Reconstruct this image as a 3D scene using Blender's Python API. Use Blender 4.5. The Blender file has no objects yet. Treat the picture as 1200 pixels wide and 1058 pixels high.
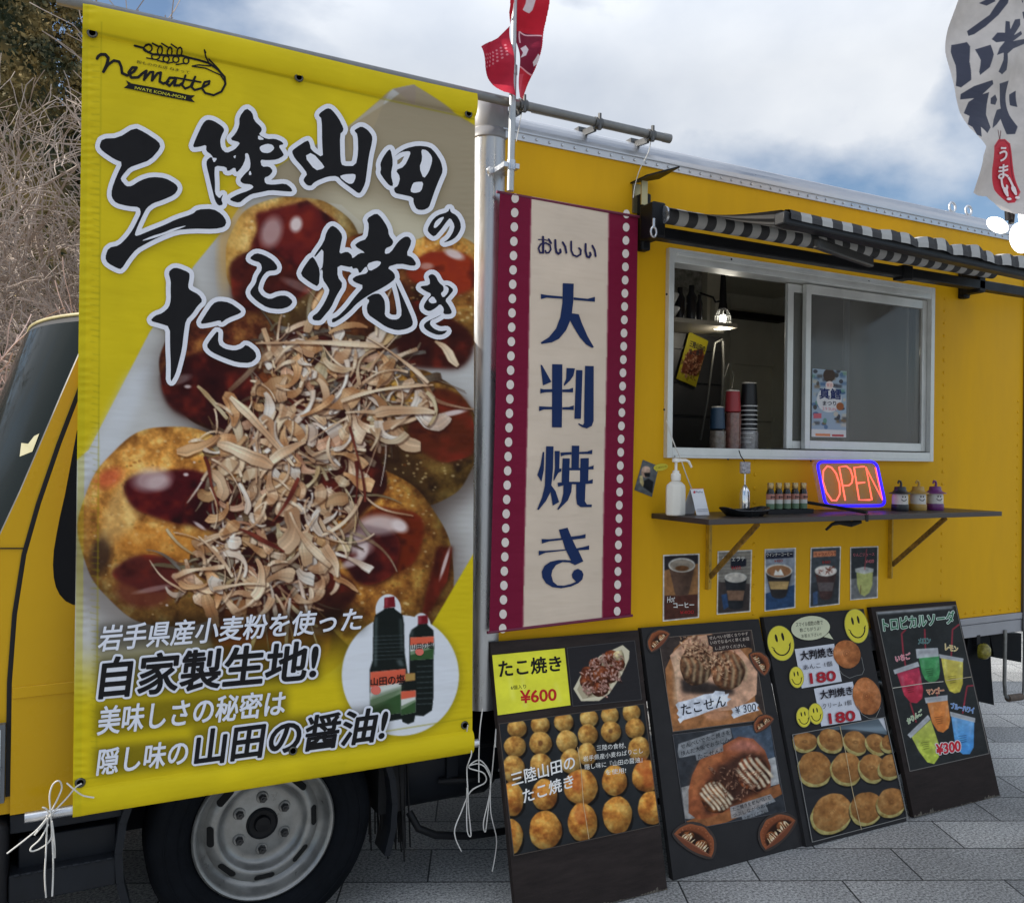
import bpy, math, random
import numpy as np
from mathutils import Vector, Matrix
random.seed(7)
S = bpy.context.scene
COL = S.collection
# ------------------------------------------------------------------ camera
FPX, CX, CY = 1006.0, 600.0, 529.0          # focal length in photo pixels, photo centre
CAMLOC = Vector((0.0, -2.6, 1.47))
ROT = (Matrix.Rotation(math.radians(-27.2), 4, 'Z') @ Matrix.Rotation(math.radians(90.34), 4, 'X')
       @ Matrix.Rotation(0.0137, 4, 'Z'))
cd = bpy.data.cameras.new('camera')
cam = bpy.data.objects.new('camera', cd); COL.objects.link(cam)
cam.matrix_world = Matrix.Translation(CAMLOC) @ ROT
cd.sensor_width = 36.0; cd.sensor_fit = 'HORIZONTAL'; cd.lens = 36.0*FPX/1200.0
cd.clip_start = 0.02; cd.clip_end = 3000
S.camera = cam
# ------------------------------------------------------------------ world, sun, exposure
SUN_TO = Vector((-0.80, 0.36, 0.46)).normalized()
w = bpy.data.worlds.new('World'); S.world = w; w.use_nodes = True
nt = w.node_tree; nt.nodes.clear()
def N(t, **k):
    n = nt.nodes.new(t)
    for a, b in k.items(): setattr(n, a, b)
    return n
L = nt.links.new
out = N('ShaderNodeOutputWorld'); bg = N('ShaderNodeBackground'); bg.inputs['Strength'].default_value = 0.10
sky = N('ShaderNodeTexSky', sky_type='NISHITA'); sky.sun_disc = False
sky.sun_elevation = math.asin(SUN_TO.z); sky.sun_rotation = math.atan2(SUN_TO.x, SUN_TO.y)
sky.air_density = 1.0; sky.dust_density = 0.6; sky.ozone_density = 2.0
tc = N('ShaderNodeTexCoord'); sep = N('ShaderNodeSeparateXYZ'); L(tc.outputs['Generated'], sep.inputs[0])
mp = N('ShaderNodeMapping'); L(tc.outputs['Generated'], mp.inputs['Vector'])
mp.inputs['Location'].default_value = (12.35, 2.53, 0.04); mp.inputs['Scale'].default_value = (1.0, 1.0, 1.5)
n1 = N('ShaderNodeTexNoise'); L(mp.outputs[0], n1.inputs['Vector'])
n1.inputs['Scale'].default_value = 2.3; n1.inputs['Detail'].default_value = 8; n1.inputs['Roughness'].default_value = 0.5
n1.inputs['Distortion'].default_value = 0.25
r1 = N('ShaderNodeValToRGB'); L(n1.outputs['Fac'], r1.inputs[0])
r1.color_ramp.elements[0].position = 0.42; r1.color_ramp.elements[0].color = (0, 0, 0, 1)
r1.color_ramp.elements[1].position = 0.54; r1.color_ramp.elements[1].color = (1, 1, 1, 1)
n2 = N('ShaderNodeTexNoise'); L(mp.outputs[0], n2.inputs['Vector'])
n2.inputs['Scale'].default_value = 3.4; n2.inputs['Detail'].default_value = 6
r2 = N('ShaderNodeValToRGB'); L(n2.outputs['Fac'], r2.inputs[0])
r2.color_ramp.elements[0].position = 0.33; r2.color_ramp.elements[0].color = (4.3, 4.75, 5.5, 1)
r2.color_ramp.elements[1].position = 0.68; r2.color_ramp.elements[1].color = (6.5, 6.75, 7.1, 1)
mixc = N('ShaderNodeMix', data_type='RGBA')
L(r1.outputs[0], mixc.inputs['Factor'])
L(sky.outputs[0], mixc.inputs['A'])
gy = N('ShaderNodeMapRange'); L(sep.outputs['Y'], gy.inputs[0])      # clouds behind the camera made brighter, added light for the truck side
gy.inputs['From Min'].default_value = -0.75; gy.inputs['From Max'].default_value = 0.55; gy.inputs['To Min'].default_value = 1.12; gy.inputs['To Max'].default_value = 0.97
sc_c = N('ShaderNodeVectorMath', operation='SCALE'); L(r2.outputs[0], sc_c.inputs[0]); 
gz = N('ShaderNodeMapRange'); L(sep.outputs['Z'], gz.inputs[0])      # clouds overhead made brighter too, added light for the paving
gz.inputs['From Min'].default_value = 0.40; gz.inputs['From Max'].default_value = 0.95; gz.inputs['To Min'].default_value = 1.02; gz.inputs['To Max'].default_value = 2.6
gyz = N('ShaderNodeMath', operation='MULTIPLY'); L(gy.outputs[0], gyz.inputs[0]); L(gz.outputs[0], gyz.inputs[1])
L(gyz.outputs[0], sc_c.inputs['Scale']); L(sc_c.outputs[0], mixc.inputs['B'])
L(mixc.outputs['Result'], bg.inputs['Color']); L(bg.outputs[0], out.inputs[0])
sd = bpy.data.lights.new('sun', 'SUN'); sd.energy = 4.8; sd.angle = math.radians(0.5); sd.color = (1.0, 0.93, 0.82)
so = bpy.data.objects.new('sun', sd); COL.objects.link(so)
so.rotation_euler = SUN_TO.to_track_quat('Z', 'Y').to_euler(); so.location = (-6, 6, 9)
S.view_settings.view_transform = 'Standard'; S.view_settings.look = 'None'
S.view_settings.exposure = 0.45; S.view_settings.gamma = 1.0
S.cycles.max_bounces = 8; S.cycles.transparent_max_bounces = 16
# ------------------------------------------------------------------ measuring helpers
R3 = ROT.to_3x3()
def ray(px, py): return R3 @ Vector(((px-CX)/FPX, -(py-CY)/FPX, -1.0))
def onplane(px, py, p, n):
    d = ray(px, py); return CAMLOC + d*((p-CAMLOC).dot(n)/d.dot(n))
def W(px, py, Y=0.0): return onplane(px, py, Vector((0, Y, 0)), Vector((0, 1, 0)))
def G(px, py, z=0.0): return onplane(px, py, Vector((0, 0, z)), Vector((0, 0, 1)))
def cr(x0, y0, s): return lambda pts: [(x0+a/s, y0+b/s) for a, b in pts]
class Plane:
    """a flat sheet in the scene: turns photo measurements into points on it"""
    def __init__(s, p, n, disp=None):
        s.p = Vector(p); s.n = Vector(n).normalized(); s.disp = disp
        if (CAMLOC-s.p).dot(s.n) < 0: s.n = -s.n
    def __call__(s, px, py, lift=0.0):
        q = onplane(px, py, s.p, s.n)
        if s.disp: lift = lift + s.disp(px, py)
        return q + s.n*lift
# ------------------------------------------------------------------ materials
def lin(c):
    return tuple(((x/12.92) if x <= 0.04045 else ((x+0.055)/1.055)**2.4) for x in (v/255.0 for v in c))
MC = {}
def mat(name, c, rough=0.6, metal=0.0, var=0.12, vs=6.0, bump=0.0, bs=60.0, emit=None, es=0.0, alpha=1.0, spec=0.5, trans=0.0, coat=0.0, stretch=None, coord='Object'):
    """c: linear base colour; var: noise variation of it"""
    if name in MC: return MC[name]
    m = bpy.data.materials.new(name); m.use_nodes = True; MC[name] = m
    t = m.node_tree; b = t.nodes['Principled BSDF']
    b.inputs['Roughness'].default_value = rough; b.inputs['Metallic'].default_value = metal
    b.inputs['Specular IOR Level'].default_value = spec; b.inputs['Alpha'].default_value = alpha
    b.inputs['Transmission Weight'].default_value = trans; b.inputs['Coat Weight'].default_value = coat
    b.inputs['Coat Roughness'].default_value = 0.12
    c = tuple(c)+(1,)
    tcn = t.nodes.new('ShaderNodeTexCoord'); vec = tcn.outputs[coord]
    if stretch:
        mpn = t.nodes.new('ShaderNodeMapping'); mpn.inputs['Scale'].default_value = stretch
        t.links.new(vec, mpn.inputs['Vector']); vec = mpn.outputs[0]
    if var > 0:
        no = t.nodes.new('ShaderNodeTexNoise'); no.inputs['Scale'].default_value = vs; no.inputs['Detail'].default_value = 6
        no.inputs['Roughness'].default_value = 0.65
        t.links.new(vec, no.inputs['Vector'])
        rp = t.nodes.new('ShaderNodeValToRGB'); t.links.new(no.outputs['Fac'], rp.inputs[0])
        rp.color_ramp.elements[0].position = 0.28; rp.color_ramp.elements[1].position = 0.74
        rp.color_ramp.elements[0].color = tuple(x*(1-var) for x in c[:3])+(1,)
        rp.color_ramp.elements[1].color = tuple(min(1, x*(1+var)) for x in c[:3])+(1,)
        t.links.new(rp.outputs[0], b.inputs['Base Color'])
        mr = t.nodes.new('ShaderNodeMapRange'); t.links.new(no.outputs['Fac'], mr.inputs[0])
        mr.inputs['From Min'].default_value = 0.3; mr.inputs['From Max'].default_value = 0.7
        mr.inputs['To Min'].default_value = max(0.03, rough-0.12); mr.inputs['To Max'].default_value = min(1, rough+0.12)
        t.links.new(mr.outputs[0], b.inputs['Roughness'])
    else: b.inputs['Base Color'].default_value = c
    if bump > 0:
        nb = t.nodes.new('ShaderNodeTexNoise'); nb.inputs['Scale'].default_value = bs; nb.inputs['Detail'].default_value = 4
        t.links.new(vec, nb.inputs['Vector'])
        bn = t.nodes.new('ShaderNodeBump'); bn.inputs['Strength'].default_value = bump; bn.inputs['Distance'].default_value = 0.01
        t.links.new(nb.outputs['Fac'], bn.inputs['Height']); t.links.new(bn.outputs[0], b.inputs['Normal'])
    if emit:
        b.inputs['Emission Color'].default_value = tuple(emit)+(1,); b.inputs['Emission Strength'].default_value = es
    return m
def ink(c, gain=1.0):
    """printing ink of one colour; c as sRGB bytes"""
    l = tuple(min(0.9, v*gain) for v in lin(c))
    return mat('ink_%d_%d_%d' % c, l, 0.62, var=0.05, vs=30, spec=0.16)
def print_mat():
    if 'printed_picture' in MC: return MC['printed_picture']
    m = bpy.data.materials.new('printed_picture'); m.use_nodes = True; MC['printed_picture'] = m
    t = m.node_tree; b = t.nodes['Principled BSDF']
    a = t.nodes.new('ShaderNodeAttribute'); a.attribute_name = 'print'
    t.links.new(a.outputs['Color'], b.inputs['Base Color'])
    no = t.nodes.new('ShaderNodeTexNoise'); no.inputs['Scale'].default_value = 9.0
    mr = t.nodes.new('ShaderNodeMapRange'); mr.inputs['To Min'].default_value = 0.42; mr.inputs['To Max'].default_value = 0.65
    t.links.new(no.outputs['Fac'], mr.inputs[0]); t.links.new(mr.outputs[0], b.inputs['Roughness'])
    b.inputs['Specular IOR Level'].default_value = 0.10
    tcn = t.nodes.new('ShaderNodeTexCoord'); mpn = t.nodes.new('ShaderNodeMapping'); mpn.inputs['Scale'].default_value = (1.2, 1.0, 5.0); t.links.new(tcn.outputs['Object'], mpn.inputs['Vector'])
    nb = t.nodes.new('ShaderNodeTexNoise'); nb.inputs['Scale'].default_value = 2.2; nb.inputs['Detail'].default_value = 3; t.links.new(mpn.outputs[0], nb.inputs['Vector'])
    bn = t.nodes.new('ShaderNodeBump'); bn.inputs['Strength'].default_value = 0.35; bn.inputs['Distance'].default_value = 0.03
    t.links.new(nb.outputs['Fac'], bn.inputs['Height']); t.links.new(bn.outputs[0], b.inputs['Normal'])
    return m
# ------------------------------------------------------------------ mesh building
OFF = {}
def thing(name, label, cat, loc=(0, 0, 0), group=None):
    o = bpy.data.objects.new(name, None); COL.objects.link(o); o.location = loc; o.empty_display_size = 0.1
    OFF[o.name] = Vector(loc); tag(o, label, cat, group); return o
def tag(o, label=None, cat=None, group=None, kind=None):
    if label: o['label'] = label
    if cat: o['category'] = cat
    if group: o['group'] = group
    if kind: o['kind'] = kind
    return o
def link(name, me, parent=None, origin=None):
    o = bpy.data.objects.new(name, me); COL.objects.link(o)
    n = len(me.vertices); co = np.empty(n*3, np.float32); me.vertices.foreach_get('co', co); co = co.reshape(-1, 3)
    if parent is not None:
        off = OFF[parent.name]; o.parent = parent
    else:
        off = Vector(origin) if origin is not None else Vector(((co[:, 0].min()+co[:, 0].max())/2, (co[:, 1].min()+co[:, 1].max())/2, co[:, 2].min()))
        o.location = off
    co -= np.array(off, np.float32); me.vertices.foreach_set('co', co.ravel()); me.update()
    OFF[o.name] = off
    return o
class MB:
    def __init__(s): s.v = []; s.f = []; s.m = []
    def add(s, vs, fs, mi=0):
        k = len(s.v); s.v += [tuple(v) for v in vs]; s.f += [tuple(k+i for i in f) for f in fs]; s.m += [mi]*len(fs); return s
    def quad(s, a, b, c, d, mi=0): return s.add([a, b, c, d], [(0, 1, 2, 3)], mi)
    def ngon(s, pts, mi=0): return s.add(pts, [tuple(range(len(pts)))], mi)
    def box(s, x0, y0, z0, x1, y1, z1, mi=0):
        v = [(x, y, z) for z in (z0, z1) for y in (y0, y1) for x in (x0, x1)]
        return s.add(v, [(0, 2, 3, 1), (4, 5, 7, 6), (0, 1, 5, 4), (2, 6, 7, 3), (0, 4, 6, 2), (1, 3, 7, 5)], mi)
    def prism(s, pts, off, mi=0, ms=None):
        n = len(pts); off = Vector(off); p = [Vector(q) for q in pts]
        s.add(p, [tuple(range(n))], mi); s.add([q+off for q in p], [tuple(range(n-1, -1, -1))], mi if ms is None else ms)
        for i in range(n):
            j = (i+1) % n; s.quad(p[i], p[i]+off, p[j]+off, p[j], mi if ms is None else ms)
        return s
    def beam(s, a, b, wid, hei, up=(0, 0, 1), mi=0):
        a = Vector(a); b = Vector(b); d = (b-a).normalized(); u = Vector(up); r = d.cross(u).normalized()*wid/2; u = r.cross(d).normalized()*hei/2
        v = [a-r-u, a+r-u, a+r+u, a-r+u, b-r-u, b+r-u, b+r+u, b-r+u]
        return s.add(v, [(3, 2, 1, 0), (4, 5, 6, 7), (0, 1, 5, 4), (1, 2, 6, 5), (2, 3, 7, 6), (3, 0, 4, 7)], mi)
    def tube(s, path, r, n=8, mi=0, caps=True):
        P = [Vector(p) for p in path]; k = len(P); rr = r if isinstance(r, (list, tuple)) else [r]*k
        vs = []; prev = None
        for i in range(k):
            t = (P[min(i+1, k-1)]-P[max(i-1, 0)])
            t = t.normalized() if t.length > 1e-9 else Vector((0, 0, 1))
            if prev is None:
                a = Vector((0, 0, 1)) if abs(t.z) < 0.9 else Vector((1, 0, 0)); u = t.cross(a).normalized()
            else:
                u = prev - t*prev.dot(t); u = u.normalized() if u.length > 1e-6 else t.orthogonal().normalized()
            prev = u; v = t.cross(u)
            for j in range(n):
                an = 2*math.pi*j/n; vs.append(P[i]+(u*math.cos(an)+v*math.sin(an))*rr[i])
        fs = [(i*n+j, i*n+(j+1) % n, (i+1)*n+(j+1) % n, (i+1)*n+j) for i in range(k-1) for j in range(n)]
        if caps: fs += [tuple(range(n-1, -1, -1)), tuple((k-1)*n+j for j in range(n))]
        return s.add(vs, fs, mi)
    def lathe(s, prof, c, axis=(0, 0, 1), n=24, mi=0, sx=1.0, sy=1.0, closed=False, caps=True):
        ax = Vector(axis).normalized(); u = ax.orthogonal().normalized()
        if abs(ax.z) > 0.99: u = Vector((1, 0, 0))
        v = ax.cross(u); c = Vector(c); k = len(prof); vs = []
        for r, h in prof:
            for j in range(n):
                an = 2*math.pi*j/n; vs.append(c+ax*h+u*(r*sx*math.cos(an))+v*(r*sy*math.sin(an)))
        fs = []
        for i in range(k-1 if not closed else k):
            i2 = (i+1) % k
            for j in range(n): fs.append((i*n+j, i*n+(j+1) % n, i2*n+(j+1) % n, i2*n+j))
        if not closed and caps:
            if prof[0][0] > 1e-6: fs.append(tuple(range(n-1, -1, -1)))
            if prof[-1][0] > 1e-6: fs.append(tuple((k-1)*n+j for j in range(n)))
        return s.add(vs, fs, mi)
    def ell(s, c, rx, ry, rz, nu=14, nv=8, mi=0, rot=None):
        c = Vector(c); vs = []
        for i in range(nv+1):
            th = math.pi*i/nv
            for j in range(nu):
                p = Vector((rx*math.sin(th)*math.cos(2*math.pi*j/nu), ry*math.sin(th)*math.sin(2*math.pi*j/nu), rz*math.cos(th)))
                vs.append(c+((rot @ p) if rot else p))
        fs = [(i*nu+j, (i+1)*nu+j, (i+1)*nu+(j+1) % nu, i*nu+(j+1) % nu) for i in range(nv) for j in range(nu)]
        return s.add(vs, fs, mi)
    def build(s, name, mats, parent=None, smooth=35, origin=None, bevel=0.0):
        used = sorted({i for f in s.f for i in f})
        if len(used) < len(s.v):
            ix = {u: k for k, u in enumerate(used)}; s.v = [s.v[u] for u in used]; s.f = [tuple(ix[i] for i in f) for f in s.f]
        me = bpy.data.meshes.new(name); me.from_pydata(s.v, [], s.f)
        for m in (mats if isinstance(mats, (list, tuple)) else [mats]): me.materials.append(m)
        me.polygons.foreach_set('material_index', s.m)
        if smooth:
            me.polygons.foreach_set('use_smooth', [True]*len(s.f)); me.set_sharp_from_angle(angle=math.radians(smooth))
        me.update(); o = link(name, me, parent, origin)
        if bevel:
            md = o.modifiers.new('edge', 'BEVEL'); md.width = bevel; md.segments = 2; md.limit_method = 'ANGLE'
        return o
# ------------------------------------------------------------------ lettering
TXC = {}
def glyphs(s, bold=0.0, shear=0.0):
    key = (s, bold, shear)
    if key in TXC: return TXC[key]
    c = bpy.data.curves.new('t', 'FONT'); c.body = s; c.size = 1.0; c.offset = bold; c.resolution_u = 4; c.fill_mode = 'FRONT'; c.shear = shear
    o = bpy.data.objects.new('t', c); COL.objects.link(o)
    dg = bpy.context.evaluated_depsgraph_get(); dg.update()
    me = bpy.data.meshes.new_from_object(o.evaluated_get(dg))
    vs = [(v.co.x, v.co.y) for v in me.vertices]; fs = [tuple(p.vertices) for p in me.polygons]
    bpy.data.objects.remove(o); bpy.data.curves.remove(c); bpy.data.meshes.remove(me)
    x0 = min(v[0] for v in vs); x1 = max(v[0] for v in vs); y0 = min(v[1] for v in vs); y1 = max(v[1] for v in vs)
    vs = [((x-x0)/(x1-x0), (y1-y)/(y1-y0)) for x, y in vs]
    TXC[key] = (vs, fs); return TXC[key]
def qmap(q, s, t):
    a, b, c, d = q
    return ((a[0]*(1-s)+b[0]*s)*(1-t)+(d[0]*(1-s)+c[0]*s)*t, (a[1]*(1-s)+b[1]*s)*(1-t)+(d[1]*(1-s)+c[1]*s)*t)
def rimof(vs, fs):
    ct = {}
    for f in fs:
        for i in range(len(f)):
            a, b = f[i], f[(i+1) % len(f)]; k = (min(a, b), max(a, b)); ct[k] = ct.get(k, 0)+1
    return [k for k, n in ct.items() if n == 1]
class Letters:
    """flat lettering on a Plane; every colour is its own ink"""
    def __init__(s, plane, base=0.0012, step=0.0004): s.pl = plane; s.mb = MB(); s.cols = []; s.base = base; s.step = step; s.lv = 0
    def mi(s, c):
        if c not in s.cols: s.cols.append(c)
        return s.cols.index(c)
    def up(s): s.lv += 1; return s
    def lift(s): return s.base+s.step*s.lv
    def poly(s, pts, c): 
        z = s.lift(); s.mb.ngon([s.pl(x, y, z) for x, y in pts], s.mi(c))
    def tris(s, vs, fs, c):
        z = s.lift(); s.mb.add([s.pl(x, y, z) for x, y in vs], fs, s.mi(c))
    def stroke(s, segs, wd, c, disks=True, nd=10):
        """thick line round the given segments"""
        z = s.lift(); m = s.mi(c); seen = set(); k = 0
        for (a, b) in segs:
            k += 1; zz = z+(k % 37)*0.000009
            dx, dy = b[0]-a[0], b[1]-a[1]; l = math.hypot(dx, dy)
            if l > 1e-6:
                nx, ny = -dy/l*wd, dx/l*wd
                s.mb.quad(s.pl(a[0]+nx, a[1]+ny, zz), s.pl(b[0]+nx, b[1]+ny, zz), s.pl(b[0]-nx, b[1]-ny, zz), s.pl(a[0]-nx, a[1]-ny, zz), m)
            for q in (a, b):
                kq = (round(q[0], 3), round(q[1], 3))
                if disks and kq not in seen:
                    seen.add(kq); k += 1; zz2 = z+(k % 37)*0.000009
                    s.mb.ngon([s.pl(q[0]+wd*math.cos(i*6.2832/nd), q[1]+wd*math.sin(i*6.2832/nd), zz2) for i in range(nd)], m)
    def line(s, pts, wd, c): s.stroke([(pts[i], pts[i+1]) for i in range(len(pts)-1)], wd/2, c)
    def outline(s, pts, wd, c): s.stroke([(pts[i], pts[(i+1) % len(pts)]) for i in range(len(pts))], wd, c)
    def text(s, t, q, c, bold=0.0, rim=None, rimw=0.0, shear=0.0):
        vs, fs = glyphs(t, 0.0, shear); vs = [qmap(q, x, y) for x, y in vs]
        segs = [(vs[a], vs[b]) for a, b in rimof(vs, fs)]
        hh = (math.hypot(q[3][0]-q[0][0], q[3][1]-q[0][1])+math.hypot(q[2][0]-q[1][0], q[2][1]-q[1][1]))/2
        bw = bold*hh*0.85
        if rim:
            s.stroke(segs, rimw+bw, rim); s.up(); s.tris(vs, fs, rim); s.up()
        if bw > 0.12: s.stroke(segs, bw, c, nd=6); s.base += 0.00036; s.tris(vs, fs, c); s.base -= 0.00036
        else: s.tris(vs, fs, c)
    def build(s, name, parent, gain=1.0): return s.mb.build(name, [ink(c, gain) for c in s.cols], parent, smooth=0)
# ------------------------------------------------------------------ printed pictures (colour per vertex of a fine sheet)
def vnoise(h, w_, cell, rng):
    gh, gw = int(h/cell)+3, int(w_/cell)+3; g = rng.random((gh, gw))
    y = np.arange(h)/cell; x = np.arange(w_)/cell; yi = y.astype(int); xi = x.astype(int)
    fy = y-yi; fx = x-xi; fy = (fy*fy*(3-2*fy))[:, None]; fx = (fx*fx*(3-2*fx))[None]
    a = g[yi][:, xi]; b = g[yi][:, xi+1]; c = g[yi+1][:, xi]; d = g[yi+1][:, xi+1]
    return (a*(1-fx)+b*fx)*(1-fy)+(c*(1-fx)+d*fx)*fy
def fbm(h, w_, cell, rng, octv=4):
    o = np.zeros((h, w_)); am = 1.0; t = 0
    for _ in range(octv):
        o += am*vnoise(h, w_, max(cell, 1.01), rng); t += am; am *= 0.55; cell /= 2
    return o/t
def boxblur(a, r):
    r = int(r)
    if r < 1: return a
    for _ in range(2):
        for ax in (0, 1):
            p = np.concatenate([np.repeat(np.take(a, [0], ax), r+1, ax), a, np.repeat(np.take(a, [-1], ax), r, ax)], ax)
            c = np.cumsum(p, ax)
            a = (np.take(c, range(2*r+1, c.shape[ax]), ax)-np.take(c, range(0, c.shape[ax]-2*r-1), ax))/(2*r+1)
    return a
class Cv:
    def __init__(s, x0, y0, x1, y1, sc, col=(128, 128, 128), seed=1):
        s.x0, s.y0, s.sc = x0, y0, sc; s.w = int((x1-x0)*sc)+1; s.h = int((y1-y0)*sc)+1
        s.a = np.empty((s.h, s.w, 3)); s.a[:] = np.array(col)/255.0; s.rng = np.random.default_rng(seed)
    def bb(s, xa, ya, xb, yb):
        ia = max(0, int((xa-s.x0)*s.sc)-1); ib = min(s.w, int((xb-s.x0)*s.sc)+3)
        ja = max(0, int((ya-s.y0)*s.sc)-1); jb = min(s.h, int((yb-s.y0)*s.sc)+3)
        return ia, ib, ja, jb
    def mask(s, pts):
        xs = [p[0] for p in pts]; ys = [p[1] for p in pts]
        ia, ib, ja, jb = s.bb(min(xs), min(ys), max(xs), max(ys))
        if ib <= ia or jb <= ja: return None
        SS = 3
        X = (np.arange(ia*SS, ib*SS)/SS+0.5/SS-0.5)/s.sc+s.x0; Y = (np.arange(ja*SS, jb*SS)/SS+0.5/SS-0.5)/s.sc+s.y0
        ins = np.zeros((len(Y), len(X)), bool); n = len(pts)
        for i in range(n):
            x1, y1 = pts[i]; x2, y2 = pts[(i+1) % n]
            if y1 == y2: continue
            c = (Y > y1) != (Y > y2)
            xc = (x2-x1)*(Y-y1)/(y2-y1)+x1
            ins ^= c[:, None] & (X[None] < xc[:, None])
        m = ins.reshape(jb-ja, SS, ib-ia, SS).mean((1, 3))
        return m, ia, ib, ja, jb
    def blend(s, m, ia, ib, ja, jb, col, al=1.0):
        c = np.asarray(col, float)
        if c.ndim == 1: c = c/255.0
        s.a[ja:jb, ia:ib] = s.a[ja:jb, ia:ib]*(1-(m*al)[..., None])+c*(m*al)[..., None]
    def poly(s, pts, col, al=1.0, soft=0):
        r = s.mask(pts)
        if r is None: return
        if soft:
            k = int(soft*s.sc)+1; M = np.zeros((s.h, s.w)); M[r[3]:r[4], r[1]:r[2]] = r[0]
            M = boxblur(M, k); s.blend(M, 0, s.w, 0, s.h, col, al)
        else: s.blend(*r, col, al)
    def grid(s, ia, ib, ja, jb):
        return np.meshgrid(np.arange(ia, ib)/s.sc+s.x0, np.arange(ja, jb)/s.sc+s.y0)
    def ellm(s, cx, cy, rx, ry, rot=0.0, soft=1.0, lump=0.0):
        R = max(rx, ry)*1.05+soft; ia, ib, ja, jb = s.bb(cx-R, cy-R, cx+R, cy+R)
        if ib <= ia or jb <= ja: return None
        X, Y = s.grid(ia, ib, ja, jb); c, sn = math.cos(rot), math.sin(rot)
        u = ((X-cx)*c+(Y-cy)*sn)/rx; v = (-(X-cx)*sn+(Y-cy)*c)/ry
        r = np.sqrt(u*u+v*v)
        if lump: th = np.arctan2(v, u); r = r*(1+lump*np.sin(3*th+cx)+lump*.7*np.sin(5*th+cy)+lump*.4*np.sin(11*th+cx*2))
        m = np.clip((1-r)*min(rx, ry)/soft*s.sc+0.5, 0, 1)
        return m, u, v, ia, ib, ja, jb
    def ell(s, cx, cy, rx, ry, col, rot=0.0, al=1.0, soft=1.0):
        r = s.ellm(cx, cy, rx, ry, rot, soft)
        if r: s.blend(r[0], *r[3:], col, al)
    def ball(s, cx, cy, rx, ry, light, mid, dark, rot=0.0, cell=12, amb=0.55, clip=None, flat=0.0, con=1.0):
        r = s.ellm(cx, cy, rx, ry, rot, 1.3, .018)
        if not r: return
        m, u, v, ia, ib, ja, jb = r
        n = np.clip((fbm(jb-ja, ib-ia, cell*s.sc, s.rng)-0.5)*1.45*con+0.5, 0, 1)
        nz = np.sqrt(np.clip(1-u*u-v*v, 0, 1))
        lam = np.clip(-0.35*u-0.55*v+0.75*nz, 0, 1)
        sh = amb+(1.12-amb)*lam; sh = sh*(1-flat)+flat
        fine = fbm(jb-ja, ib-ia, 3*s.sc, s.rng, 2)
        k = n[..., None]; A, B, C = (np.array(c)/255. for c in (dark, mid, light))
        c = np.where(k < 0.5, A+(B-A)*k*2, B+(C-B)*(k*2-1))*sh[..., None]*(0.86+0.28*fine[..., None])
        if clip is not None:
            X, Y = s.grid(ia, ib, ja, jb); m = m*clip(X, Y)
        s.blend(m, ia, ib, ja, jb, np.clip(c, 0, 1))
    def curl(s, x, y, ang, ln, wd, curv, c0, c1, shadow=0.35):
        """a thin curled shaving"""
        n = max(6, min(16, int(ln/3.5))); pts = []; wob = random.gauss(0, .5); wp = random.random()*6
        for i in range(n+1):
            pts.append((x, y, ang)); x += math.cos(ang)*ln/n; y += math.sin(ang)*ln/n; ang += (curv+wob*math.sin(wp+i*6/n))/n
        ph = random.random()*6; fr = random.uniform(.8, 2.6)/n; L1, R1, E1, E2 = [], [], [], []; tip = random.uniform(.45, .95)
        for i, (a, b, t) in enumerate(pts):
            e = min(1, tip+i*2.5/n, tip+(n-i)*2.5/n)
            ww = wd*e*(0.62+0.38*math.cos(ph+i*fr*2)); sx, cx = math.sin(t), math.cos(t)
            j1 = 1+.16*math.sin(wp*3+i*7/n)+.06*math.sin(wp*7+i*23/n); j2 = 1+.16*math.sin(wp*5+i*8/n)+.06*math.sin(wp+i*19/n)
            L1.append((a-sx*ww*j1, b+cx*ww*j1)); R1.append((a+sx*ww*j2, b-cx*ww*j2)); E1.append((a-sx*(ww*j1+.45), b+cx*(ww*j1+.45))); E2.append((a+sx*(ww*j2+.45), b-cx*(ww*j2+.45)))
        if shadow:
            s.poly([(p[0]+1.4, p[1]+2.4) for p in E1]+[(p[0]+1.4, p[1]+2.4) for p in E2[::-1]], (45, 18, 10), shadow)
            if wd > 2: s.poly(E1+E2[::-1], tuple(v*.66 for v in c1), .55)
        s.poly(L1+R1[::-1], tuple((c0[j]+c1[j])/2 for j in range(3)), .95)
        m = lambda u, i_: (L1[i_][0]*(1-u)+R1[i_][0]*u, L1[i_][1]*(1-u)+R1[i_][1]*u)
        us = [random.random()*.85 for _ in range(3)]; ks = [random.choice((.80, .88, 1.08, 1.13)) for _ in range(3)]
        for i in range(n):
            k = 0.5+0.5*math.sin(ph*2+i*fr*4); c = tuple(c0[j]+(c1[j]-c0[j])*k for j in range(3))
            s.poly([L1[i], L1[i+1], R1[i+1], R1[i]], c, .75)
            if wd > 2.5:
                for u, kk in zip(us, ks): s.poly([m(u, i), m(u, i+1), m(u+.13, i+1), m(u+.13, i)], tuple(min(255, v*kk) for v in c), .7)
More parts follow.
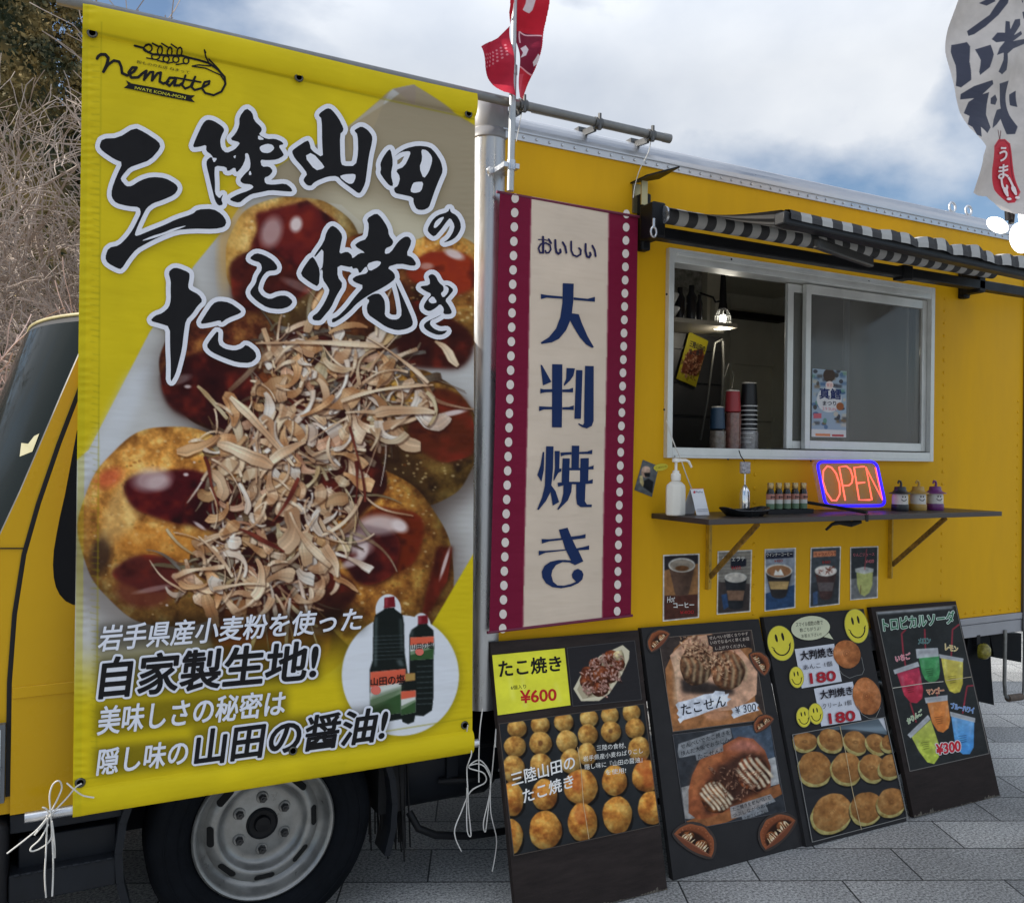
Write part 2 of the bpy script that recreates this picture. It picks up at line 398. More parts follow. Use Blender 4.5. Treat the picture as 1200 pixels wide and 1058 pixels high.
    def sheet(s, name, plane, quad=None, parent=None, gain=1.0, lift=0.0, keep=None):
        """sheet mesh: the canvas rectangle, or only the part inside quad (photo pixels, TL TR BR BL)"""
        if quad is None:
            gx, gy = np.meshgrid(np.arange(s.w)/s.sc+s.x0, np.arange(s.h)/s.sc+s.y0); col = s.a
        else:
            hh = int(max(abs(quad[3][1]-quad[0][1]), abs(quad[2][1]-quad[1][1]))*s.sc)+1
            ww = int(max(abs(quad[1][0]-quad[0][0]), abs(quad[2][0]-quad[3][0]))*s.sc)+1
            tt, ss = np.meshgrid(np.linspace(0, 1, hh), np.linspace(0, 1, ww), indexing='ij')
            q = quad
            gx = (q[0][0]*(1-ss)+q[1][0]*ss)*(1-tt)+(q[3][0]*(1-ss)+q[2][0]*ss)*tt
            gy = (q[0][1]*(1-ss)+q[1][1]*ss)*(1-tt)+(q[3][1]*(1-ss)+q[2][1]*ss)*tt
            fx = np.clip((gx-s.x0)*s.sc, 0, s.w-1.001); fy = np.clip((gy-s.y0)*s.sc, 0, s.h-1.001)
            xi = fx.astype(int); yi = fy.astype(int); ax = (fx-xi)[..., None]; ay = (fy-yi)[..., None]
            xj = np.minimum(xi+1, s.w-1); yj = np.minimum(yi+1, s.h-1)
            col = (s.a[yi, xi]*(1-ax)+s.a[yi, xj]*ax)*(1-ay)+(s.a[yj, xi]*(1-ax)+s.a[yj, xj]*ax)*ay
        H, Wd = gx.shape
        # all rays at once
        M = np.array(R3); d = np.stack([(gx-CX)/FPX, -(gy-CY)/FPX, -np.ones_like(gx)], -1) @ M.T
        nn = np.array(plane.n); t = np.dot(np.array(plane.p-CAMLOC), nn)/(d @ nn)
        P = np.array(CAMLOC)+d*t[..., None]
        lf = np.full(gx.shape, lift)
        if plane.disp: lf = lf+plane.disp(gx, gy)
        P = P+nn*lf[..., None]
        idx = np.arange(H*Wd).reshape(H, Wd)
        F = np.stack([idx[:-1, :-1], idx[1:, :-1], idx[1:, 1:], idx[:-1, 1:]], -1).reshape(-1, 4)
        if keep is not None:
            K = keep(gx, gy); k4 = (K[:-1, :-1] & K[1:, :-1] & K[1:, 1:] & K[:-1, 1:]).reshape(-1); F = F[k4]
        me = bpy.data.meshes.new(name); nf = len(F)
        me.vertices.add(H*Wd); me.vertices.foreach_set('co', P.astype(np.float32).ravel())
        me.loops.add(nf*4); me.loops.foreach_set('vertex_index', F.astype(np.int32).ravel())
        me.polygons.add(nf); me.polygons.foreach_set('loop_start', np.arange(nf, dtype=np.int32)*4)
        me.update(calc_edges=True)
        c = np.clip(col, 0, 1); c = np.where(c <= 0.04045, c/12.92, ((c+0.055)/1.055)**2.4)*gain; c = np.clip(c, 0.003, 0.85)
        at = me.color_attributes.new('print', 'FLOAT_COLOR', 'POINT')
        at.data.foreach_set('color', np.concatenate([c, np.ones(c.shape[:2]+(1,))], -1).astype(np.float32).ravel())
        me.materials.append(print_mat()); me.validate()
        me.polygons.foreach_set('use_smooth', np.ones(nf, bool))
        return link(name, me, parent)
# ================================================================== SETTING
def ground_mat():
    m = bpy.data.materials.new('granite_paving'); m.use_nodes = True; t = m.node_tree; b = t.nodes['Principled BSDF']
    tcn = t.nodes.new('ShaderNodeTexCoord'); mpn = t.nodes.new('ShaderNodeMapping'); t.links.new(tcn.outputs['Object'], mpn.inputs['Vector'])
    mpn.inputs['Rotation'].default_value = (0, 0, math.radians(25.2)); mpn.inputs['Location'].default_value = (0.22, 0.11, 0)
    br = t.nodes.new('ShaderNodeTexBrick'); t.links.new(mpn.outputs[0], br.inputs['Vector'])
    br.inputs['Scale'].default_value = 1.0; br.inputs['Brick Width'].default_value = 0.58; br.inputs['Row Height'].default_value = 0.245
    br.inputs['Mortar Size'].default_value = 0.0035; br.inputs['Mortar Smooth'].default_value = 0.2
    br.inputs['Color1'].default_value = (0.70, 0.71, 0.72, 1); br.inputs['Color2'].default_value = (1.18, 1.17, 1.15, 1); br.inputs['Mortar'].default_value = (0.07, 0.07, 0.07, 1)
    sp = t.nodes.new('ShaderNodeTexNoise'); sp.inputs['Scale'].default_value = 105; sp.inputs['Detail'].default_value = 3; sp.inputs['Roughness'].default_value = 0.8
    t.links.new(tcn.outputs['Object'], sp.inputs['Vector'])
    rp = t.nodes.new('ShaderNodeValToRGB'); t.links.new(sp.outputs['Fac'], rp.inputs[0])
    rp.color_ramp.elements[0].position = 0.36; rp.color_ramp.elements[0].color = (0.095, 0.097, 0.099, 1)
    rp.color_ramp.elements[1].position = 0.64; rp.color_ramp.elements[1].color = (0.60, 0.60, 0.585, 1)
    bg_ = t.nodes.new('ShaderNodeTexNoise'); bg_.inputs['Scale'].default_value = 1.3; bg_.inputs['Detail'].default_value = 5
    t.links.new(tcn.outputs['Object'], bg_.inputs['Vector'])
    mr = t.nodes.new('ShaderNodeMapRange'); mr.inputs['From Min'].default_value = 0.3; mr.inputs['From Max'].default_value = 0.7; mr.inputs['To Min'].default_value = 0.66; mr.inputs['To Max'].default_value = 1.2; t.links.new(bg_.outputs['Fac'], mr.inputs[0])
    m1 = t.nodes.new('ShaderNodeMix'); m1.data_type = 'RGBA'; m1.blend_type = 'MULTIPLY'; m1.inputs['Factor'].default_value = 1
    t.links.new(rp.outputs[0], m1.inputs['A']); t.links.new(br.outputs['Color'], m1.inputs['B'])
    m2 = t.nodes.new('ShaderNodeMix'); m2.data_type = 'RGBA'; m2.blend_type = 'MULTIPLY'; m2.inputs['Factor'].default_value = 1
    t.links.new(m1.outputs['Result'], m2.inputs['A']); t.links.new(mr.outputs[0], m2.inputs['B'])
    t.links.new(m2.outputs['Result'], b.inputs['Base Color']); b.inputs['Roughness'].default_value = 0.72
    bp = t.nodes.new('ShaderNodeBump'); bp.inputs['Strength'].default_value = 0.5; bp.inputs['Distance'].default_value = 0.004
    mm = t.nodes.new('ShaderNodeMath'); mm.operation = 'MULTIPLY_ADD'; t.links.new(br.outputs['Fac'], mm.inputs[0]); mm.inputs[1].default_value = -1.2
    t.links.new(sp.outputs['Fac'], mm.inputs[2]); t.links.new(mm.outputs[0], bp.inputs['Height']); t.links.new(bp.outputs[0], b.inputs['Normal'])
    return m
g = MB(); g.quad((-400, -400, 0), (400, -400, 0), (400, 400, 0), (-400, 400, 0))
tag(g.build('ground', ground_mat(), smooth=0, origin=(0, 0, 0)), kind='structure')
# wooded hillside behind the truck
h = MB(); nx, ny = 60, 24; hv = []
for j in range(ny+1):
    for i in range(nx+1):
        x = -70+i*2.4; u = j/ny; y = 9+j*2.0-max(0, min(13, (-4-x)*0.8))*(1-u)
        z = 0.1+22*u**1.25*(0.75+0.25*math.sin(x*0.05+1.0))*max(0.10, min(0.72, 0.62-(x-1)*0.03))+0.4*math.sin(x*1.3+y)*u+3.2*(1-math.exp(-j*2.0/5))*max(0, min(1, (-4-x)/6))*(1-u)  # unseen left end pulled forward and raised to darken the windscreen's reflection
        hv.append((x, y, z))
h.add(hv, [(j*(nx+1)+i, j*(nx+1)+i+1, (j+1)*(nx+1)+i+1, (j+1)*(nx+1)+i) for j in range(ny) for i in range(nx)])
tag(h.build('hill', mat('hill_undergrowth', (0.016, 0.015, 0.010), 0.95, var=0.6, vs=1.1, bump=1.0, bs=3.0), smooth=60, origin=(0, 9, 0)), kind='structure')
# ---- conifers
def conifer_mesh(H, R, seed, n=60000):
    rn = np.random.default_rng(seed)
    cl = []
    for _ in range(1300):
        u = rn.random()**0.75; a = rn.random()*6.283; rr = R*(1-u)**0.8*(0.75+0.35*rn.random())+0.15
        cl.append((rr*math.cos(a), rr*math.sin(a), H*(0.10+0.9*u)-0.15*rr))
    cl = np.array(cl); pick = rn.integers(0, len(cl), n)
    sg = (0.07+0.13*(1-cl[pick][:, 2]/H))[:, None]
    p = cl[pick]+rn.normal(0, 1, (n, 3))*sg*np.array([1, 1, 0.6])
    a = rn.normal(0, 1, (n, 3)); a /= np.linalg.norm(a, axis=1)[:, None]
    b = np.cross(a, rn.normal(0, 1, (n, 3))); b /= np.linalg.norm(b, axis=1)[:, None]
    s1 = (0.022+0.045*rn.random((n, 1))); s2 = s1*0.55
    V = np.stack([p-a*s1, p+b*s2, p+a*s1, p-b*s2], 1).reshape(-1, 3)
    me = bpy.data.meshes.new('crown'); k = 12; core = [(0.72*R*(1-u)**0.8*(1+.12*math.sin(5*t+u*9))*math.cos(6.2832*t/k), 0.72*R*(1-u)**0.8*math.sin(6.2832*t/k), H*(0.08+0.86*u)) for u in np.linspace(0, 1, 9) for t in range(k)]
    me.from_pydata(V.tolist()+core, [], [(4*i, 4*i+1, 4*i+2, 4*i+3) for i in range(n)]+[(4*n+j*k+t, 4*n+j*k+(t+1) % k, 4*n+(j+1)*k+(t+1) % k, 4*n+(j+1)*k+t) for j in range(8) for t in range(k)])
    return me
def leafmat(name, c1, c2, sc):
    m = bpy.data.materials.new(name); m.use_nodes = True; t = m.node_tree; b = t.nodes['Principled BSDF']
    tcn = t.nodes.new('ShaderNodeTexCoord'); no = t.nodes.new('ShaderNodeTexNoise'); no.inputs['Scale'].default_value = sc; no.inputs['Detail'].default_value = 4
    t.links.new(tcn.outputs['Object'], no.inputs['Vector']); rp = t.nodes.new('ShaderNodeValToRGB'); t.links.new(no.outputs['Fac'], rp.inputs[0])
    rp.color_ramp.elements[0].position = 0.42; rp.color_ramp.elements[0].color = c1+(1,); rp.color_ramp.elements[1].position = 0.62; rp.color_ramp.elements[1].color = c2+(1,)
    t.links.new(rp.outputs[0], b.inputs['Base Color']); b.inputs['Roughness'].default_value = 0.8
    b.inputs['Subsurface Weight'].default_value = 0.0
    return m
cmat = leafmat('cedar_needles', (0.022, 0.034, 0.010), (0.30, 0.21, 0.07), 1.6)
bark = mat('cedar_bark', (0.10, 0.07, 0.05), 0.9, var=0.4, vs=5, bump=0.6, bs=30)
def conifer(x, y, z, H, R, seed, label):
    o = thing('conifer', label, 'tree', (x, y, z), 'evergreens on the hillside')
    t = MB(); t.tube([(x, y, z-0.6), (x, y, z+H*0.5), (x, y, z+H*0.97)], [0.22, 0.14, 0.02], 8); t.build('trunk', bark, o)
    me = conifer_mesh(H, R, seed); me.materials.append(cmat)
    c = bpy.data.objects.new('crown', me); COL.objects.link(c); c.parent = o
for a in [(-1.05, 15.5, 1.7, 11.6, 2.2, 1, 'tallest dark evergreen rising at the upper left edge, above the bare twigs'),
          (0.35, 16.6, 2.3, 6.6, 2.0, 2, 'lower rust-tinged evergreen just right of the tallest one, its tip below the banner pole'),
          (-3.4, 14.5, 1.4, 11.0, 2.4, 3, 'evergreen on the hillside left of the tallest dark one, past the picture edge'),
          (2.6, 17.5, 2.4, 6.0, 1.9, 4, 'evergreen on the hillside hidden behind the yellow banner')]:
    if a[5] in (1, 2): conifer(*a)
# ---- leafless shrubs and trees
def bare(name, x, y, z, H, seed, label, m, spread, stems, r0, mn, depth=4, droop=0.0):
    rn = random.Random(seed); tr = MB(); cw = MB()
    def grow(p, d, ln, r, dep):
        k = 5 if dep < 2 else 3; pts = [p]; q = Vector(p); dd = Vector(d)
        for i in range(k):
            dd = (dd+Vector((rn.gauss(0, .16), rn.gauss(0, .16), rn.gauss(0.05-droop*dep*.05, .10)))).normalized(); q = q+dd*ln/k; pts.append(q.copy())
        rad = [max(mn, r*(1-0.5*i/k)) for i in range(k+1)]
        (tr if dep < 1 else cw).tube(pts, rad, 6 if dep < 2 else 3, caps=False)
        if dep >= depth: return
        nb = rn.choice([4, 5]) if dep < 2 else rn.choice([3, 4])
        for b in range(nb):
            f = 0.98 if b == 0 else rn.uniform(0.28, 0.98); i = min(k-1, int(f*k)); s = pts[i].lerp(pts[i+1], f*k-i)
            ax = dd.orthogonal().normalized(); ax.rotate(Matrix.Rotation(rn.random()*6.283, 3, dd))
            nd = (dd+ax*rn.uniform(0.45, 1.0)+Vector((0, 0, 0.10))).normalized()
            grow(s, nd, ln*rn.uniform(0.50, 0.78), r*rn.uniform(0.50, 0.66), dep+1)
    for sidx in range(stems):
        a = rn.random()*6.283; sp_ = spread*rn.uniform(.5, 1.2); d = Vector((math.cos(a)*sp_, math.sin(a)*sp_, 1)).normalized()
        grow(Vector((x+rn.gauss(0, .10), y+rn.gauss(0, .10), z-0.05)), d, H*rn.uniform(.36, .46), r0, 0)
    o = thing(name, label, 'tree' if name == 'bare_tree' else 'shrub', (x, y, z), 'leafless trees and shrubs behind the truck')
    tr.build('trunk', m, o, smooth=80); cw.build('crown', m, o, smooth=80)
tw = mat('pale_twig_bark', (0.54, 0.39, 0.34), 0.75, var=0.45, vs=2.0)
tw2 = mat('grey_twig_bark', (0.34, 0.275, 0.23), 0.8, var=0.4, vs=1.5)
for a in [('bare_shrub', -0.45, 3.6, 0, 2.5, 11, 'pinkish leafless shrub nearest the windscreen, behind the yellow cab', tw, 1.0, 4, 0.022, 0.0032),
          ('bare_shrub', -1.25, 3.4, 0, 2.9, 12, 'pinkish leafless shrub spreading at the left picture edge, beside the cab front', tw, 1.0, 4, 0.024, 0.0032),
          ('bare_shrub', 0.55, 4.2, 0, 2.7, 13, 'pinkish leafless shrub half hidden by the left edge of the yellow banner', tw, 0.9, 4, 0.022, 0.0034),
          ('bare_tree', -1.1, 7.2, 0, 5.4, 14, 'grey leafless tree spreading below the evergreens at the left edge', tw2, 0.6, 4, 0.05, 0.0050, 5, .5),
          ('bare_tree', 0.7, 7.8, 0, 5.0, 15, 'grey leafless tree whose twigs end at the banner edge', tw2, 0.7, 4, 0.05, 0.0050, 5, .5),
          ('bare_tree', -0.15, 8.6, 0, 6.3, 17, 'tallest grey leafless tree, its twigs crossing the foot of the evergreens', tw2, 0.45, 5, 0.05, 0.0052, 5, .4),
          ('bare_tree', -2.9, 7.0, 0, 5.2, 16, 'grey leafless tree furthest left, reaching in from beyond the frame', tw2, 0.6, 2, 0.05, 0.0050, 5, .5)]:
    bare(*a)
# ================================================================== FOOD TRUCK
truck = thing('food_truck', 'yellow food truck with a box body, service window and silver roof edge', 'food truck', (2.0, 0.85, 0))
YEL = mat('yellow_truck_paint', (0.68, 0.365, 0.009), 0.5, var=0.09, vs=1.6, bump=0.03, bs=5, coat=0.0, spec=0.09, stretch=(2.2, 1, .5))
CABY = mat('yellow_cab_paint', (0.57, 0.325, 0.006), 0.30, var=0.05, vs=2.0, coat=0.12, spec=0.15)
ALU = mat('anodised_aluminium', (0.52, 0.53, 0.55), 0.38, metal=0.85, var=0.10, vs=4, stretch=(1, 1, 8))
ALW = mat('window_aluminium', (0.60, 0.61, 0.59), 0.42, metal=0.35, var=0.12, vs=8)
BLK = mat('black_plastic', (0.010, 0.010, 0.012), 0.55, var=0.3, vs=8, spec=0.25)
BLM = mat('black_painted_metal', (0.006, 0.0065, 0.008), 0.45, var=0.3, vs=9, spec=0.2)
DRK = mat('dark_underbody', (0.006, 0.007, 0.009), 0.7, var=0.4, vs=7, spec=0.15)
STEEL = mat('galvanised_steel', (0.55, 0.56, 0.58), 0.3, metal=0.9, var=0.2, vs=20)
XL, XR = W(586, 500).x, W(1197.5, 600).x            # box side panel left, right end
ZB, ZT = 0.745, W(603, 163).z                        # its bottom and top
BACK = 1.70
wx0, wx1 = W(780, 420).x, W(1089.5, 430).x           # window opening
wz1 = (W(781, 291).z+W(1090, 341).z)/2; wz0 = (W(776, 535).z+W(1086, 540).z)/2
p = MB(); FT = 0.035
p.box(XL, 0, ZB, wx0, FT, ZT); p.box(wx1, 0, ZB, XR, FT, ZT)
p.box(wx0, 0, wz1, wx1, FT, ZT); p.box(wx0, 0, ZB, wx1, FT, wz0)
def rivet(mb, x, z, r=0.0078): mb.ell((x, 0.0005, z), r, r*0.62, r, 8, 6)
for px, y0, y1, c in ((1107, 350, 712, 26), (887, 540, 735, 13), (1194.5, 470, 716, 20), (752, 300, 735, 0)):
    for i in range(c):
        q = W(px-(y0+(y1-y0)*i/max(1, c-1)-350)*0.012, y0+(y1-y0)*i/max(1, c-1)); rivet(p, q.x, q.z)
for i in range(44): rivet(p, XL+0.05+i*(XR-XL-0.08)/43, ZB+0.022)
p.build('side_panel', YEL, truck, smooth=40)
p = MB(); p.box(XL, BACK-FT, ZB, XR, BACK, ZT); p.box(XR-FT, FT, ZB, XR-0.002, BACK-FT, ZT); p.box(XL-0.05, FT+0.01, ZB, XL-0.015, BACK-FT, ZT)
p.build('rear_panels', YEL, truck)
# silver roof edge, corner post, skirt rail
roof = MB(); prof = []
R_ = 0.105
for i in range(9):
    a = math.pi/2*i/8; prof.append((0.012-0.02+R_*(1-math.cos(a)) if False else -0.010+R_*(1-math.cos(a)), ZT+0.024+R_*0.78*math.sin(a)))
prof = [(-0.010, ZT+0.022)]+prof+[(0.60, prof[-1][1]+0.03), (BACK+0.01, prof[-1][1]), (BACK+0.01, ZT), (0.05, ZT), (0.05, ZT+0.022)]
roof.prism([(XL-0.02, y, z) for y, z in prof], (XR-XL+0.045, 0, 0)); roof.build('roof', ALU, truck, smooth=30)
rail = MB(); rail.box(XL-0.015, -0.0075, ZT-0.004, XR+0.02, 0.0, ZT+0.021); rail.box(XL-0.015, -0.013, ZT+0.021, XR+0.02, -0.002, ZT+0.026)
n_b = 56
for i in range(n_b):
    rail.lathe([(0.0055, 0), (0.0055, 0.002), (0.004, 0.004)], (XL+0.02+i*(XR-XL)/n_b, -0.0075, ZT+0.009), (0, -1, 0), 8, 1)
rail.build('roof_rail', [ALU, STEEL], truck)
post = MB(); pc = W(571, 500, 0.03)
post.lathe([(0.060, 0.62), (0.060, ZT-0.01)], (pc.x, 0.045, 0), n=28)
post.build('corner_post', mat('brushed_post', (0.42, 0.43, 0.44), 0.33, metal=0.8, var=0.12, vs=5, stretch=(8, 8, 1)), truck, smooth=50)
cap = MB(); cap.lathe([(0.064, ZT-0.01), (0.064, ZT+0.02), (0.062, ZT+0.024), (0.064, ZT+0.03), (0.062, ZT+0.09), (0.048, ZT+0.125), (0.02, ZT+0.138), (0.0, ZT+0.14)], (pc.x, 0.045, 0), n=28)
cap.box(pc.x, -0.012, ZT+0.02, XL+0.01, 0.10, ZT+0.120)
cap.build('post_cap', mat('grey_post_cap', (0.20, 0.20, 0.21), 0.42, var=0.15, vs=9), truck, smooth=45, bevel=0.006)
sk = MB(); z1 = ZB-0.002; z0 = W(1160, 744).z
sk.box(XL-0.03, -0.008, z0+0.062, XR+0.004, 0.05, z1); sk.box(XL-0.03, -0.004, z0, XR+0.004, 0.05, z0+0.060)
sk.build('skirt_rail', mat('grey_skirt_metal', (0.34, 0.34, 0.36), 0.45, metal=0.35, var=0.12, vs=6), truck, bevel=0.003)
rp_ = MB(); rp_.box(XR, -0.012, z0, XR+0.05, 0.06, ZT-0.004); rp_.build('rear_post', mat('dark_rear_post', (0.06, 0.055, 0.055), 0.5), truck)
# ---- interior
LIN = mat('interior_lining', (0.64, 0.64, 0.57), 0.6, var=0.12, vs=3)
it = MB(); X0i, X1i = XL+0.02, XR-0.05
it.quad((X0i, BACK-0.05, ZB), (X1i, BACK-0.05, ZB), (X1i, BACK-0.05, ZT-.02), (X0i, BACK-0.05, ZT-.02))
it.quad((X0i, 0.04, ZB+.02), (X0i, BACK-.05, ZB+.02), (X0i, BACK-.05, ZT-.02), (X0i, 0.04, ZT-.02))
it.quad((X1i, 0.04, ZB+.02), (X1i, BACK-.05, ZB+.02), (X1i, BACK-.05, ZT-.02), (X1i, 0.04, ZT-.02))
it.quad((X0i, 0.04, ZB+.02), (X1i, 0.04, ZB+.02), (X1i, BACK-.05, ZB+.02), (X0i, BACK-.05, ZB+.02))
it.quad((X0i, 0.04, ZT-.02), (X1i, 0.04, ZT-.02), (X1i, BACK-.05, ZT-.02), (X0i, BACK-.05, ZT-.02))
for z in (W(900, 372, BACK-.05).z, W(900, 428, BACK-.05).z, W(900, 492, BACK-.05).z): it.box(X0i, BACK-.075, z-.012, X1i, BACK-.052, z+.012)
for px in (853, 917, 990): xx = W(px, 400, BACK-.05).x; it.box(xx-.012, BACK-.09, ZB+.05, xx+.012, BACK-.076, ZT-.05)
it.build('interior_lining', LIN, truck, smooth=0)
it = MB(); zc = 1.46; it.box(wx0-.25, 0.045, zc-.03, wx1+.2, 0.33, zc); it.build('inner_counter', mat('inner_counter', (0.22, 0.22, 0.21), 0.45), truck)
it = MB(); a = W(772, 388, 0.75); b = W(846, 400, 0.75)          # dark cabinet behind the opening, tiled panel and shelf above it
it.box(X0i+.01, 0.75, ZB+.1, b.x, 0.80, a.z)
for k in range(7): it.box(X0i+.01, 0.742, ZB+.3+k*.16, b.x-.01, 0.7495, ZB+.31+k*.16)
it.build('dark_cabinet', mat('dark_cabinet', (0.014, 0.014, 0.015), 0.55, var=0.3, vs=4), truck)
it = MB(); s1 = W(846, 382, 0.55); it.box(X0i+.01, 0.50, s1.z-.012, s1.x+.05, 0.80, s1.z+.008); it.build('inner_shelf', mat('inner_shelf', (0.38, 0.34, 0.27), 0.6), truck)
it = MB(); s2 = W(824, 330, 0.82); it.box(X0i+.01, 0.82, s1.z, s2.x, 0.84, ZT-.03); it.build('speckled_panel', mat('speckled_panel', (0.20, 0.20, 0.18), 0.6, var=0.7, vs=30), truck)
it = MB(); s3 = W(826, 330, 0.80); s4 = W(846, 330, 0.80); it.box(s3.x, 0.78, s1.z+.01, s4.x, 0.84, ZT-.03); it.box(s3.x+.02, 0.74, s1.z+.06, s3.x+.06, 0.778, s1.z+.17); it.build('wall_stud', mat('cream_stud', (0.42, 0.40, 0.33), 0.5), truck)
# ---- service window
win = MB(); fw = 0.030
def frame(mb, x0, z0, x1, z1, wd, y0, y1, mi=0, wb=None, wt=None):
    wb = wd if wb is None else wb; wt = wd if wt is None else wt
    mb.box(x0, y0, z0, x0+wd, y1, z1, mi); mb.box(x1-wd, y0, z0, x1, y1, z1, mi)
    mb.box(x0+wd, y0+.0005, z1-wt, x1-wd, y1-.0005, z1, mi); mb.box(x0+wd, y0+.0005, z0, x1-wd, y1-.0005, z0+wb, mi)
frame(win, wx0-.004, wz0-.004, wx1+.004, wz1+.004, 0.024, -0.022, 0.06, wb=0.040, wt=0.052)
win.box(wx0+.03, -0.026, wz1-.022, wx1-.03, -0.0222, wz1-.012); win.box(wx0+.03, -0.030, wz0-.004, wx1-.03, -0.0222, wz0+.006)
for px, py in ((781, 345), (778, 480), (857, 304), (1018, 330), (853, 538), (950, 540)):
    q = W(px, py, -.022); win.lathe([(0.005, 0), (0.004, 0.003)], (q.x, -.0222, q.z), (0, -1, 0), 8, 1)
wo = win.build('service_window', [ALW, BLK], truck, bevel=0.0018)
xm0, xm1 = W(924, 430, .02).x, W(946, 430, 0).x
sa = MB(); frame(sa, xm0, wz0+.042, xm0+.36, wz1-.054, 0.032, 0.026, 0.044); sa.build('inner_sash', ALW, wo, bevel=0.0015)
sb = MB(); xs1 = wx1-.022; frame(sb, xm1-.008, wz0+.041, xs1, wz1-.053, 0.028, 0.000, 0.022, wb=0.036, wt=0.038); sb.build('outer_sash', ALW, wo, bevel=0.0015)
GL = mat('grey_window_glass', (0.13, 0.13, 0.125), 0.14, var=0.35, vs=2.5, alpha=0.55, spec=0.5, stretch=(1.5, 1, .5))  # pane tinted an uneven grey and half see-through
pn = MB(); pn.box(xm1+.021, 0.010, wz0+.078, xs1-.029, 0.014, wz1-.092); pn.build('pane', GL, wo)
pn = MB(); pn.box(xm0+.033, 0.033, wz0+.075, xm0+.327, 0.036, wz1-.087); pn.build('pane', mat('clear_window_glass', (0.15, 0.16, 0.15), 0.06, var=0, alpha=0.35), wo)
cu = MB(); cx0 = W(1060, 430, .10).x
for k in range(4): cu.box(cx0+k*.012, 0.08, wz0+.05, cx0+.006+k*.012, 0.09, wz1-.06)
cu.build('vertical_rail', ALW, wo)
# ---- cab
cabr = MB(); YC0, YC1 = 0.05, 1.66; HW = (YC1-YC0)/2; YM = (YC0+YC1)/2
pr = [(-0.345, 0.40), (-0.345, 0.62), (-0.325, 0.90), (-0.285, 1.06), (-0.225, 1.16), (-0.167, 1.235), (-0.118, 1.36), (-0.068, 1.50), (-0.018, 1.64), (0.052, 1.832), (0.070, 1.852), (0.13, 1.868), (0.35, 1.885), (0.75, 1.890), (1.16, 1.890)]
nyy = 28
def bulge(i, v):
    b = 0.20 if i < 11 else max(0.0, 0.20*(1-(i-10)/2.2)); r = abs(v)**3.2
    cr_ = (1-r)*(0.0 if i < 9 else 0.012)
    return -b*(1-abs(v)**2.6), cr_
vs = []
for i, (x, z) in enumerate(pr):
    for j in range(nyy+1):
        v = -math.cos(math.pi*j/nyy) if True else 0
        bx, bz = bulge(i, v); vs.append((x+bx, YM+v*HW, z+bz))
F = []; FM = []
for i in range(len(pr)-1):
    for j in range(nyy):
        F.append((i*(nyy+1)+j, i*(nyy+1)+j+1, (i+1)*(nyy+1)+j+1, (i+1)*(nyy+1)+j))
cabr.add(vs, [f for k, f in enumerate(F) if not (5 <= k//nyy <= 9)])
# side skin, both sides
side = pr+[(1.16, 0.50), (0.92, 0.50), (0.90, 0.62), (0.80, 0.76), (0.66, 0.82), (0.40, 0.82), (0.26, 0.76), (0.16, 0.62), (0.14, 0.50), (-0.30, 0.50)]
side = side[1:]
side[-1] = (-0.345, 0.50)
for yy, of in ((YC0, 0.02), (YC1, -0.02)): cabr.prism([(x, yy, z) for x, z in side], (0, of, 0))
cabr.box(1.13, YC0+.03, 0.5, 1.16, YC1-.03, 1.88)
cab = cabr.build('cab_body', CABY, truck, smooth=40)
ws = MB(); ws.add(vs, [f for k, f in enumerate(F) if 5 <= k//nyy <= 8 and 1 <= k % nyy < nyy-1])
ws.add(vs, [f for k, f in enumerate(F) if 5 <= k//nyy <= 9 and not (1 <= k % nyy < nyy-1 and k//nyy < 9)], 1)
ws.build('windscreen', [mat('windscreen_glass', (0.006, 0.009, 0.009), 0.06, var=0, spec=0.05), BLK], truck, smooth=60)
from mathutils.bvhtree import BVHTree
gb = BVHTree.FromPolygons([Vector(v) for v in vs], [f for k, f in enumerate(F) if 5 <= k//nyy <= 9])
def onglass(px, py):
    d = ray(px, py).normalized(); h_ = gb.ray_cast(CAMLOC, d)
    return (h_[0] if h_[0] is not None else W(px, py, 0.2))-d*.003
ms = MB(); ms.ngon([onglass(*q_) for q_ in ((23, 535), (25, 519), (33, 520), (40, 511), (46, 508), (38, 529))]); ms.build('paper_pass', mat('pale_yellow_card', (.24, .22, .10), .6), truck, smooth=0)
rl_ = MB(); rl_.tube([Vector(vs[10*(nyy+1)+j])+Vector((-.004, -.004 if j < 3 else 0, .002)) for j in range(nyy+1)], .0055, 8); rl_.build('roof_lip', mat('pale_gold_trim', (.34, .29, .13), .45), truck, smooth=60)
# wiper

# door skin, shut line, door glass
def xz(pts, Y): return [W(a, b, Y) for a, b in pts]
YD = 0.036
door = MB()
dpts = [(98, 452), (72, 520), (48, 590), (31, 650), (20, 720), (14, 800), (12, 934), (97, 922), (98, 712), (78, 705), (66, 690), (62, 668), (66, 630), (76, 580), (88, 522), (93, 496), (98, 494)]
dl = [W(a, b, YD) for a, b in dpts]
full = [dl[0]]+dl[1:7]+[Vector((1.08, YD, dl[6].z)), Vector((1.08, YD, 1.16)), Vector((0.20, YD, 1.10))]
lower = dl[1:7]
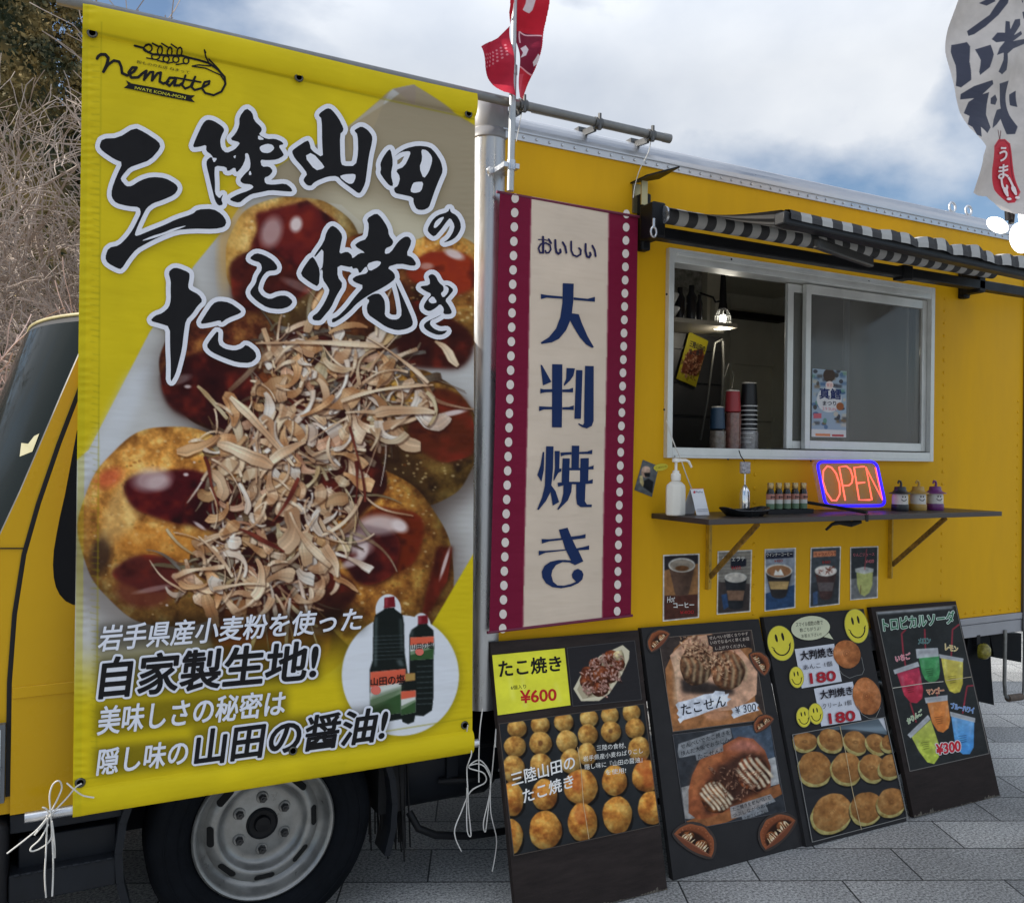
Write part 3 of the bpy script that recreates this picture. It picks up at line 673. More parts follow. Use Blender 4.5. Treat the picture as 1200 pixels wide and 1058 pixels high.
# lower skin with the wheel arch cut out, window frame as a band
zlow = dl[6].z
sk_p = [dl[2], dl[3], dl[4], dl[5], Vector((dl[6].x, YD, 0.50)), Vector((0.14, YD, 0.50)), Vector((0.16, YD, 0.62)), Vector((0.26, YD, 0.76)), Vector((0.40, YD, 0.82)), Vector((0.66, YD, 0.82)), Vector((0.80, YD, 0.76)), Vector((0.90, YD, 0.62)), Vector((0.92, YD, 0.50)), Vector((1.10, YD, 0.50)), Vector((1.10, YD, 1.07))]
wl = [W(a, b, YD) for a, b in ((97, 711.5), (86, 709), (77, 704.5), (70, 697), (65.5, 688), (63, 677), (62, 662), (63, 645), (66, 627), (70, 606), (76, 580), (90, 505), (97, 470))]
door.prism(sk_p+[Vector((0.08, YD, wl[0].z))]+wl[1:11], (0, 0.012, 0))
door.prism([dl[2], wl[10], wl[11], Vector((0.10, YD, 1.70)), Vector((1.02, YD, 1.74)), Vector((1.06, YD, 1.80)), Vector((0.10, YD, 1.79)), Vector((0.04, YD, 1.74)), dl[0], dl[1]], (0, 0.012, 0))
do = door.build('door', CABY, truck, smooth=30, bevel=0.004)
gl = MB(); gl.prism([Vector((1.05, YD+.006, 1.07)), wl[0]+Vector((.06, .006, -.01)), wl[1]+Vector((0, .006, -.01))]+[q_+Vector((-.006, .006, 0)) for q_ in wl[2:]]+[ Vector((0.10, YD+.006, 1.70)), Vector((1.02, YD+.006, 1.74))], (0, 0.003, 0))
gl.build('window', mat('door_glass', (0.004, 0.005, 0.008), 0.08, var=0, spec=0.14), do)
sl = MB()
for i in range(1, 7): sl.beam(dl[i]+Vector((-.006, .010, 0)), dl[i-1]+Vector((-.006, .010, 0)), 0.012, 0.003, up=(0, 1, 0))
q0, q1 = W(-10, 643, YD), W(29, 643, YD); sl.beam(q0+Vector((0, .012, 0)), q1+Vector((0, .012, 0)), 0.003, 0.004, up=(0, 1, 0))
sl.build('door_seam', BLK, truck)
cr1 = MB(); a = W(15, 812, YD); cr1.beam(a+Vector((.0, -.001, 0)), Vector((1.08, YD-.001, a.z+.012)), 0.006, 0.030, up=(0, 0, 1)); cr1.build('body_crease', CABY, do, bevel=0.002)
hd = MB(); hd.box(0.86, YD-.028, 0.99, 1.02, YD-.012, 1.02); hd.box(0.87, YD-.013, 0.995, 0.89, YD-.0005, 1.015); hd.box(0.99, YD-.013, 0.995, 1.01, YD-.0005, 1.015); hd.build('handle', BLK, do, bevel=0.004)
hl = MB(); c0 = W(-6, 850, 0.03); c1 = W(8, 940, 0.03)
hl.box(c0.x-.10, 0.028, c1.z, c1.x-.006, 0.10, c0.z); hl.box(c0.x-.06, 0.0255, c1.z+.012, c1.x-.016, 0.0275, c0.z-.012, 1); hl.box(c0.x-.06, 0.0235, c1.z+.09, c1.x-.012, 0.0275, c1.z+.095, 0)
hl.build('headlight', [mat('grey_lamp_housing', (0.10, 0.11, 0.12), 0.4), mat('lamp_lens', (0.45, 0.48, 0.50), 0.12, var=0.1, spec=0.8)], truck, bevel=0.003)
bm_ = MB(); bm_.box(-0.66, 0.018, 0.22, W(10, 960, .02).x, 1.68, W(5, 966, .02).z); bm_.build('bumper', BLK, truck, bevel=0.02)
st = MB(); xa = W(11, 960, .03).x
st.box(xa, 0.040, W(40, 975, .03).z, 0.145, 0.12, 0.498); st.box(xa+.02, 0.07, 0.30, 0.13, 0.5, 0.42)
st.box(xa, 0.03, W(100, 1045, .02).z, 0.13, 0.30, W(100, 1012, .02).z)
for k in range(9): st.box(xa+.01+k*.028, 0.022, W(100, 1012, .02).z-.004, xa+.028+k*.028, 0.0295, W(100, 1012, .02).z+.004)
st.build('entry_step', mat('step_plastic', (0.012, 0.014, 0.018), 0.55, var=0.3, vs=9, spec=0.2), truck, bevel=0.006)
ar = MB(); wc = W(312, 985, 0.03); RW = 0.335; wcz = 0.335
ap = [(wc.x+math.cos(a)*0.405, wcz+math.sin(a)*0.43) for a in [math.radians(t) for t in range(-20, 201, 11)]]
for i in range(len(ap)-1): ar.beam((ap[i][0], 0.075, ap[i][1]), (ap[i+1][0], 0.075, ap[i+1][1]), 0.10, 0.02)
ar.build('wheel_arch', mat('arch_plastic', (0.012, 0.014, 0.018), 0.5, var=0.2, spec=0.2), truck, smooth=50)
ib = MB(); ib.box(-0.25, 0.30, 0.30, 1.15, 1.45, 0.80); ib.build('cab_underbody', DRK, truck)
# ---- wheels
RUB = mat('tyre_rubber', (0.006, 0.007, 0.009), 0.75, var=0.35, vs=12, bump=0.15, bs=90, spec=0.06)
RIM = mat('steel_rim_paint', (0.25, 0.25, 0.24), 0.36, metal=0.55, var=0.3, vs=14)
def wheel(x, y, z, R=0.335, full=True):
    w_ = MB()
    w_.lathe([(0.207, 0.02), (0.215, 0.035), (0.235, 0.055), (0.268, 0.066), (0.300, 0.062), (0.322, 0.042), (R, 0.015), (R, -0.015), (R-.006, -0.018), (R-.006, -0.024), (R, -0.026), (R, -0.075), (R-.006, -0.078), (R-.006, -0.084), (R, -0.087), (R-.004, -0.12), (0.31, -0.14), (0.21, -0.14), (0.20, -0.05)], (x, y, z), (0, -1, 0), 64, caps=False)
    for rr in (0.246, 0.285): w_.lathe([(rr, 0.058 if rr < .25 else .0655), (rr+.002, 0.061 if rr < .25 else .0675), (rr+.005, 0.062 if rr < .25 else .0672)], (x, y, z), (0, -1, 0), 64, caps=False)
    wo_ = w_.build('wheel', RUB, truck, smooth=40)
    r_ = MB()
    r_.lathe([(0.205, 0.016), (0.211, 0.030), (0.212, 0.040), (0.206, 0.045), (0.199, 0.042), (0.195, 0.030), (0.190, 0.012), (0.181, 0.002), (0.172, -0.004), (0.164, 0.004), (0.150, 0.014), (0.140, 0.017), (0.132, 0.012), (0.128, 0.001), (0.120, -0.012), (0.108, -0.016), (0.095, -0.016), (0.080, -0.013), (0.060, -0.012), (0.048, -0.010), (0.045, -0.022)], (x, y, z), (0, -1, 0), 72, caps=False)
    ro = r_.build('rim', RIM, wo_, smooth=60)
    if full:
        for k in range(8):                                     # hand holes
            hs = MB(); a = math.radians(90+45*k+2); pts = []
            for t in range(20):
                an = 2*math.pi*t/20; ex = 0.021*(1 if math.cos(an) > 0 else -1)
                u = ex+0.0095*math.cos(an); v = 0.0095*math.sin(an)
                rr = 0.1565+v; aa = a+u/0.1565
                pts.append((x+rr*math.cos(aa), y-(0.0105-0.28*v*0+(-0.72*v))-0.0016-0.0, z+rr*math.sin(aa)))
            hs.prism([(q[0], q[1]-.0008, q[2]) for q in pts], (0, 0.006, 0))
            hs.build('hand_hole', mat('hole_black', (0.002, 0.002, 0.002), 0.9, var=0), ro, smooth=0)
        for k in range(6):
            a = math.radians(90+60*k); nn = MB(); c = (x+0.078*math.cos(a), y+0.014, z+0.078*math.sin(a))
            nn.lathe([(0.019, 0.0), (0.016, 0.006)], c, (0, -1, 0), 18, 1)
            nn.lathe([(0.0125, 0.005), (0.0125, 0.018), (0.010, 0.022), (0.0045, 0.0222), (0.0045, 0.028), (0, 0.028)], c, (0, -1, 0), 6)
            nn.build('wheel_nut', [mat('dark_nut', (0.05, 0.05, 0.052), 0.4, metal=0.7), RIM], ro, smooth=30)
        hb = MB(); hb.lathe([(0.047, -0.02), (0.047, -0.006), (0.043, -0.003), (0.040, -0.006), (0.026, -0.007), (0.022, 0.004), (0.0, 0.006)], (x, y, z), (0, -1, 0), 32)
        hb.build('hub', BLM, wo_, smooth=40)
    return wo_
wheel(wc.x, 0.085, wcz)
wheel(3.30, 0.16, 0.31, 0.325, False)
wheel(wc.x, 1.62, wcz, full=False)
# ---- under the box
un = MB(); un.box(XL-.05, 0.35, 0.45, XR-.05, 0.47, 0.62); un.box(XL-.05, 1.1, 0.45, XR-.05, 1.22, 0.62)
un.box(0.95, 0.10, 0.50, 1.16, 1.5, 0.64); un.box(XL, 0.10, 0.635, XR-.02, 1.6, 0.66); un.build('chassis', DRK, truck)
tk = MB(); q = W(512, 925, 0.22); tk.lathe([(0.0, -.20), (0.16, -.20), (0.18, -.17), (0.18, .17), (0.16, .20), (0.0, .20)], (q.x, 0.28, 0.42), (1, 0, 0), 24, sy=1.0)
tk.box(q.x-.02, 0.085, 0.36, q.x+.02, 0.12, 0.60); tk.build('air_tank', mat('tank_black', (0.007, 0.009, 0.013), 0.45, var=0.2, spec=0.2), truck, smooth=40)
ho = MB(); y_ = 0.06
ho.tube([W(483, 962, y_)+Vector((0, .03, .02)), W(490, 970, y_), W(510, 978, y_), W(548, 979, y_), W(600, 972, y_), W(640, 966, y_+.02), Vector((2.9, y_, W(640, 966, y_).z))], 0.013, 10); ho.build('guard_pipe', BLM, truck, smooth=60)
hp = MB(); hp.tube([W(514, 915, 0.1), W(550, 914, 0.06), W(600, 905, 0.08)], 0.012, 8); hp.tube([W(552, 874, 0.05), W(600, 868, 0.05)], 0.009, 8); hp.build('bracket_pipe', BLM, truck, smooth=60)
mf = MB(); rn = random.Random(3)
a0, a1 = W(437, 900, 0.14).x, W(470, 900, 0.14).x
for k in range(34):
    x = a0+(a1-a0)*k/33+rn.gauss(0, .003); zb = 0.13+rn.random()*.07; yy = 0.08+rn.random()*.16
    mf.beam((x, yy, 0.62), (x+rn.gauss(0.02, .012), yy-.01, zb), 0.009, 0.003, up=(1, 0, 0))
mf.box(a0, 0.08, 0.30, a1-.01, 0.26, 0.64); mf.build('mudflap', mat('brush_rubber', (0.004, 0.004, 0.005), 0.8), truck)
mf = MB(); mf.prism([W(1135, 745, 0.02), W(1160, 745, 0.02), W(1162, 792, 0.02), W(1165, 826, 0.02), W(1140, 820, 0.02), W(1130, 790, 0.02)], (0, 0.3, 0)); mf.prism([W(1160, 742, .06), W(1197, 742, .06), W(1197, 776, .06), W(1165, 770, .06)], (0, .4, 0)); mf.build('rear_mudguard', DRK, truck)
lp = MB(); q = W(1153, 763, -0.02); lp.lathe([(0.0, .03), (0.020, .028), (0.036, .015), (0.040, 0.0), (0.036, -.02), (0.0, -.022)], q, (0.35, -0.93, 0.05), 24, sx=1.0, sy=0.85)
lp.box(q.x-.03, -0.005, q.z+.03, q.x-.005, 0.04, q.z+.075, 1); lp.build('side_lamp', [mat('amber_lens', (0.20, 0.17, 0.02), 0.18, var=0.6, vs=60, spec=0.5), BLK], truck, smooth=50)
lg = MB(); Y_ = -0.01
lg.tube([W(1178, 738, Y_), W(1177, 800, Y_), W(1178, 814, Y_), W(1183, 819, Y_), W(1196, 818, Y_), W(1200, 812, Y_), W(1201, 745, Y_), W(1201, 736, Y_)], 0.0085, 10)
lg.tube([W(1181, 818, Y_), W(1197, 816, Y_)], 0.017, 10, 1); lg.build('folding_step', [mat('worn_step_metal', (0.22, 0.22, 0.21), 0.45, metal=0.6, var=0.3, vs=25), mat('rusty_wrap', (0.11, 0.08, 0.06), 0.8, var=0.4, vs=40)], truck, smooth=60)
eb = None
for px, py in ((1116, 243), (1135, 247)):
    eb = MB(); q = W(px, py, 0.08); eb.tube([(q.x+.022*math.cos(t*math.pi/8), q.y, q.z+.022*math.sin(t*math.pi/8)) for t in range(17)], 0.006, 8); eb.lathe([(0.008, -.06), (0.008, -.02)], q, n=8); eb.lathe([(0.016, -.062), (0.016, -.050)], q, n=8)
    eb.build("eyebolt", STEEL, truck, smooth=50)
# ================================================================== BIG YELLOW BANNER
YBN = -0.065
BQ = [(97, 6), (557, 109), (553, 881), (85, 956)]
def bdisp(x, y):
    s = (x-97+(y-6)*0.0126)/460.0
    top = 6+103*s; bot = 956-75*s; ht = bot-top
    d1 = (y-top)/ht; d2 = (bot-y)/ht
    b1 = np.sqrt(np.clip(1-((d1-0.016)/0.020)**2, 0, 1))*0.022*(d1 < 0.04)
    b2 = np.sqrt(np.clip(1-((d2-0.015)/0.017)**2, 0, 1))*0.019*(d2 < 0.04)
    hem = 0.0016*np.sin(y*0.55+3*np.sin(y*0.07))*np.exp(-((s-0.018)/0.016)**2)+0.0003*np.sin(y*0.9)*np.exp(-((s-0.985)/0.02)**2)
    lg_ = 0.002*np.sin(s*5.2+y*0.004)+0.0008*np.sin(y*0.02+s*3.0)
    fold = 0.00015*np.sin((y-x*0.16)*0.16)*np.clip((d1-0.72)*4, 0, 1)
    return b1+b2+hem+lg_+fold
ban = thing('banner', 'large yellow banner with octopus balls and brush lettering, hung beside the truck cab', 'banner', (W(320, 500, YBN).x, YBN, W(320, 918, YBN).z))
BP = Plane((0, YBN, 0), (0, -1, 0), bdisp)
cv = Cv(80, 0, 562, 962, 1.05, (206, 183, 26), seed=5)
rng = cv.rng
X, Y = np.meshgrid(np.arange(cv.w)/cv.sc+cv.x0, np.arange(cv.h)/cv.sc+cv.y0)
cv.a *= (0.95+0.10*fbm(cv.h, cv.w, 60, rng))[..., None]
# paper and plate under the food
paper = [(300, 212), (340, 186), (404, 152), (458, 107), (482, 102), (557, 150), (562, 150), (562, 636), (500, 742), (440, 800), (340, 830), (160, 850), (80, 850), (80, 548), (104, 527), (175, 390), (227, 312), (268, 262)]
cv.poly(paper, (186, 184, 180))
cv.poly([(404, 152), (482, 102), (562, 150), (562, 320), (470, 300), (400, 240), (335, 230), (300, 212), (340, 186)], (152, 138, 112), 0.95)
cv.poly([(458, 107), (484, 102), (486, 124)], (150, 135, 120), 0.9); cv.poly([(404, 152), (456, 107), (434, 160), (420, 215)], (168, 150, 118), 0.6)
cv.poly([(340, 250), (400, 225), (470, 245), (520, 262), (562, 290), (562, 330), (340, 330)], (205, 196, 170), 0.8, soft=12)
cv.poly([(80, 560), (104, 530), (150, 440), (185, 420), (140, 530), (95, 620)], (200, 202, 205), 0.8, soft=5)
g1 = np.clip((Y-(770+0.0*X)+(X-100)*0.05)/70, 0, 1)
# balls, far to near
GOLD = ((232, 188, 100), (202, 138, 62), (128, 74, 30)); PALE = ((226, 196, 126), (200, 152, 80), (140, 90, 40)); DARK = ((164, 98, 48), (118, 60, 30), (62, 28, 16))
def shadow(cx, cy, rx, ry, al=0.55):
    cv.poly([(cx+rx*math.cos(t*.3), cy+ry*math.sin(t*.3)) for t in range(21)], (38, 20, 12), al, soft=12)
shadow(345, 318, 92, 84, .35)
cv.ball(345, 305, 82, 76, *PALE, cell=16); cv.ball(520, 345, 66, 72, *GOLD, cell=12)
shadow(420, 380, 80, 50)
cv.ball(430, 345, 66, 70, *DARK, cell=14)
shadow(262, 440, 84, 78, .4); cv.ball(264, 430, 77, 74, (150, 96, 48), (92, 42, 24), (40, 14, 12), cell=14)
shadow(490, 530, 80, 80, .6); cv.ball(488, 515, 72, 80, (214, 172, 84), (156, 110, 46), (70, 42, 20), cell=15)
shadow(360, 560, 140, 120, .75); cv.ball(365, 500, 95, 80, *DARK, cell=12); cv.ball(360, 600, 90, 75, *DARK, cell=12)
shadow(200, 640, 126, 112, .35); cv.ball(212, 618, 121, 117, (236, 198, 116), (202, 138, 62), (128, 78, 32), rot=0.15, cell=14)
shadow(330, 760, 95, 55, .5); cv.ball(335, 735, 80, 66, (160, 96, 36), (120, 62, 24), (60, 28, 14), cell=18)
shadow(448, 680, 98, 118, .4); cv.ball(446, 664, 84, 116, (228, 182, 86), (196, 130, 54), (118, 64, 26), rot=-0.25, cell=12)
# herb specks and crust
for _ in range(900):
    a = rng.random()*6.28; r = rng.random()**.5
    cx, cy, rx, ry = [(212, 618, 112, 108), (446, 664, 74, 104), (345, 300, 70, 60), (488, 515, 60, 66), (520, 340, 40, 60)][rng.integers(0, 5)]
    px, py = cx+rx*r*math.cos(a), cy+ry*r*math.sin(a); z = rng.random()
    cv.ell(px, py, 0.8+1.6*z, 0.7+1.0*z, [(82, 72, 30), (120, 60, 20), (236, 206, 140), (240, 214, 160)][rng.integers(0, 4)], al=0.45)
for (px, py, rx, ry, c, al, ro) in [(118, 650, 12, 24, (52, 34, 26), .85, .2), (170, 690, 34, 22, (96, 40, 30), .8, 0), (128, 560, 16, 10, (196, 70, 50), .6, -.5), (190, 640, 60, 20, (206, 124, 40), .4, .2), (150, 590, 20, 50, (226, 196, 130), .4, .5), (270, 280, 14, 60, (212, 160, 74), .5, .1)]:
    cv.ell(px, py, rx, ry, c, ro, al, soft=9)
# sauce
def sauce(pts, c=(70, 14, 14), hl=(), edge=True):
    if edge: cv.poly([(x+1, y+3) for x, y in pts], (48, 16, 8), .55, soft=3)
    cv.poly(pts, c, .97, soft=1)
    r = cv.mask(pts)
    if r:
        m, ia, ib, ja, jb = r; n = fbm(jb-ja, ib-ia, 22, rng, 3)
        cv.blend(m*np.clip((n-.5)*3, 0, 1), ia, ib, ja, jb, (132, 40, 26), .7); cv.blend(m*np.clip((.45-n)*3, 0, 1), ia, ib, ja, jb, (28, 6, 10), .8)
    for (x, y, rx, ry, ro, al) in hl: cv.ell(x, y, rx, ry, (222, 205, 200), ro, al, soft=max(1.5, min(rx, ry)*.7))
def blob(cx, cy, rx, ry, ro=0, n=30, j=.07):
    o = []
    for t in range(n):
        a = 6.283*t/n; k = 1+j*math.sin(3*a+cx)+j*.6*math.sin(5*a+cy)
        x, y = rx*k*math.cos(a), ry*k*math.sin(a); o.append((cx+x*math.cos(ro)-y*math.sin(ro), cy+x*math.sin(ro)+y*math.cos(ro)))
    return o
sauce(blob(338, 290, 40, 50, .3), (88, 22, 22), [(322, 268, 13, 20, .4, .75), (346, 262, 6, 9, 0, .9), (330, 285, 16, 10, 0, .3)])
sauce([(300, 250), (360, 235), (395, 260), (372, 300), (382, 330), (350, 350), (310, 340)], (96, 26, 24), [(318, 272, 12, 18, .3, .6), (347, 263, 7, 9, .2, .95)])
sauce(blob(250, 455, 60, 46, .2), (52, 14, 14), [(210, 445, 14, 5, -.3, .35), (220, 453, 4, 2, 0, .8)])
sauce(blob(310, 330, 44, 36, .2), (74, 24, 18), [(350, 335, 20, 5, .4, .3)])
sauce(blob(520, 320, 40, 26, .1), (150, 48, 22), [(532, 298, 12, 5, .4, .9), (500, 312, 8, 4, 0, .5)])
sauce(blob(505, 395, 50, 36, .5), (56, 18, 12), [])
sauce(blob(520, 500, 38, 44, -.4), (88, 34, 16), [(530, 484, 16, 3, -.2, .9), (480, 480, 14, 5, .3, .6)])
sauce(blob(205, 580, 58, 31, .05), (70, 12, 18), [(178, 562, 22, 13, -.15, .62), (186, 566, 14, 9, 0, .4), (218, 556, 3, 2, 0, .9)])
sauce(blob(258, 600, 44, 26, .3), (50, 10, 14), [(234, 616, 8, 2, .6, .8)])
sauce(blob(175, 672, 40, 22, .1), (82, 30, 26), [(180, 690, 22, 3, -.2, .35)], edge=False)
sauce(blob(455, 632, 42, 40, -.2), (104, 34, 12), [(442, 616, 24, 13, -.1, .6), (468, 616, 10, 7, .5, .95), (420, 640, 20, 10, -.5, .6)])
sauce(blob(432, 648, 38, 34, .5), (52, 14, 16), [(418, 636, 18, 13, .3, .72), (425, 646, 6, 9, .3, .8), (444, 616, 26, 11, -.05, .55), (414, 658, 14, 5, -.4, .7)])
sauce([(512, 640), (530, 640), (524, 680), (505, 715), (492, 735), (498, 700)], (70, 22, 12), [(521, 660, 2, 18, .3, .8)])
sauce(blob(355, 700, 60, 40, 0), (58, 22, 14), [])
sauce(blob(320, 745, 70, 40, 0), (92, 44, 18), [(360, 735, 20, 6, .3, .3)])
for bx, by, brx, bry, ba in ((380, 440, 70, 50, .5), (340, 520, 70, 50, .2), (330, 600, 66, 60, 0), (300, 660, 70, 44, .1), (410, 560, 40, 50, 0)): sauce(blob(bx, by, brx, bry, ba), (50, 16, 12), [], edge=False)
# dried bonito shavings
random.seed(21)
heap = [(301, 372), (370, 375), (437, 400), (509, 445), (490, 495), (425, 510), (418, 560), (410, 600), (397, 652), (392, 690), (330, 712), (280, 705), (196, 690), (225, 640), (262, 600), (232, 545), (246, 512), (282, 470), (306, 425)]
def inheap(x, y):
    r = False; n = len(heap)
    for i in range(n):
        (x1, y1), (x2, y2) = heap[i], heap[(i+1) % n]
        if (y1 > y) != (y2 > y) and x < (x2-x1)*(y-y1)/(y2-y1)+x1: r = not r
    return r
PALC = [((238, 214, 184), (172, 130, 96)), ((228, 200, 168), (150, 104, 72)), ((246, 236, 222), (200, 168, 144)), ((222, 176, 122), (136, 86, 50)), ((220, 178, 146), (160, 106, 76)), ((238, 220, 180), (196, 160, 110))]
cnt = 0
while cnt < 520:
    x, y = random.uniform(195, 525), random.uniform(372, 720)
    if not inheap(x, y): continue
    cnt += 1; big = cnt > 400
    c0, c1 = random.choice(PALC); k = random.uniform(.62, 1.0) if not big else random.uniform(.82, 1.04)
    if cnt < 200: k *= .62
    c0 = tuple(v*k for v in c0); c1 = tuple(v*k for v in c1)
    a = random.gauss(0.6, 1.0) if random.random() < .6 else random.uniform(0, 6.28)
    if random.random() < .38: cv.curl(x, y, a, random.uniform(30, 88), random.uniform(1.0, 3.0), random.uniform(-1.2, 1.2), c0, c1, .3)
    elif big: cv.curl(x, y, a, random.uniform(18, 52), random.uniform(3.5, 9.5), random.uniform(-2.8, 2.8), c0, c1, .42)
    else: cv.curl(x, y, a, random.uniform(10, 38), random.uniform(1.6, 5), random.uniform(-2.6, 2.6), c0, c1, .4)
    if cnt % 7 == 0: cv.ell(x+random.uniform(-30, 30), y+random.uniform(-30, 30), 1.6, 1.2, (240, 228, 222), al=.7)
random.seed(77)
for k_ in range(150):
    while True:
        x, y = random.uniform(200, 520), random.uniform(380, 715)
        if inheap(x, y): break
    c0, c1 = random.choice([((240, 216, 180), (198, 156, 116)), ((234, 200, 162), (178, 130, 92)), ((246, 236, 222), (216, 190, 166)), ((226, 182, 134), (166, 112, 70))]); v_ = random.uniform(.86, 1.03)
    cv.curl(x, y, random.gauss(.5, 1.1), random.uniform(14, 56), random.uniform(3.0, 7.5) if k_ % 3 else random.uniform(7, 11), random.uniform(-2.6, 2.6), tuple(v*v_ for v in c0), tuple(v*v_ for v in c1), .45)
    if k_ % 2: cv.curl(x+random.uniform(-20, 20), y+random.uniform(-20, 20), random.random()*6, random.uniform(25, 70), random.uniform(1, 2.2), random.uniform(-2, 2), (244, 226, 196), (180, 136, 100), .35)
for x, y, a, l, wd, k in [(300, 402, -.03, 150, 5, .1), (270, 465, .75, 110, 7, .2), (400, 470, -.35, 110, 9, .3), (305, 560, -1.1, 70, 8, .8), (255, 520, .3, 70, 12, .2), (205, 676, -.5, 60, 9, .4), (300, 655, .9, 50, 11, 1.6), (340, 600, 1.2, 80, 9, -.6), (430, 395, .5, 90, 4, .3), (440, 485, -.25, 70, 10, .5), (380, 640, .9, 40, 11, .6), (510, 400, .5, 40, 8, .3), (318, 700, 1.9, 42, 8, 1.5), (250, 690, -.2, 60, 5, .3)]:
    cv.curl(x, y, a, l, wd*.62, k, (240, 218, 186), (190, 146, 108), .45)
for x, y, a, l in [(240, 535, 1.1, 60), (410, 500, 1.3, 90), (280, 620, .3, 60), (350, 560, 2.0, 60), (418, 540, 1.5, 50)]:
    cv.curl(x, y, a, l, 2.6, .3, (128, 56, 40), (84, 30, 24), .3)
# the picture fades into the yellow ground at its foot; hems are a shade deeper
F1 = np.clip((Y-(742-(X-100)*0.10))/95, 0, 1)*np.clip((470-X)/60+0.2, 0, 1); F1 = F1*F1*(3-2*F1)
F1 = np.maximum(F1, np.clip((Y-(838-(X-100)*.16))/10, 0, 1))
yel = np.array((206, 183, 24))/255.*(0.95+0.1*fbm(cv.h, cv.w, 50, rng))[..., None]
keepw = ((X-469)/70)**2+((Y-792)/73)**2 < 1
inside = np.clip((500-X)*.05+(742-Y)*.03+.5, 0, 1)
cv.a = cv.a*(1-F1[..., None])+yel*F1[..., None]
cv.poly([(500, 742), (562, 636), (562, 900), (400, 900), (440, 800)], (206, 183, 24))
# white disc with three soy sauce bottles
cv.poly([(469+71*math.cos(t*.15), 792+73*math.sin(t*.15)) for t in range(42)], (80, 70, 20), .4, soft=4)
for (x, y, rx, ry) in ((469, 791, 68.5, 70.5), (455, 715, 15, 19), (493.5, 736, 11.5, 18)): cv.ell(x, y, rx, ry, (214, 217, 222), al=1)
C8 = cr(290, 690, 4.444)
def bottle(out, capq, lab, dk=(22, 28, 26)):
    cv.poly(C8([(a*1.0, b) for a, b in out]), dk); cv.poly(C8(capq), (112, 24, 34))
    if lab:
        q = C8(lab); m1 = [( (q[0][0]+q[3][0])/2, (q[0][1]+q[3][1])/2), ((q[1][0]+q[2][0])/2, (q[1][1]+q[2][1])/2)]
        cv.poly(q, (206, 208, 200)); cv.poly([q[0], q[1], qmap(q, 1, .3), qmap(q, 0, .34)], (214, 96, 70)); cv.poly([qmap(q, 0, .75), qmap(q, 1, .5), q[2], q[3]], (54, 84, 48)); cv.poly([qmap(q, 0, .62), qmap(q, 1, .42), qmap(q, 1, .52), qmap(q, 0, .78)], (120, 140, 110))
bottle([(712, 100), (765, 95), (768, 105), (808, 135), (815, 180), (818, 330), (825, 380), (832, 430), (832, 670), (720, 690), (638, 665), (636, 420), (652, 370), (655, 180), (665, 135), (708, 108)], [(712, 45), (765, 38), (770, 92), (710, 100)], [(640, 432), (822, 415), (826, 640), (638, 664)])
for k in range(7): cv.poly(C8([(658, 245+k*20), (812, 238+k*20), (812, 242+k*20), (658, 249+k*20)]), (70, 80, 82), .7)
bottle([(888, 180), (935, 178), (940, 190), (968, 215), (972, 300), (968, 380), (968, 560), (960, 630), (915, 660), (850, 655), (842, 560), (842, 240), (855, 210), (885, 190)], [(888, 140), (938, 135), (940, 178), (888, 184)], [(846, 252), (970, 246), (968, 362), (846, 370)])
for k in range(8): cv.poly(C8([(880, 400+k*28), (966, 396+k*28), (966, 401+k*28), (880, 405+k*28)]), (74, 84, 84), .7)
bottle([(818, 470), (868, 468), (875, 500), (876, 640), (866, 690), (835, 702), (805, 690), (797, 640), (800, 500)], [(822, 440), (872, 436), (872, 474), (820, 480)], [(798, 532), (875, 526), (873, 640), (798, 655)])
cv.poly(C8([(822, 440), (872, 436), (872, 474), (820, 480)]), (168, 134, 74))
for p_, c_, a_ in (([(664, 150), (676, 140), (672, 400), (660, 405)], (120, 134, 134), .55), ([(790, 150), (806, 160), (808, 320), (798, 320)], (80, 92, 92), .6), ([(775, 370), (800, 365), (818, 400), (790, 400)], (110, 120, 120), .6), ([(852, 215), (862, 208), (860, 245), (850, 248)], (120, 130, 130), .6), ([(718, 50), (728, 48), (726, 90), (718, 92)], (190, 90, 96), .8), ([(893, 142), (902, 141), (902, 180), (894, 181)], (190, 90, 96), .8), ([(640, 560), (640, 640), (760, 560), (820, 500), (720, 530)], (84, 104, 74), .6)): cv.poly(C8(p_), c_, a_, soft=.8)
# dark glow printed round the small white lines
def glow(q, r=5, al=.75):
    a = [(q[0][0]-3, q[0][1]-2), (q[1][0]+3, q[1][1]-2), (q[2][0]+3, q[2][1]+2), (q[3][0]-3, q[3][1]+2)]
    cv.poly(a, (26, 20, 10), al, soft=r)
L1 = [(116, 733), (424, 711), (424, 738), (115, 763)]; L2 = [(116, 771), (372, 750), (372, 795), (116, 818)]
L3 = [(114, 828), (334, 808), (334, 837), (114, 861)]; L4 = [(113, 878), (220, 866), (220, 895), (113, 908)]; L5 = [(228, 856), (454, 827), (451, 866), (228, 897)]
for q, al in ((L1, .5), (L2, .5), (L3, .42), (L4, .42), (L5, .42)): glow(q, 4, al)
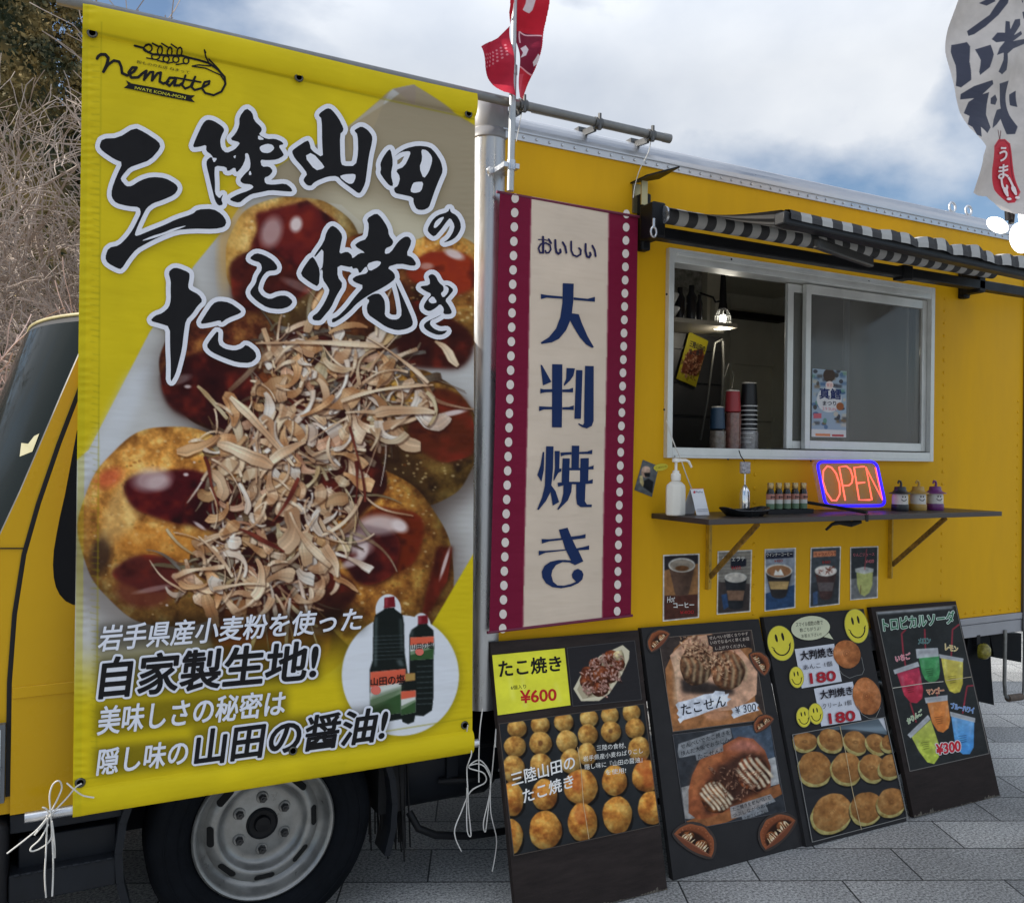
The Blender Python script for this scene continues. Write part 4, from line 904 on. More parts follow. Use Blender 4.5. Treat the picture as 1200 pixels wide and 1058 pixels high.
# ---- the brush lettering: outlines
A3 = cr(100, 140, 5.567); RK = cr(220, 110, 7.554); YM_ = cr(335, 110, 8.136); DN = cr(430, 160, 7.558); TA = cr(160, 300, 6.613); KO = cr(280, 240, 6.614); YK = cr(350, 240, 6.613); KI = cr(480, 300, 9.6125)
BR = [A3([(90, 180), (110, 130), (215, 125), (320, 58), (380, 85), (480, 150), (490, 190), (420, 270), (340, 298), (285, 318), (240, 370), (228, 395), (265, 440), (300, 440), (360, 400), (430, 378), (520, 385), (590, 425), (606, 455), (580, 495), (500, 530), (440, 550), (400, 580), (378, 620), (345, 690), (320, 755), (335, 765), (430, 725), (520, 690), (590, 655), (700, 620), (730, 590), (830, 585), (890, 620), (922, 670), (905, 705), (840, 718), (700, 715), (590, 725), (480, 770), (400, 810), (330, 850), (280, 910), (235, 980), (210, 975), (145, 940), (128, 905), (150, 840), (220, 825), (270, 775), (310, 720), (340, 660), (362, 615), (352, 575), (280, 570), (200, 550), (170, 510), (172, 460), (200, 380), (245, 285), (190, 265), (110, 210)]),
 RK([(40, 480), (70, 400), (130, 270), (170, 232), (230, 245), (300, 290), (325, 325), (300, 370), (285, 420), (295, 490), (340, 530), (410, 500), (440, 470), (465, 435), (370, 410), (420, 360), (455, 290), (455, 210), (515, 130), (570, 170), (585, 240), (650, 300), (655, 330), (625, 365), (700, 405), (770, 400), (830, 425), (850, 450), (800, 462), (845, 530), (850, 550), (790, 585), (700, 592), (640, 585), (655, 650), (720, 645), (755, 685), (720, 730), (675, 745), (685, 800), (750, 808), (860, 795), (910, 830), (930, 870), (850, 865), (730, 855), (640, 875), (560, 890), (500, 930), (455, 970), (380, 950), (372, 930), (450, 890), (540, 860), (585, 830), (560, 805), (490, 800), (458, 770), (500, 715), (550, 670), (555, 610), (535, 530), (505, 530), (510, 580), (480, 650), (430, 705), (418, 650), (350, 695), (340, 650), (240, 640), (235, 700), (240, 800), (240, 890), (280, 930), (300, 905), (312, 895), (295, 940), (312, 985), (270, 995), (240, 950), (215, 850), (190, 740), (165, 640), (165, 595), (205, 560), (230, 590), (210, 545), (160, 510), (165, 455), (100, 475)]),
 YM_([(55, 555), (75, 530), (205, 442), (225, 470), (240, 540), (355, 615), (345, 480), (342, 240), (310, 210), (330, 180), (395, 138), (435, 150), (500, 230), (550, 330), (545, 360), (515, 385), (520, 640), (540, 690), (665, 690), (690, 560), (685, 390), (652, 355), (665, 340), (720, 310), (780, 345), (822, 400), (825, 450), (790, 600), (770, 760), (755, 860), (715, 940), (690, 952), (630, 905), (540, 840), (490, 785), (400, 790), (310, 825), (265, 850), (240, 880), (200, 875), (165, 830), (175, 805), (205, 765), (150, 690), (85, 620)]),
 DN([(117, 245), (140, 190), (185, 125), (210, 113), (232, 230), (210, 340), (235, 440), (200, 440), (150, 380), (115, 325), (125, 290)]),
 DN([(238, 185), (290, 140), (350, 105), (450, 82), (555, 95), (605, 145), (655, 225), (672, 310), (640, 380), (600, 480), (565, 580), (548, 630), (500, 655), (440, 650), (410, 590), (410, 540), (300, 515), (250, 505), (235, 460), (275, 440), (295, 360), (252, 300), (330, 270), (385, 160), (380, 130), (300, 140)]),
 DN([(530, 830), (570, 750), (620, 700), (715, 672), (730, 635), (740, 675), (790, 700), (825, 760), (830, 820), (790, 890), (740, 925), (670, 945), (720, 910), (760, 850), (775, 790), (735, 720), (700, 760), (650, 830), (595, 892), (560, 870)]),
 TA([(245, 130), (280, 97), (320, 95), (405, 130), (412, 160), (397, 240), (410, 265), (480, 300), (512, 350), (470, 390), (430, 450), (380, 500), (365, 600), (352, 720), (325, 830), (300, 920), (262, 985), (265, 850), (258, 700), (258, 550), (180, 525), (105, 505), (140, 465), (200, 445), (250, 400), (265, 340), (262, 260), (265, 200)]),
 TA([(488, 530), (530, 460), (590, 370), (640, 350), (720, 362), (810, 425), (805, 445), (700, 485), (655, 520), (650, 498), (560, 520)]),
 TA([(540, 700), (570, 650), (635, 570), (630, 680), (680, 720), (760, 735), (820, 715), (848, 685), (920, 740), (930, 790), (880, 830), (780, 825), (680, 790), (580, 745)]),
 KO([(80, 415), (130, 375), (190, 390), (260, 430), (298, 480), (290, 510), (220, 515), (185, 550), (160, 600), (145, 660), (180, 710), (240, 735), (310, 705), (370, 705), (420, 750), (390, 790), (320, 812), (220, 800), (140, 750), (90, 700), (85, 670), (130, 610), (140, 560), (180, 500), (165, 450), (110, 435)]),
 YK([(12, 545), (35, 490), (100, 400), (130, 430), (165, 510), (155, 640), (90, 605)]),
 YK([(215, 210), (255, 160), (300, 185), (340, 240), (325, 310), (312, 385), (375, 362), (410, 390), (415, 420), (470, 375), (480, 420), (420, 490), (300, 465), (300, 560), (345, 620), (290, 710), (250, 800), (190, 870), (165, 900), (110, 895), (105, 865), (150, 835), (200, 760), (240, 670), (225, 635), (185, 580), (185, 500), (160, 515), (188, 480), (192, 330), (125, 410), (120, 395), (195, 290)]),
 YK([(430, 320), (460, 290), (530, 265), (545, 160), (525, 110), (600, 65), (640, 100), (690, 180), (698, 240), (735, 285), (720, 320), (670, 340), (665, 385), (710, 375), (770, 285), (820, 248), (855, 250), (875, 290), (830, 390), (880, 410), (912, 460), (890, 478), (780, 455), (680, 485), (740, 530), (748, 575), (690, 620), (620, 660), (560, 690), (490, 735), (440, 775), (400, 820), (330, 880), (260, 920), (255, 885), (300, 870), (370, 800), (430, 720), (510, 630), (430, 600), (413, 575), (450, 550), (540, 530), (525, 470), (470, 540), (455, 490), (410, 500), (420, 420), (470, 375), (520, 375)]),
 YK([(520, 725), (580, 690), (630, 690), (665, 740), (670, 800), (665, 860), (710, 890), (770, 890), (800, 850), (780, 720), (745, 590), (770, 640), (830, 770), (885, 900), (880, 940), (830, 965), (760, 975), (680, 950), (600, 895), (535, 850), (525, 790), (550, 740)]),
 KI([(105, 345), (225, 330), (225, 270), (205, 230), (245, 203), (290, 225), (325, 300), (380, 345), (380, 395), (345, 425), (375, 475), (430, 420), (440, 360), (385, 330), (440, 335), (495, 385), (450, 440), (395, 500), (440, 560), (475, 630), (460, 658), (375, 658), (385, 590), (340, 540), (290, 590), (220, 628), (165, 600), (155, 560), (190, 500), (250, 430), (170, 395)]),
 KI([(155, 780), (190, 740), (280, 700), (370, 655), (300, 700), (235, 725), (225, 770), (270, 820), (340, 850), (430, 838), (380, 885), (310, 892), (230, 860), (170, 820)])]
HOLES = [A3([(360, 798), (430, 765), (510, 742), (570, 715), (670, 692), (600, 722), (500, 760), (420, 785)]),
 RK([(212, 570), (262, 575), (230, 618)]), RK([(622, 367), (682, 410), (620, 412)]), RK([(635, 470), (700, 445), (750, 455), (768, 490), (720, 530), (660, 525), (638, 500)]), RK([(540, 700), (552, 682), (565, 720), (540, 725)]), RK([(400, 560), (425, 545), (418, 580)]),
 YM_([(175, 600), (250, 560), (370, 695), (350, 718), (280, 735)]), YM_([(505, 790), (560, 770), (660, 765), (665, 800), (640, 860), (590, 860)]),
 DN([(478, 115), (530, 125), (575, 180), (575, 230), (545, 320), (500, 380), (462, 280), (490, 200)]), DN([(380, 490), (405, 415), (440, 405), (500, 405), (480, 490), (420, 505)]), DN([(585, 812), (600, 760), (640, 725), (685, 712), (650, 770), (610, 812)]),
 YK([(525, 460), (600, 435), (640, 445), (620, 480), (545, 520)]), KI([(215, 520), (210, 490), (260, 450), (310, 525), (250, 540)])]
def chaikin(p, f=.22):
    o = []
    for i in range(len(p)):
        a, b = p[i], p[(i+1) % len(p)]; o += [(a[0]*(1-f)+b[0]*f, a[1]*(1-f)+b[1]*f), (a[0]*f+b[0]*(1-f), a[1]*f+b[1]*(1-f))]
    return o
BR = [chaikin(p) for p in BR]; HOLES = [chaikin(p) for p in HOLES]
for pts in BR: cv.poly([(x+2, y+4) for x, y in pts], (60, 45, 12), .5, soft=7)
# printed on the cloth: hem lines
cv.poly([(97, 4), (104, 6), (95, 958), (86, 958)], (180, 166, 24), .35); cv.poly([(118, 30), (119.5, 30), (114, 900), (112, 900)], (150, 138, 20), .4)
for k in range(120): cv.poly([(104+rng.random()*6, 40+k*7.2), (117, 40+k*7.2+rng.random()*3), (117, 41+k*7.2+rng.random()*3), (104+rng.random()*6, 41.2+k*7.2)], (140, 128, 22), .35)
HB = [(97, 36), (557, 139), (557, 141), (97, 38.5)]; cv.poly(HB, (150, 138, 20), .5); cv.poly([(86, 914), (555, 839), (555, 840.5), (86, 916)], (150, 138, 20), .5)
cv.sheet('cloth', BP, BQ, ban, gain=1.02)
lt = Letters(BP, base=0.0022, step=0.0005)
WH = (218, 218, 224); BK = (24, 23, 25)
for pts in BR: lt.outline(pts, 5.5, WH)
for pts in BR: lt.poly(pts, WH)
lt.up()
for pts in BR: lt.poly(pts, BK)
lt.up()
for pts in HOLES: lt.poly(pts, WH)
lt.text('岩手県産小麦粉を使った', L1, (216, 218, 226), bold=.022, shear=.18)
lt.text('自家製生地!', L2, BK, bold=.03, rim=(216, 218, 226), rimw=2.7, shear=.12)
lt.lv = 2
lt.text('美味しさの秘密は', L3, (216, 218, 226), bold=.024, shear=.15); lt.text('隠し味の', L4, (216, 218, 226), bold=.024, shear=.15)
lt.text('山田の醤油!', L5, BK, bold=.03, rim=(216, 218, 226), rimw=2.6, shear=.12)
lt.lv = 2
lt.text('山田の塩', C8([(640, 462), (815, 440), (818, 495), (640, 500)]), BK, bold=.02); lt.text('山田の塩', C8([(850, 285), (965, 272), (965, 308), (850, 314)]), BK, bold=.02)
for x, y, r in ((440, 808, 6), (491, 763, 5)): lt.poly([(x+r*math.cos(t*.5), y+r*.9*math.sin(t*.5)) for t in range(12)], (214, 110, 96))
lt.build('lettering', ban, 1.05)
# logo
lg = Letters(BP, base=0.0022, step=0.0004); C6 = cr(105, 40, 7.06)
def ln(p, wd): lg.line(C6(p), wd, BK)
ln([(62, 208), (72, 190), (95, 175), (130, 176), (155, 205), (142, 258), (115, 318)], 3.6); ln([(115, 318), (150, 262), (200, 226), (243, 236), (262, 280), (268, 330), (310, 350), (365, 318), (388, 285), (352, 284), (322, 325), (345, 368), (400, 366), (440, 330), (468, 312), (450, 385)], 3.2)
ln([(450, 385), (500, 322), (525, 322), (515, 392), (560, 332), (588, 326), (578, 400), (610, 418), (650, 400)], 3.0); ln([(715, 372), (662, 368), (630, 412), (660, 436), (712, 380), (700, 432), (740, 432), (770, 410)], 3.0); ln([(792, 350), (764, 430), (790, 458), (834, 440), (872, 360), (842, 445), (868, 470), (920, 455), (985, 420), (990, 396), (950, 404), (928, 455), (955, 494), (1025, 512), (1090, 482), (1122, 420), (1115, 362), (1060, 300), (980, 246), (900, 222), (830, 206), (760, 186), (620, 184), (520, 175), (470, 150), (440, 122), (372, 104)], 2.6); ln([(700, 366), (800, 384), (918, 404)], 2.2)
for x, y, rx, ry in ((480, 130, 36, 26), (545, 195, 34, 24), (580, 150, 20, 30), (632, 215, 26, 26), (660, 160, 20, 28), (712, 218, 26, 26), (740, 165, 20, 28), (796, 228, 24, 26)):
    ln([(x+rx*math.cos(t*.7), y+ry*math.sin(t*.7)) for t in range(10)], 1.7)
for a in ([(515, 100), (560, 120)], [(590, 104), (640, 130)], [(668, 112), (715, 140)], [(470, 205), (520, 215)], [(560, 225), (610, 238)], [(640, 250), (690, 240)], [(715, 260), (780, 250)], [(940, 160), (955, 205), (985, 245)], [(940, 160), (990, 225), (1060, 290), (1110, 355)], [(848, 272), (900, 262), (1000, 272)], [(848, 274), (960, 290), (1080, 345), (1118, 400)]): ln(a, 1.5)
lg.poly(C6([(300, 390), (345, 415), (600, 462), (830, 512), (872, 512), (840, 540), (872, 572), (600, 520), (340, 462), (282, 452), (318, 425)]), BK); lg.up()
lg.text('IWATE KONA-MON', C6([(375, 440), (795, 522), (790, 546), (372, 463)]), (214, 204, 60), bold=.02)
lg.text('粉もののお店 ねまって', C6([(392, 222), (828, 312), (824, 338), (388, 250)]), BK, bold=.01)
lg.build('logo', ban)
ey = MB()
EYE = [(108, 41), (349.5, 92.5), (548, 134.5), (94, 917), (343, 879), (544, 849)]
for x, y in EYE:
    q = BP(x, y, .003); ey = MB(); ey.lathe([(0.0065, 0), (0.0075, .002), (0.0105, .003), (0.013, .001), (0.0135, -.001)], q, (0, -1, 0), 20)
    ey.lathe([(0.0, 0.0022), (0.0085, 0.0022)], q, (0, -1, 0), 20, 1); ey.build('eyelet', [mat('nickel_eyelet', (0.10, 0.10, 0.09), 0.3, metal=0.8), BLK if y > 200 or x < 200 else mat('eyelet_sky_disc', (0.8, 0.82, 0.85), 0.9, var=0)], ban, smooth=50)  # disc painted as bright sky through the top eyelets, black in the others
# poles
po = MB(); a, b = W(66, -1.5, YBN+.0), W(785, 163, YBN); po.tube([a, b], 0.0155, 14); po.lathe([(0.0155, 0), (0.0165, .001), (.0165, .03)], b-(b-a).normalized()*.03, (b-a), 14); po.build('top_pole', mat('weathered_pole', (0.19, 0.19, 0.185), 0.42, metal=0.6, var=0.2, vs=14), ban, smooth=50)
for px, py in ((612, 124), (700, 145), (762, 159)):
    q = W(px, py, YBN); cl = MB(); cl.tube([q-Vector((.014, 0, 0)), q+Vector((.014, 0, 0))], 0.021, 12); cl.beam(q+Vector((0, .012, -.012)), (q.x, 0.055, ZT+.085), 0.022, 0.010, up=(1, 0, 0)); cl.box(q.x-.018, 0.03, ZT+.075, q.x+.018, 0.085, ZT+.105)
    cl.lathe([(0.007, -.03), (0.007, .026)], q+Vector((0, -.015, .004)), (0, 0, 1), 6); cl.build('pole_clamp', mat('clamp_steel', (0.10, 0.10, 0.10), 0.4, metal=0.7), ban, smooth=40)
po = MB(); a, b = W(29, 958, YBN), W(560, 870, YBN); po.tube([a, b], 0.0135, 14); po.build('bottom_pole', STEEL, ban, smooth=50)
# strings tied to it
STR = mat('white_string', (0.62, 0.60, 0.56), 0.8, var=0.1)
def string(name, label, lines, r=0.0021, Y=-0.085):
    m = MB()
    for L_ in lines:
        P_ = [W(x, y, Y+random.uniform(-.012, .006)) for x, y in L_]; Q_ = []
        for i in range(len(P_)-1):
            p0, p1, p2, p3 = P_[max(i-1, 0)], P_[i], P_[i+1], P_[min(i+2, len(P_)-1)]
            for k in range(6):
                t = k/6; Q_.append(0.5*((2*p1)+(p2-p0)*t+(2*p0-5*p1+4*p2-p3)*t*t+(3*p1-p0-3*p2+p3)*t**3))
        m.tube(Q_+[P_[-1]], r, 5)
    o = m.build(name, STR, smooth=70); tag(o, label, 'string'); return o
D3 = cr(0, 840, 4.855)
string('tied_string', 'white string tied in a bow round the lower banner pole, by the cab', [D3([(465, 378), (430, 400), (380, 460), (300, 545), (230, 630), (195, 672)]), D3([(290, 545), (282, 450), (300, 385), (335, 362), (352, 400), (330, 460), (290, 540), (270, 600), (262, 760), (255, 900), (262, 1025)]), D3([(380, 375), (420, 410), (470, 445), (535, 458)]), D3([(275, 560), (220, 630), (150, 690), (40, 775)]), D3([(288, 560), (294, 640), (285, 700), (230, 745), (180, 762), (178, 740), (230, 690), (275, 610)]), D3([(290, 570), (298, 700), (302, 800), (302, 900), (297, 1018)]), D3([(295, 590), (310, 720), (312, 800)]), D3([(240, 512), (262, 520), (280, 545), (300, 550), (280, 570), (265, 560)])])
D5 = cr(420, 830, 4.64)
string('tied_string', 'white strings tangled below the lower right corner of the yellow banner', [D5([(595, 90), (590, 150), (615, 235), (600, 290), (590, 330), (595, 450), (600, 560), (612, 690), (590, 650), (590, 430)]), D5([(675, 0), (660, 120), (655, 260), (655, 400)]), D5([(748, 110), (735, 260), (720, 420), (700, 600), (690, 670), (680, 620), (712, 470), (718, 360), (660, 280), (600, 320), (680, 350), (690, 400), (610, 450), (560, 560), (525, 650), (530, 710), (560, 775)]), D5([(748, 115), (745, 200), (748, 205)]), D5([(718, 380), (720, 560), (750, 700), (745, 790), (728, 885)]), D5([(600, 310), (650, 300), (690, 320), (720, 380)])], Y=-0.07)
string('tied_string', 'white string running from the roof pole over the silver roof edge', [[(612, 128), (608, 150), (605, 166)], [(763, 163), (760, 178), (750, 198), (744, 218), (742, 232)], [(622, 132), (690, 147), (762, 163)]], Y=-0.045, r=0.0016)
# ================================================================== RED AND CREAM CLOTH SIGN
YRD = -0.045
def rdisp(x, y): return 0.004*np.sin((x-580)*0.016+y*0.003)+0.0018*np.sin(y*0.016+(x-580)*.01)
RP = Plane((0, YRD, 0), (0, -1, 0), rdisp)
red = thing('cloth_sign', 'tall crimson and cream cloth sign with dotted borders and dark blue lettering', 'cloth sign', (W(660, 600, YRD).x, YRD, W(660, 732, YRD).z))
RQ = [(585.5, 224), (748, 253), (740, 721.5), (573, 741)]
cv = Cv(568, 218, 754, 746, 0.8, (214, 196, 176), seed=9)
cv.a *= (0.95+0.09*fbm(cv.h, cv.w, 40, cv.rng))[..., None]
CRM = (118, 22, 52)
cv.poly([(560, 200), (622.5, 200), (622.5, 228), (619, 400), (612.5, 760), (560, 760)], CRM); cv.poly([(713.5, 200), (713.5, 245), (710, 480), (706, 724), (706, 760), (760, 760), (760, 200)], CRM)
cv.sheet('cloth', RP, RQ, red, gain=0.95)
for a_ in ([W(582, 225, YRD), W(666, 240, YRD), W(749, 254.5, YRD)], [W(571, 741, YRD), W(741, 721, YRD)]): fr = MB(); fr.tube(a_, .005, 8); fr.build('hanging_rod', mat('crimson_hem', lin((100, 20, 52)), 0.6), red, smooth=50)
rl = Letters(RP, base=0.0020, step=0.0003)
for col, xs0, xs1, y0, y1 in ((0, 603, 588.5, 233, 736), (1, 734, 723.5, 251, 716)):
    n = 31
    za = W(xs0, y0, YRD); zb = W(xs1, y1, YRD)
    for i in range(n):
        t = i/(n-1); x, y = xs0+(xs1-xs0)*t, y0+(y1-y0)*t
        kx, ky = (4.4, 5.5) if col == 0 else (4.0, 5.2)
        rl.poly([(x+kx*math.cos(u*.42), y+ky*math.sin(u*.42)) for u in range(15)], (216, 204, 196))
NB = (22, 42, 84)
def K(x0, y0): return cr(x0, y0, 11.756)
for o_, polys in ((K(620, 325), [[(152, 235), (240, 250), (450, 268), (450, 300), (230, 285), (152, 305)], [(604, 280), (800, 300), (900, 272), (900, 340), (604, 315)], [(455, 85), (607, 92), (600, 330), (580, 500), (675, 512), (720, 640), (800, 820), (885, 965), (860, 975), (780, 930), (690, 830), (610, 700), (555, 600), (500, 730), (400, 850), (300, 900), (160, 922), (148, 900), (260, 830), (360, 710), (420, 550), (450, 350)]]),
 (K(620, 420), [[(145, 90), (165, 95), (295, 325), (178, 375)], [(305, 82), (447, 85), (443, 950), (305, 950)], [(505, 135), (622, 140), (600, 240), (550, 310), (478, 378), (465, 365), (500, 280)], [(142, 418), (190, 428), (305, 425), (305, 465), (200, 470), (142, 485)], [(447, 432), (540, 425), (597, 405), (597, 470), (447, 465)], [(125, 660), (305, 670), (305, 702), (190, 705), (125, 728)], [(447, 675), (540, 670), (607, 648), (607, 712), (447, 705)], [(638, 162), (727, 165), (707, 832), (617, 832)], [(762, 105), (883, 108), (885, 860), (860, 930), (790, 965), (720, 945), (668, 905), (680, 895), (735, 920), (752, 890), (755, 500)]]),
 (K(620, 515), [[(178, 172), (200, 172), (195, 420), (162, 580), (105, 488), (150, 350)], [(225, 92), (328, 95), (322, 400), (310, 560), (300, 630), (360, 710), (412, 860), (322, 910), (290, 720), (230, 840), (125, 970), (105, 960), (170, 800), (210, 640), (218, 400)], [(345, 158), (415, 158), (410, 400), (440, 400), (440, 435), (395, 460), (335, 570), (330, 555), (350, 380)], [(425, 180), (580, 172), (580, 205), (480, 215), (432, 232)], [(583, 85), (687, 85), (683, 400), (580, 400)], [(687, 172), (800, 165), (870, 140), (868, 200), (687, 200)], [(455, 260), (555, 260), (552, 390), (705, 390), (705, 260), (822, 255), (820, 380), (890, 355), (888, 412), (818, 412), (815, 570), (880, 545), (878, 605), (778, 612), (770, 850), (800, 895), (868, 895), (865, 930), (710, 930), (660, 890), (648, 800), (648, 615), (587, 615), (580, 720), (530, 840), (400, 968), (383, 960), (440, 860), (468, 740), (470, 630), (395, 650), (388, 595), (445, 590)]]),
 (K(620, 610), [[(408, 125), (530, 95), (580, 220), (700, 205), (782, 185), (780, 240), (600, 262), (655, 380), (740, 365), (832, 340), (830, 400), (680, 408), (750, 560), (635, 612), (560, 575), (460, 570), (370, 610), (320, 680), (305, 750), (330, 840), (390, 890), (480, 895), (580, 870), (650, 840), (600, 790), (590, 740), (620, 685), (675, 662), (730, 690), (752, 740), (735, 810), (680, 860), (580, 905), (440, 930), (320, 915), (230, 860), (180, 780), (172, 700), (210, 620), (290, 565), (400, 540), (500, 540), (580, 550), (510, 410), (220, 440), (128, 480), (130, 412), (220, 415), (500, 395), (460, 265), (270, 285), (172, 315), (168, 252), (270, 255), (445, 240)]])):
    for pl_ in polys: rl.poly(o_(pl_), NB); rl.base += .00003
rl.up(); rl.poly(K(620, 515)([(552, 425), (697, 425), (697, 580), (548, 580)]), (206, 190, 172))
C1 = cr(620, 265, 11.76)
for p_, wd in (([(120, 192), (200, 190), (240, 205)], 1.2), ([(183, 155), (186, 260), (183, 372)], 2.6), ([(183, 372), (140, 372), (120, 310), (150, 255), (220, 238), (280, 270), (290, 330), (262, 372), (225, 376), (215, 345)], 2.0), ([(262, 190), (292, 240)], 2.6), ([(352, 200), (355, 300), (368, 365), (395, 388), (425, 365), (420, 330)], 2.6), ([(455, 230), (490, 290), (505, 372)], 2.4), ([(572, 218), (572, 340), (600, 405), (650, 425), (700, 395), (705, 335), (680, 310)], 2.2), ([(772, 252), (770, 350), (790, 425), (820, 435), (842, 400), (832, 372)], 2.6), ([(865, 275), (898, 340), (910, 418)], 2.4)):
    rl.line(C1(p_), wd, (36, 34, 74))
rl.build('lettering', red, 1.0)
# ================================================================== MENU BOARDS LEANING ON THE TRUCK
BWD = mat('dark_stained_board', (0.030, 0.023, 0.021), 0.8, var=0.35, vs=7, bump=0.10, bs=45, stretch=(1, 5, 5), spec=0.12)
BWG = mat('charcoal_board', (0.030, 0.029, 0.030), 0.75, var=0.25, vs=6, bump=0.06, bs=50, spec=0.12)
WORN = mat('worn_board_edge', (0.10, 0.085, 0.065), 0.8, var=0.5, vs=40)
def board(tl, tr, br, bl, label, m, worn=False):
    a, b = W(*tl, -0.022), W(*tr, -0.022); c = G(*br); n = (b-a).cross(c-a).normalized()
    pl = Plane(a, n); d = pl(*bl)
    o = thing('menu_board', label, 'menu board', ((c.x+d.x)/2, (c.y+d.y)/2, 0), 'menu boards leaning against the truck')
    mb = MB(); off = -pl.n*0.022
    mb.prism([a, b, c, d], off); ob = mb.build('board', m, o, smooth=0, bevel=0.003)
    if worn:
        wv = MB(); u = (c-d).normalized(); up = (a-d).normalized(); rn = random.Random(hash(label) % 99)
        for k in range(46):
            t = k/46*(c-d).length; hgt = (0.004+0.016*rn.random()**2)*(1 if abs(t/(c-d).length-.5) > .3 else .35)
            wv.ngon([d+u*t+pl.n*.0012, d+u*(t+.014)+pl.n*.0012, d+u*(t+.012)+up*hgt+pl.n*.0012, d+u*(t+.004)+up*hgt*.8+pl.n*.0012])
        wv.build('worn_edge', WORN, o, smooth=0)
    return o, pl
def frame_line(l, q, c, wd): l.outline(q, wd, c)
def circ(cx, cy, rx, ry, n=22, rot=0): return [(cx+rx*math.cos(t*6.2832/n)*math.cos(rot)-ry*math.sin(t*6.2832/n)*math.sin(rot), cy+rx*math.cos(t*6.2832/n)*math.sin(rot)+ry*math.sin(t*6.2832/n)*math.cos(rot)) for t in range(n)]
# ---- board 1 : octopus balls
o1, P1 = board((574, 752), (748, 738), (782, 1042), (606, 1083), 'menu board with a yellow price panel above rows of plain octopus balls', BWD, True)
c1 = cr(570, 735, 5.427); c2 = cr(570, 860, 5.345)
yq = c1([(33, 175), (497, 130), (535, 495), (68, 560)]); tq = c1([(510, 130), (940, 84), (985, 458), (548, 500)])
lq = [c1([(78, 612)])[0], c1([(1000, 485)])[0], c2([(1082, 566)])[0], c2([(170, 760)])[0]]
cv = Cv(574, 757, 664, 840, 1.6, (226, 222, 62), seed=31); cv.a *= (0.92+0.14*fbm(cv.h, cv.w, 26, cv.rng))[..., None]
for x, y, ln_ in ((596, 790, 30), (610, 785, 44), (628, 812, 12), (650, 800, 22)): cv.poly([(x, y), (x+2, y), (x+7, y+ln_), (x+4, y+ln_)], (240, 238, 150), .5, soft=1.5)
cv.sheet('price_panel', P1, yq, o1, lift=.0018)
cv = Cv(660, 748, 756, 830, 1.8, (40, 38, 40), seed=32); T = cr(570, 735, 5.427)
cv.poly(T([(552, 390), (600, 300), (720, 180), (865, 112), (908, 150), (905, 200), (860, 300), (780, 420), (715, 466), (600, 468)]), (206, 196, 168)); cv.poly(T([(575, 395), (620, 300), (740, 195), (860, 140), (880, 200), (820, 320), (745, 430), (610, 455)]), (170, 158, 130))
for x, y, r in ((640, 290, 42), (690, 235, 40), (720, 380, 60), (640, 340, 48), (790, 190, 46), (840, 235, 40), (780, 300, 56), (730, 300, 56), (820, 180, 30)):
    q = T([(x, y)])[0]; cv.ball(q[0], q[1], r/5.4, r/5.4, (176, 100, 60), (120, 60, 34), (66, 30, 20), cell=4)
q = T([(838, 180)])[0]; cv.ball(q[0], q[1], 6.5, 6, (226, 214, 180), (214, 196, 150), (190, 160, 110), cell=4)
random.seed(4)
for k in range(150):
    x, y = random.uniform(610, 860), random.uniform(170, 430)
    if abs((x-735)+(y-300)*.75) < 125: q = T([(x, y)])[0]; cv.curl(q[0], q[1], random.random()*6, random.uniform(3, 8), random.uniform(.6, 1.5), random.uniform(-2, 2), (206, 170, 156), (130, 84, 72), .25)
cv.sheet('photo_panel', P1, tq, o1, lift=.0018)
cv = Cv(580, 822, 778, 1006, 1.6, (38, 40, 42), seed=33)
cv.a *= (0.85+0.3*fbm(cv.h, cv.w, 40, cv.rng))[..., None]
for x in (470, 860): cv.poly(c1([(x-40, 560), (x+40, 540), (x+110, 900), (x+20, 920)]), (58, 62, 64), .5, soft=6)
Tn = ((226, 190, 112), (196, 146, 72), (140, 88, 38))
for x, y, rx, ry in ((193, 640, 62, 60), (340, 618, 60, 62), (490, 602, 62, 62), (650, 576, 58, 60), (783, 556, 56, 60), (920, 540, 56, 62), (180, 757, 70, 68), (342, 735, 72, 74), (510, 724, 68, 72), (643, 680, 64, 66), (790, 662, 64, 68), (943, 642, 62, 66), (170, 900, 74, 88), (345, 875, 70, 76), (535, 850, 66, 80), (638, 806, 60, 74), (970, 775, 70, 82)):
    q = c1([(x, y)])[0]; cv.ball(q[0]+1.5, q[1]+3, rx/5.3, ry/5.3, (20, 18, 16), (20, 18, 16), (20, 18, 16), flat=1); cv.ball(q[0], q[1], rx/5.427, ry/5.427, *Tn, cell=7, amb=.62)
for x, y, rx, ry in ((155, 405, 78, 108), (362, 378, 80, 98), (590, 330, 106, 112), (800, 290, 78, 96), (1000, 262, 90, 100), (145, 640, 82, 112), (368, 600, 102, 122), (600, 550, 92, 120), (818, 505, 92, 118), (1040, 460, 94, 104)):
    q = c2([(x, y)])[0]; cv.ball(q[0]+1.5, q[1]+3, rx/5.2, ry/5.2, (20, 18, 16), (20, 18, 16), (20, 18, 16), flat=1); cv.ball(q[0], q[1], rx/5.345, ry/5.345, (232, 188, 100), (204, 138, 60), (146, 80, 32), cell=9, amb=.66)
for x, y, rx, ry in ((342, 735, 16, 18), (788, 658, 14, 16)): q = c1([(x, y)])[0]; cv.ell(q[0], q[1], rx/5.4, ry/5.4, (90, 48, 26), al=.7, soft=3)
for x, y in ((570, 300), (980, 200), (1020, 280), (590, 500)): q = c2([(x, y)])[0]; cv.ell(q[0], q[1], 8, 11, (170, 70, 36), al=.45, soft=6)
cv.sheet('photo_panel', P1, lq, o1, lift=.0018)
l = Letters(P1, base=.0024)
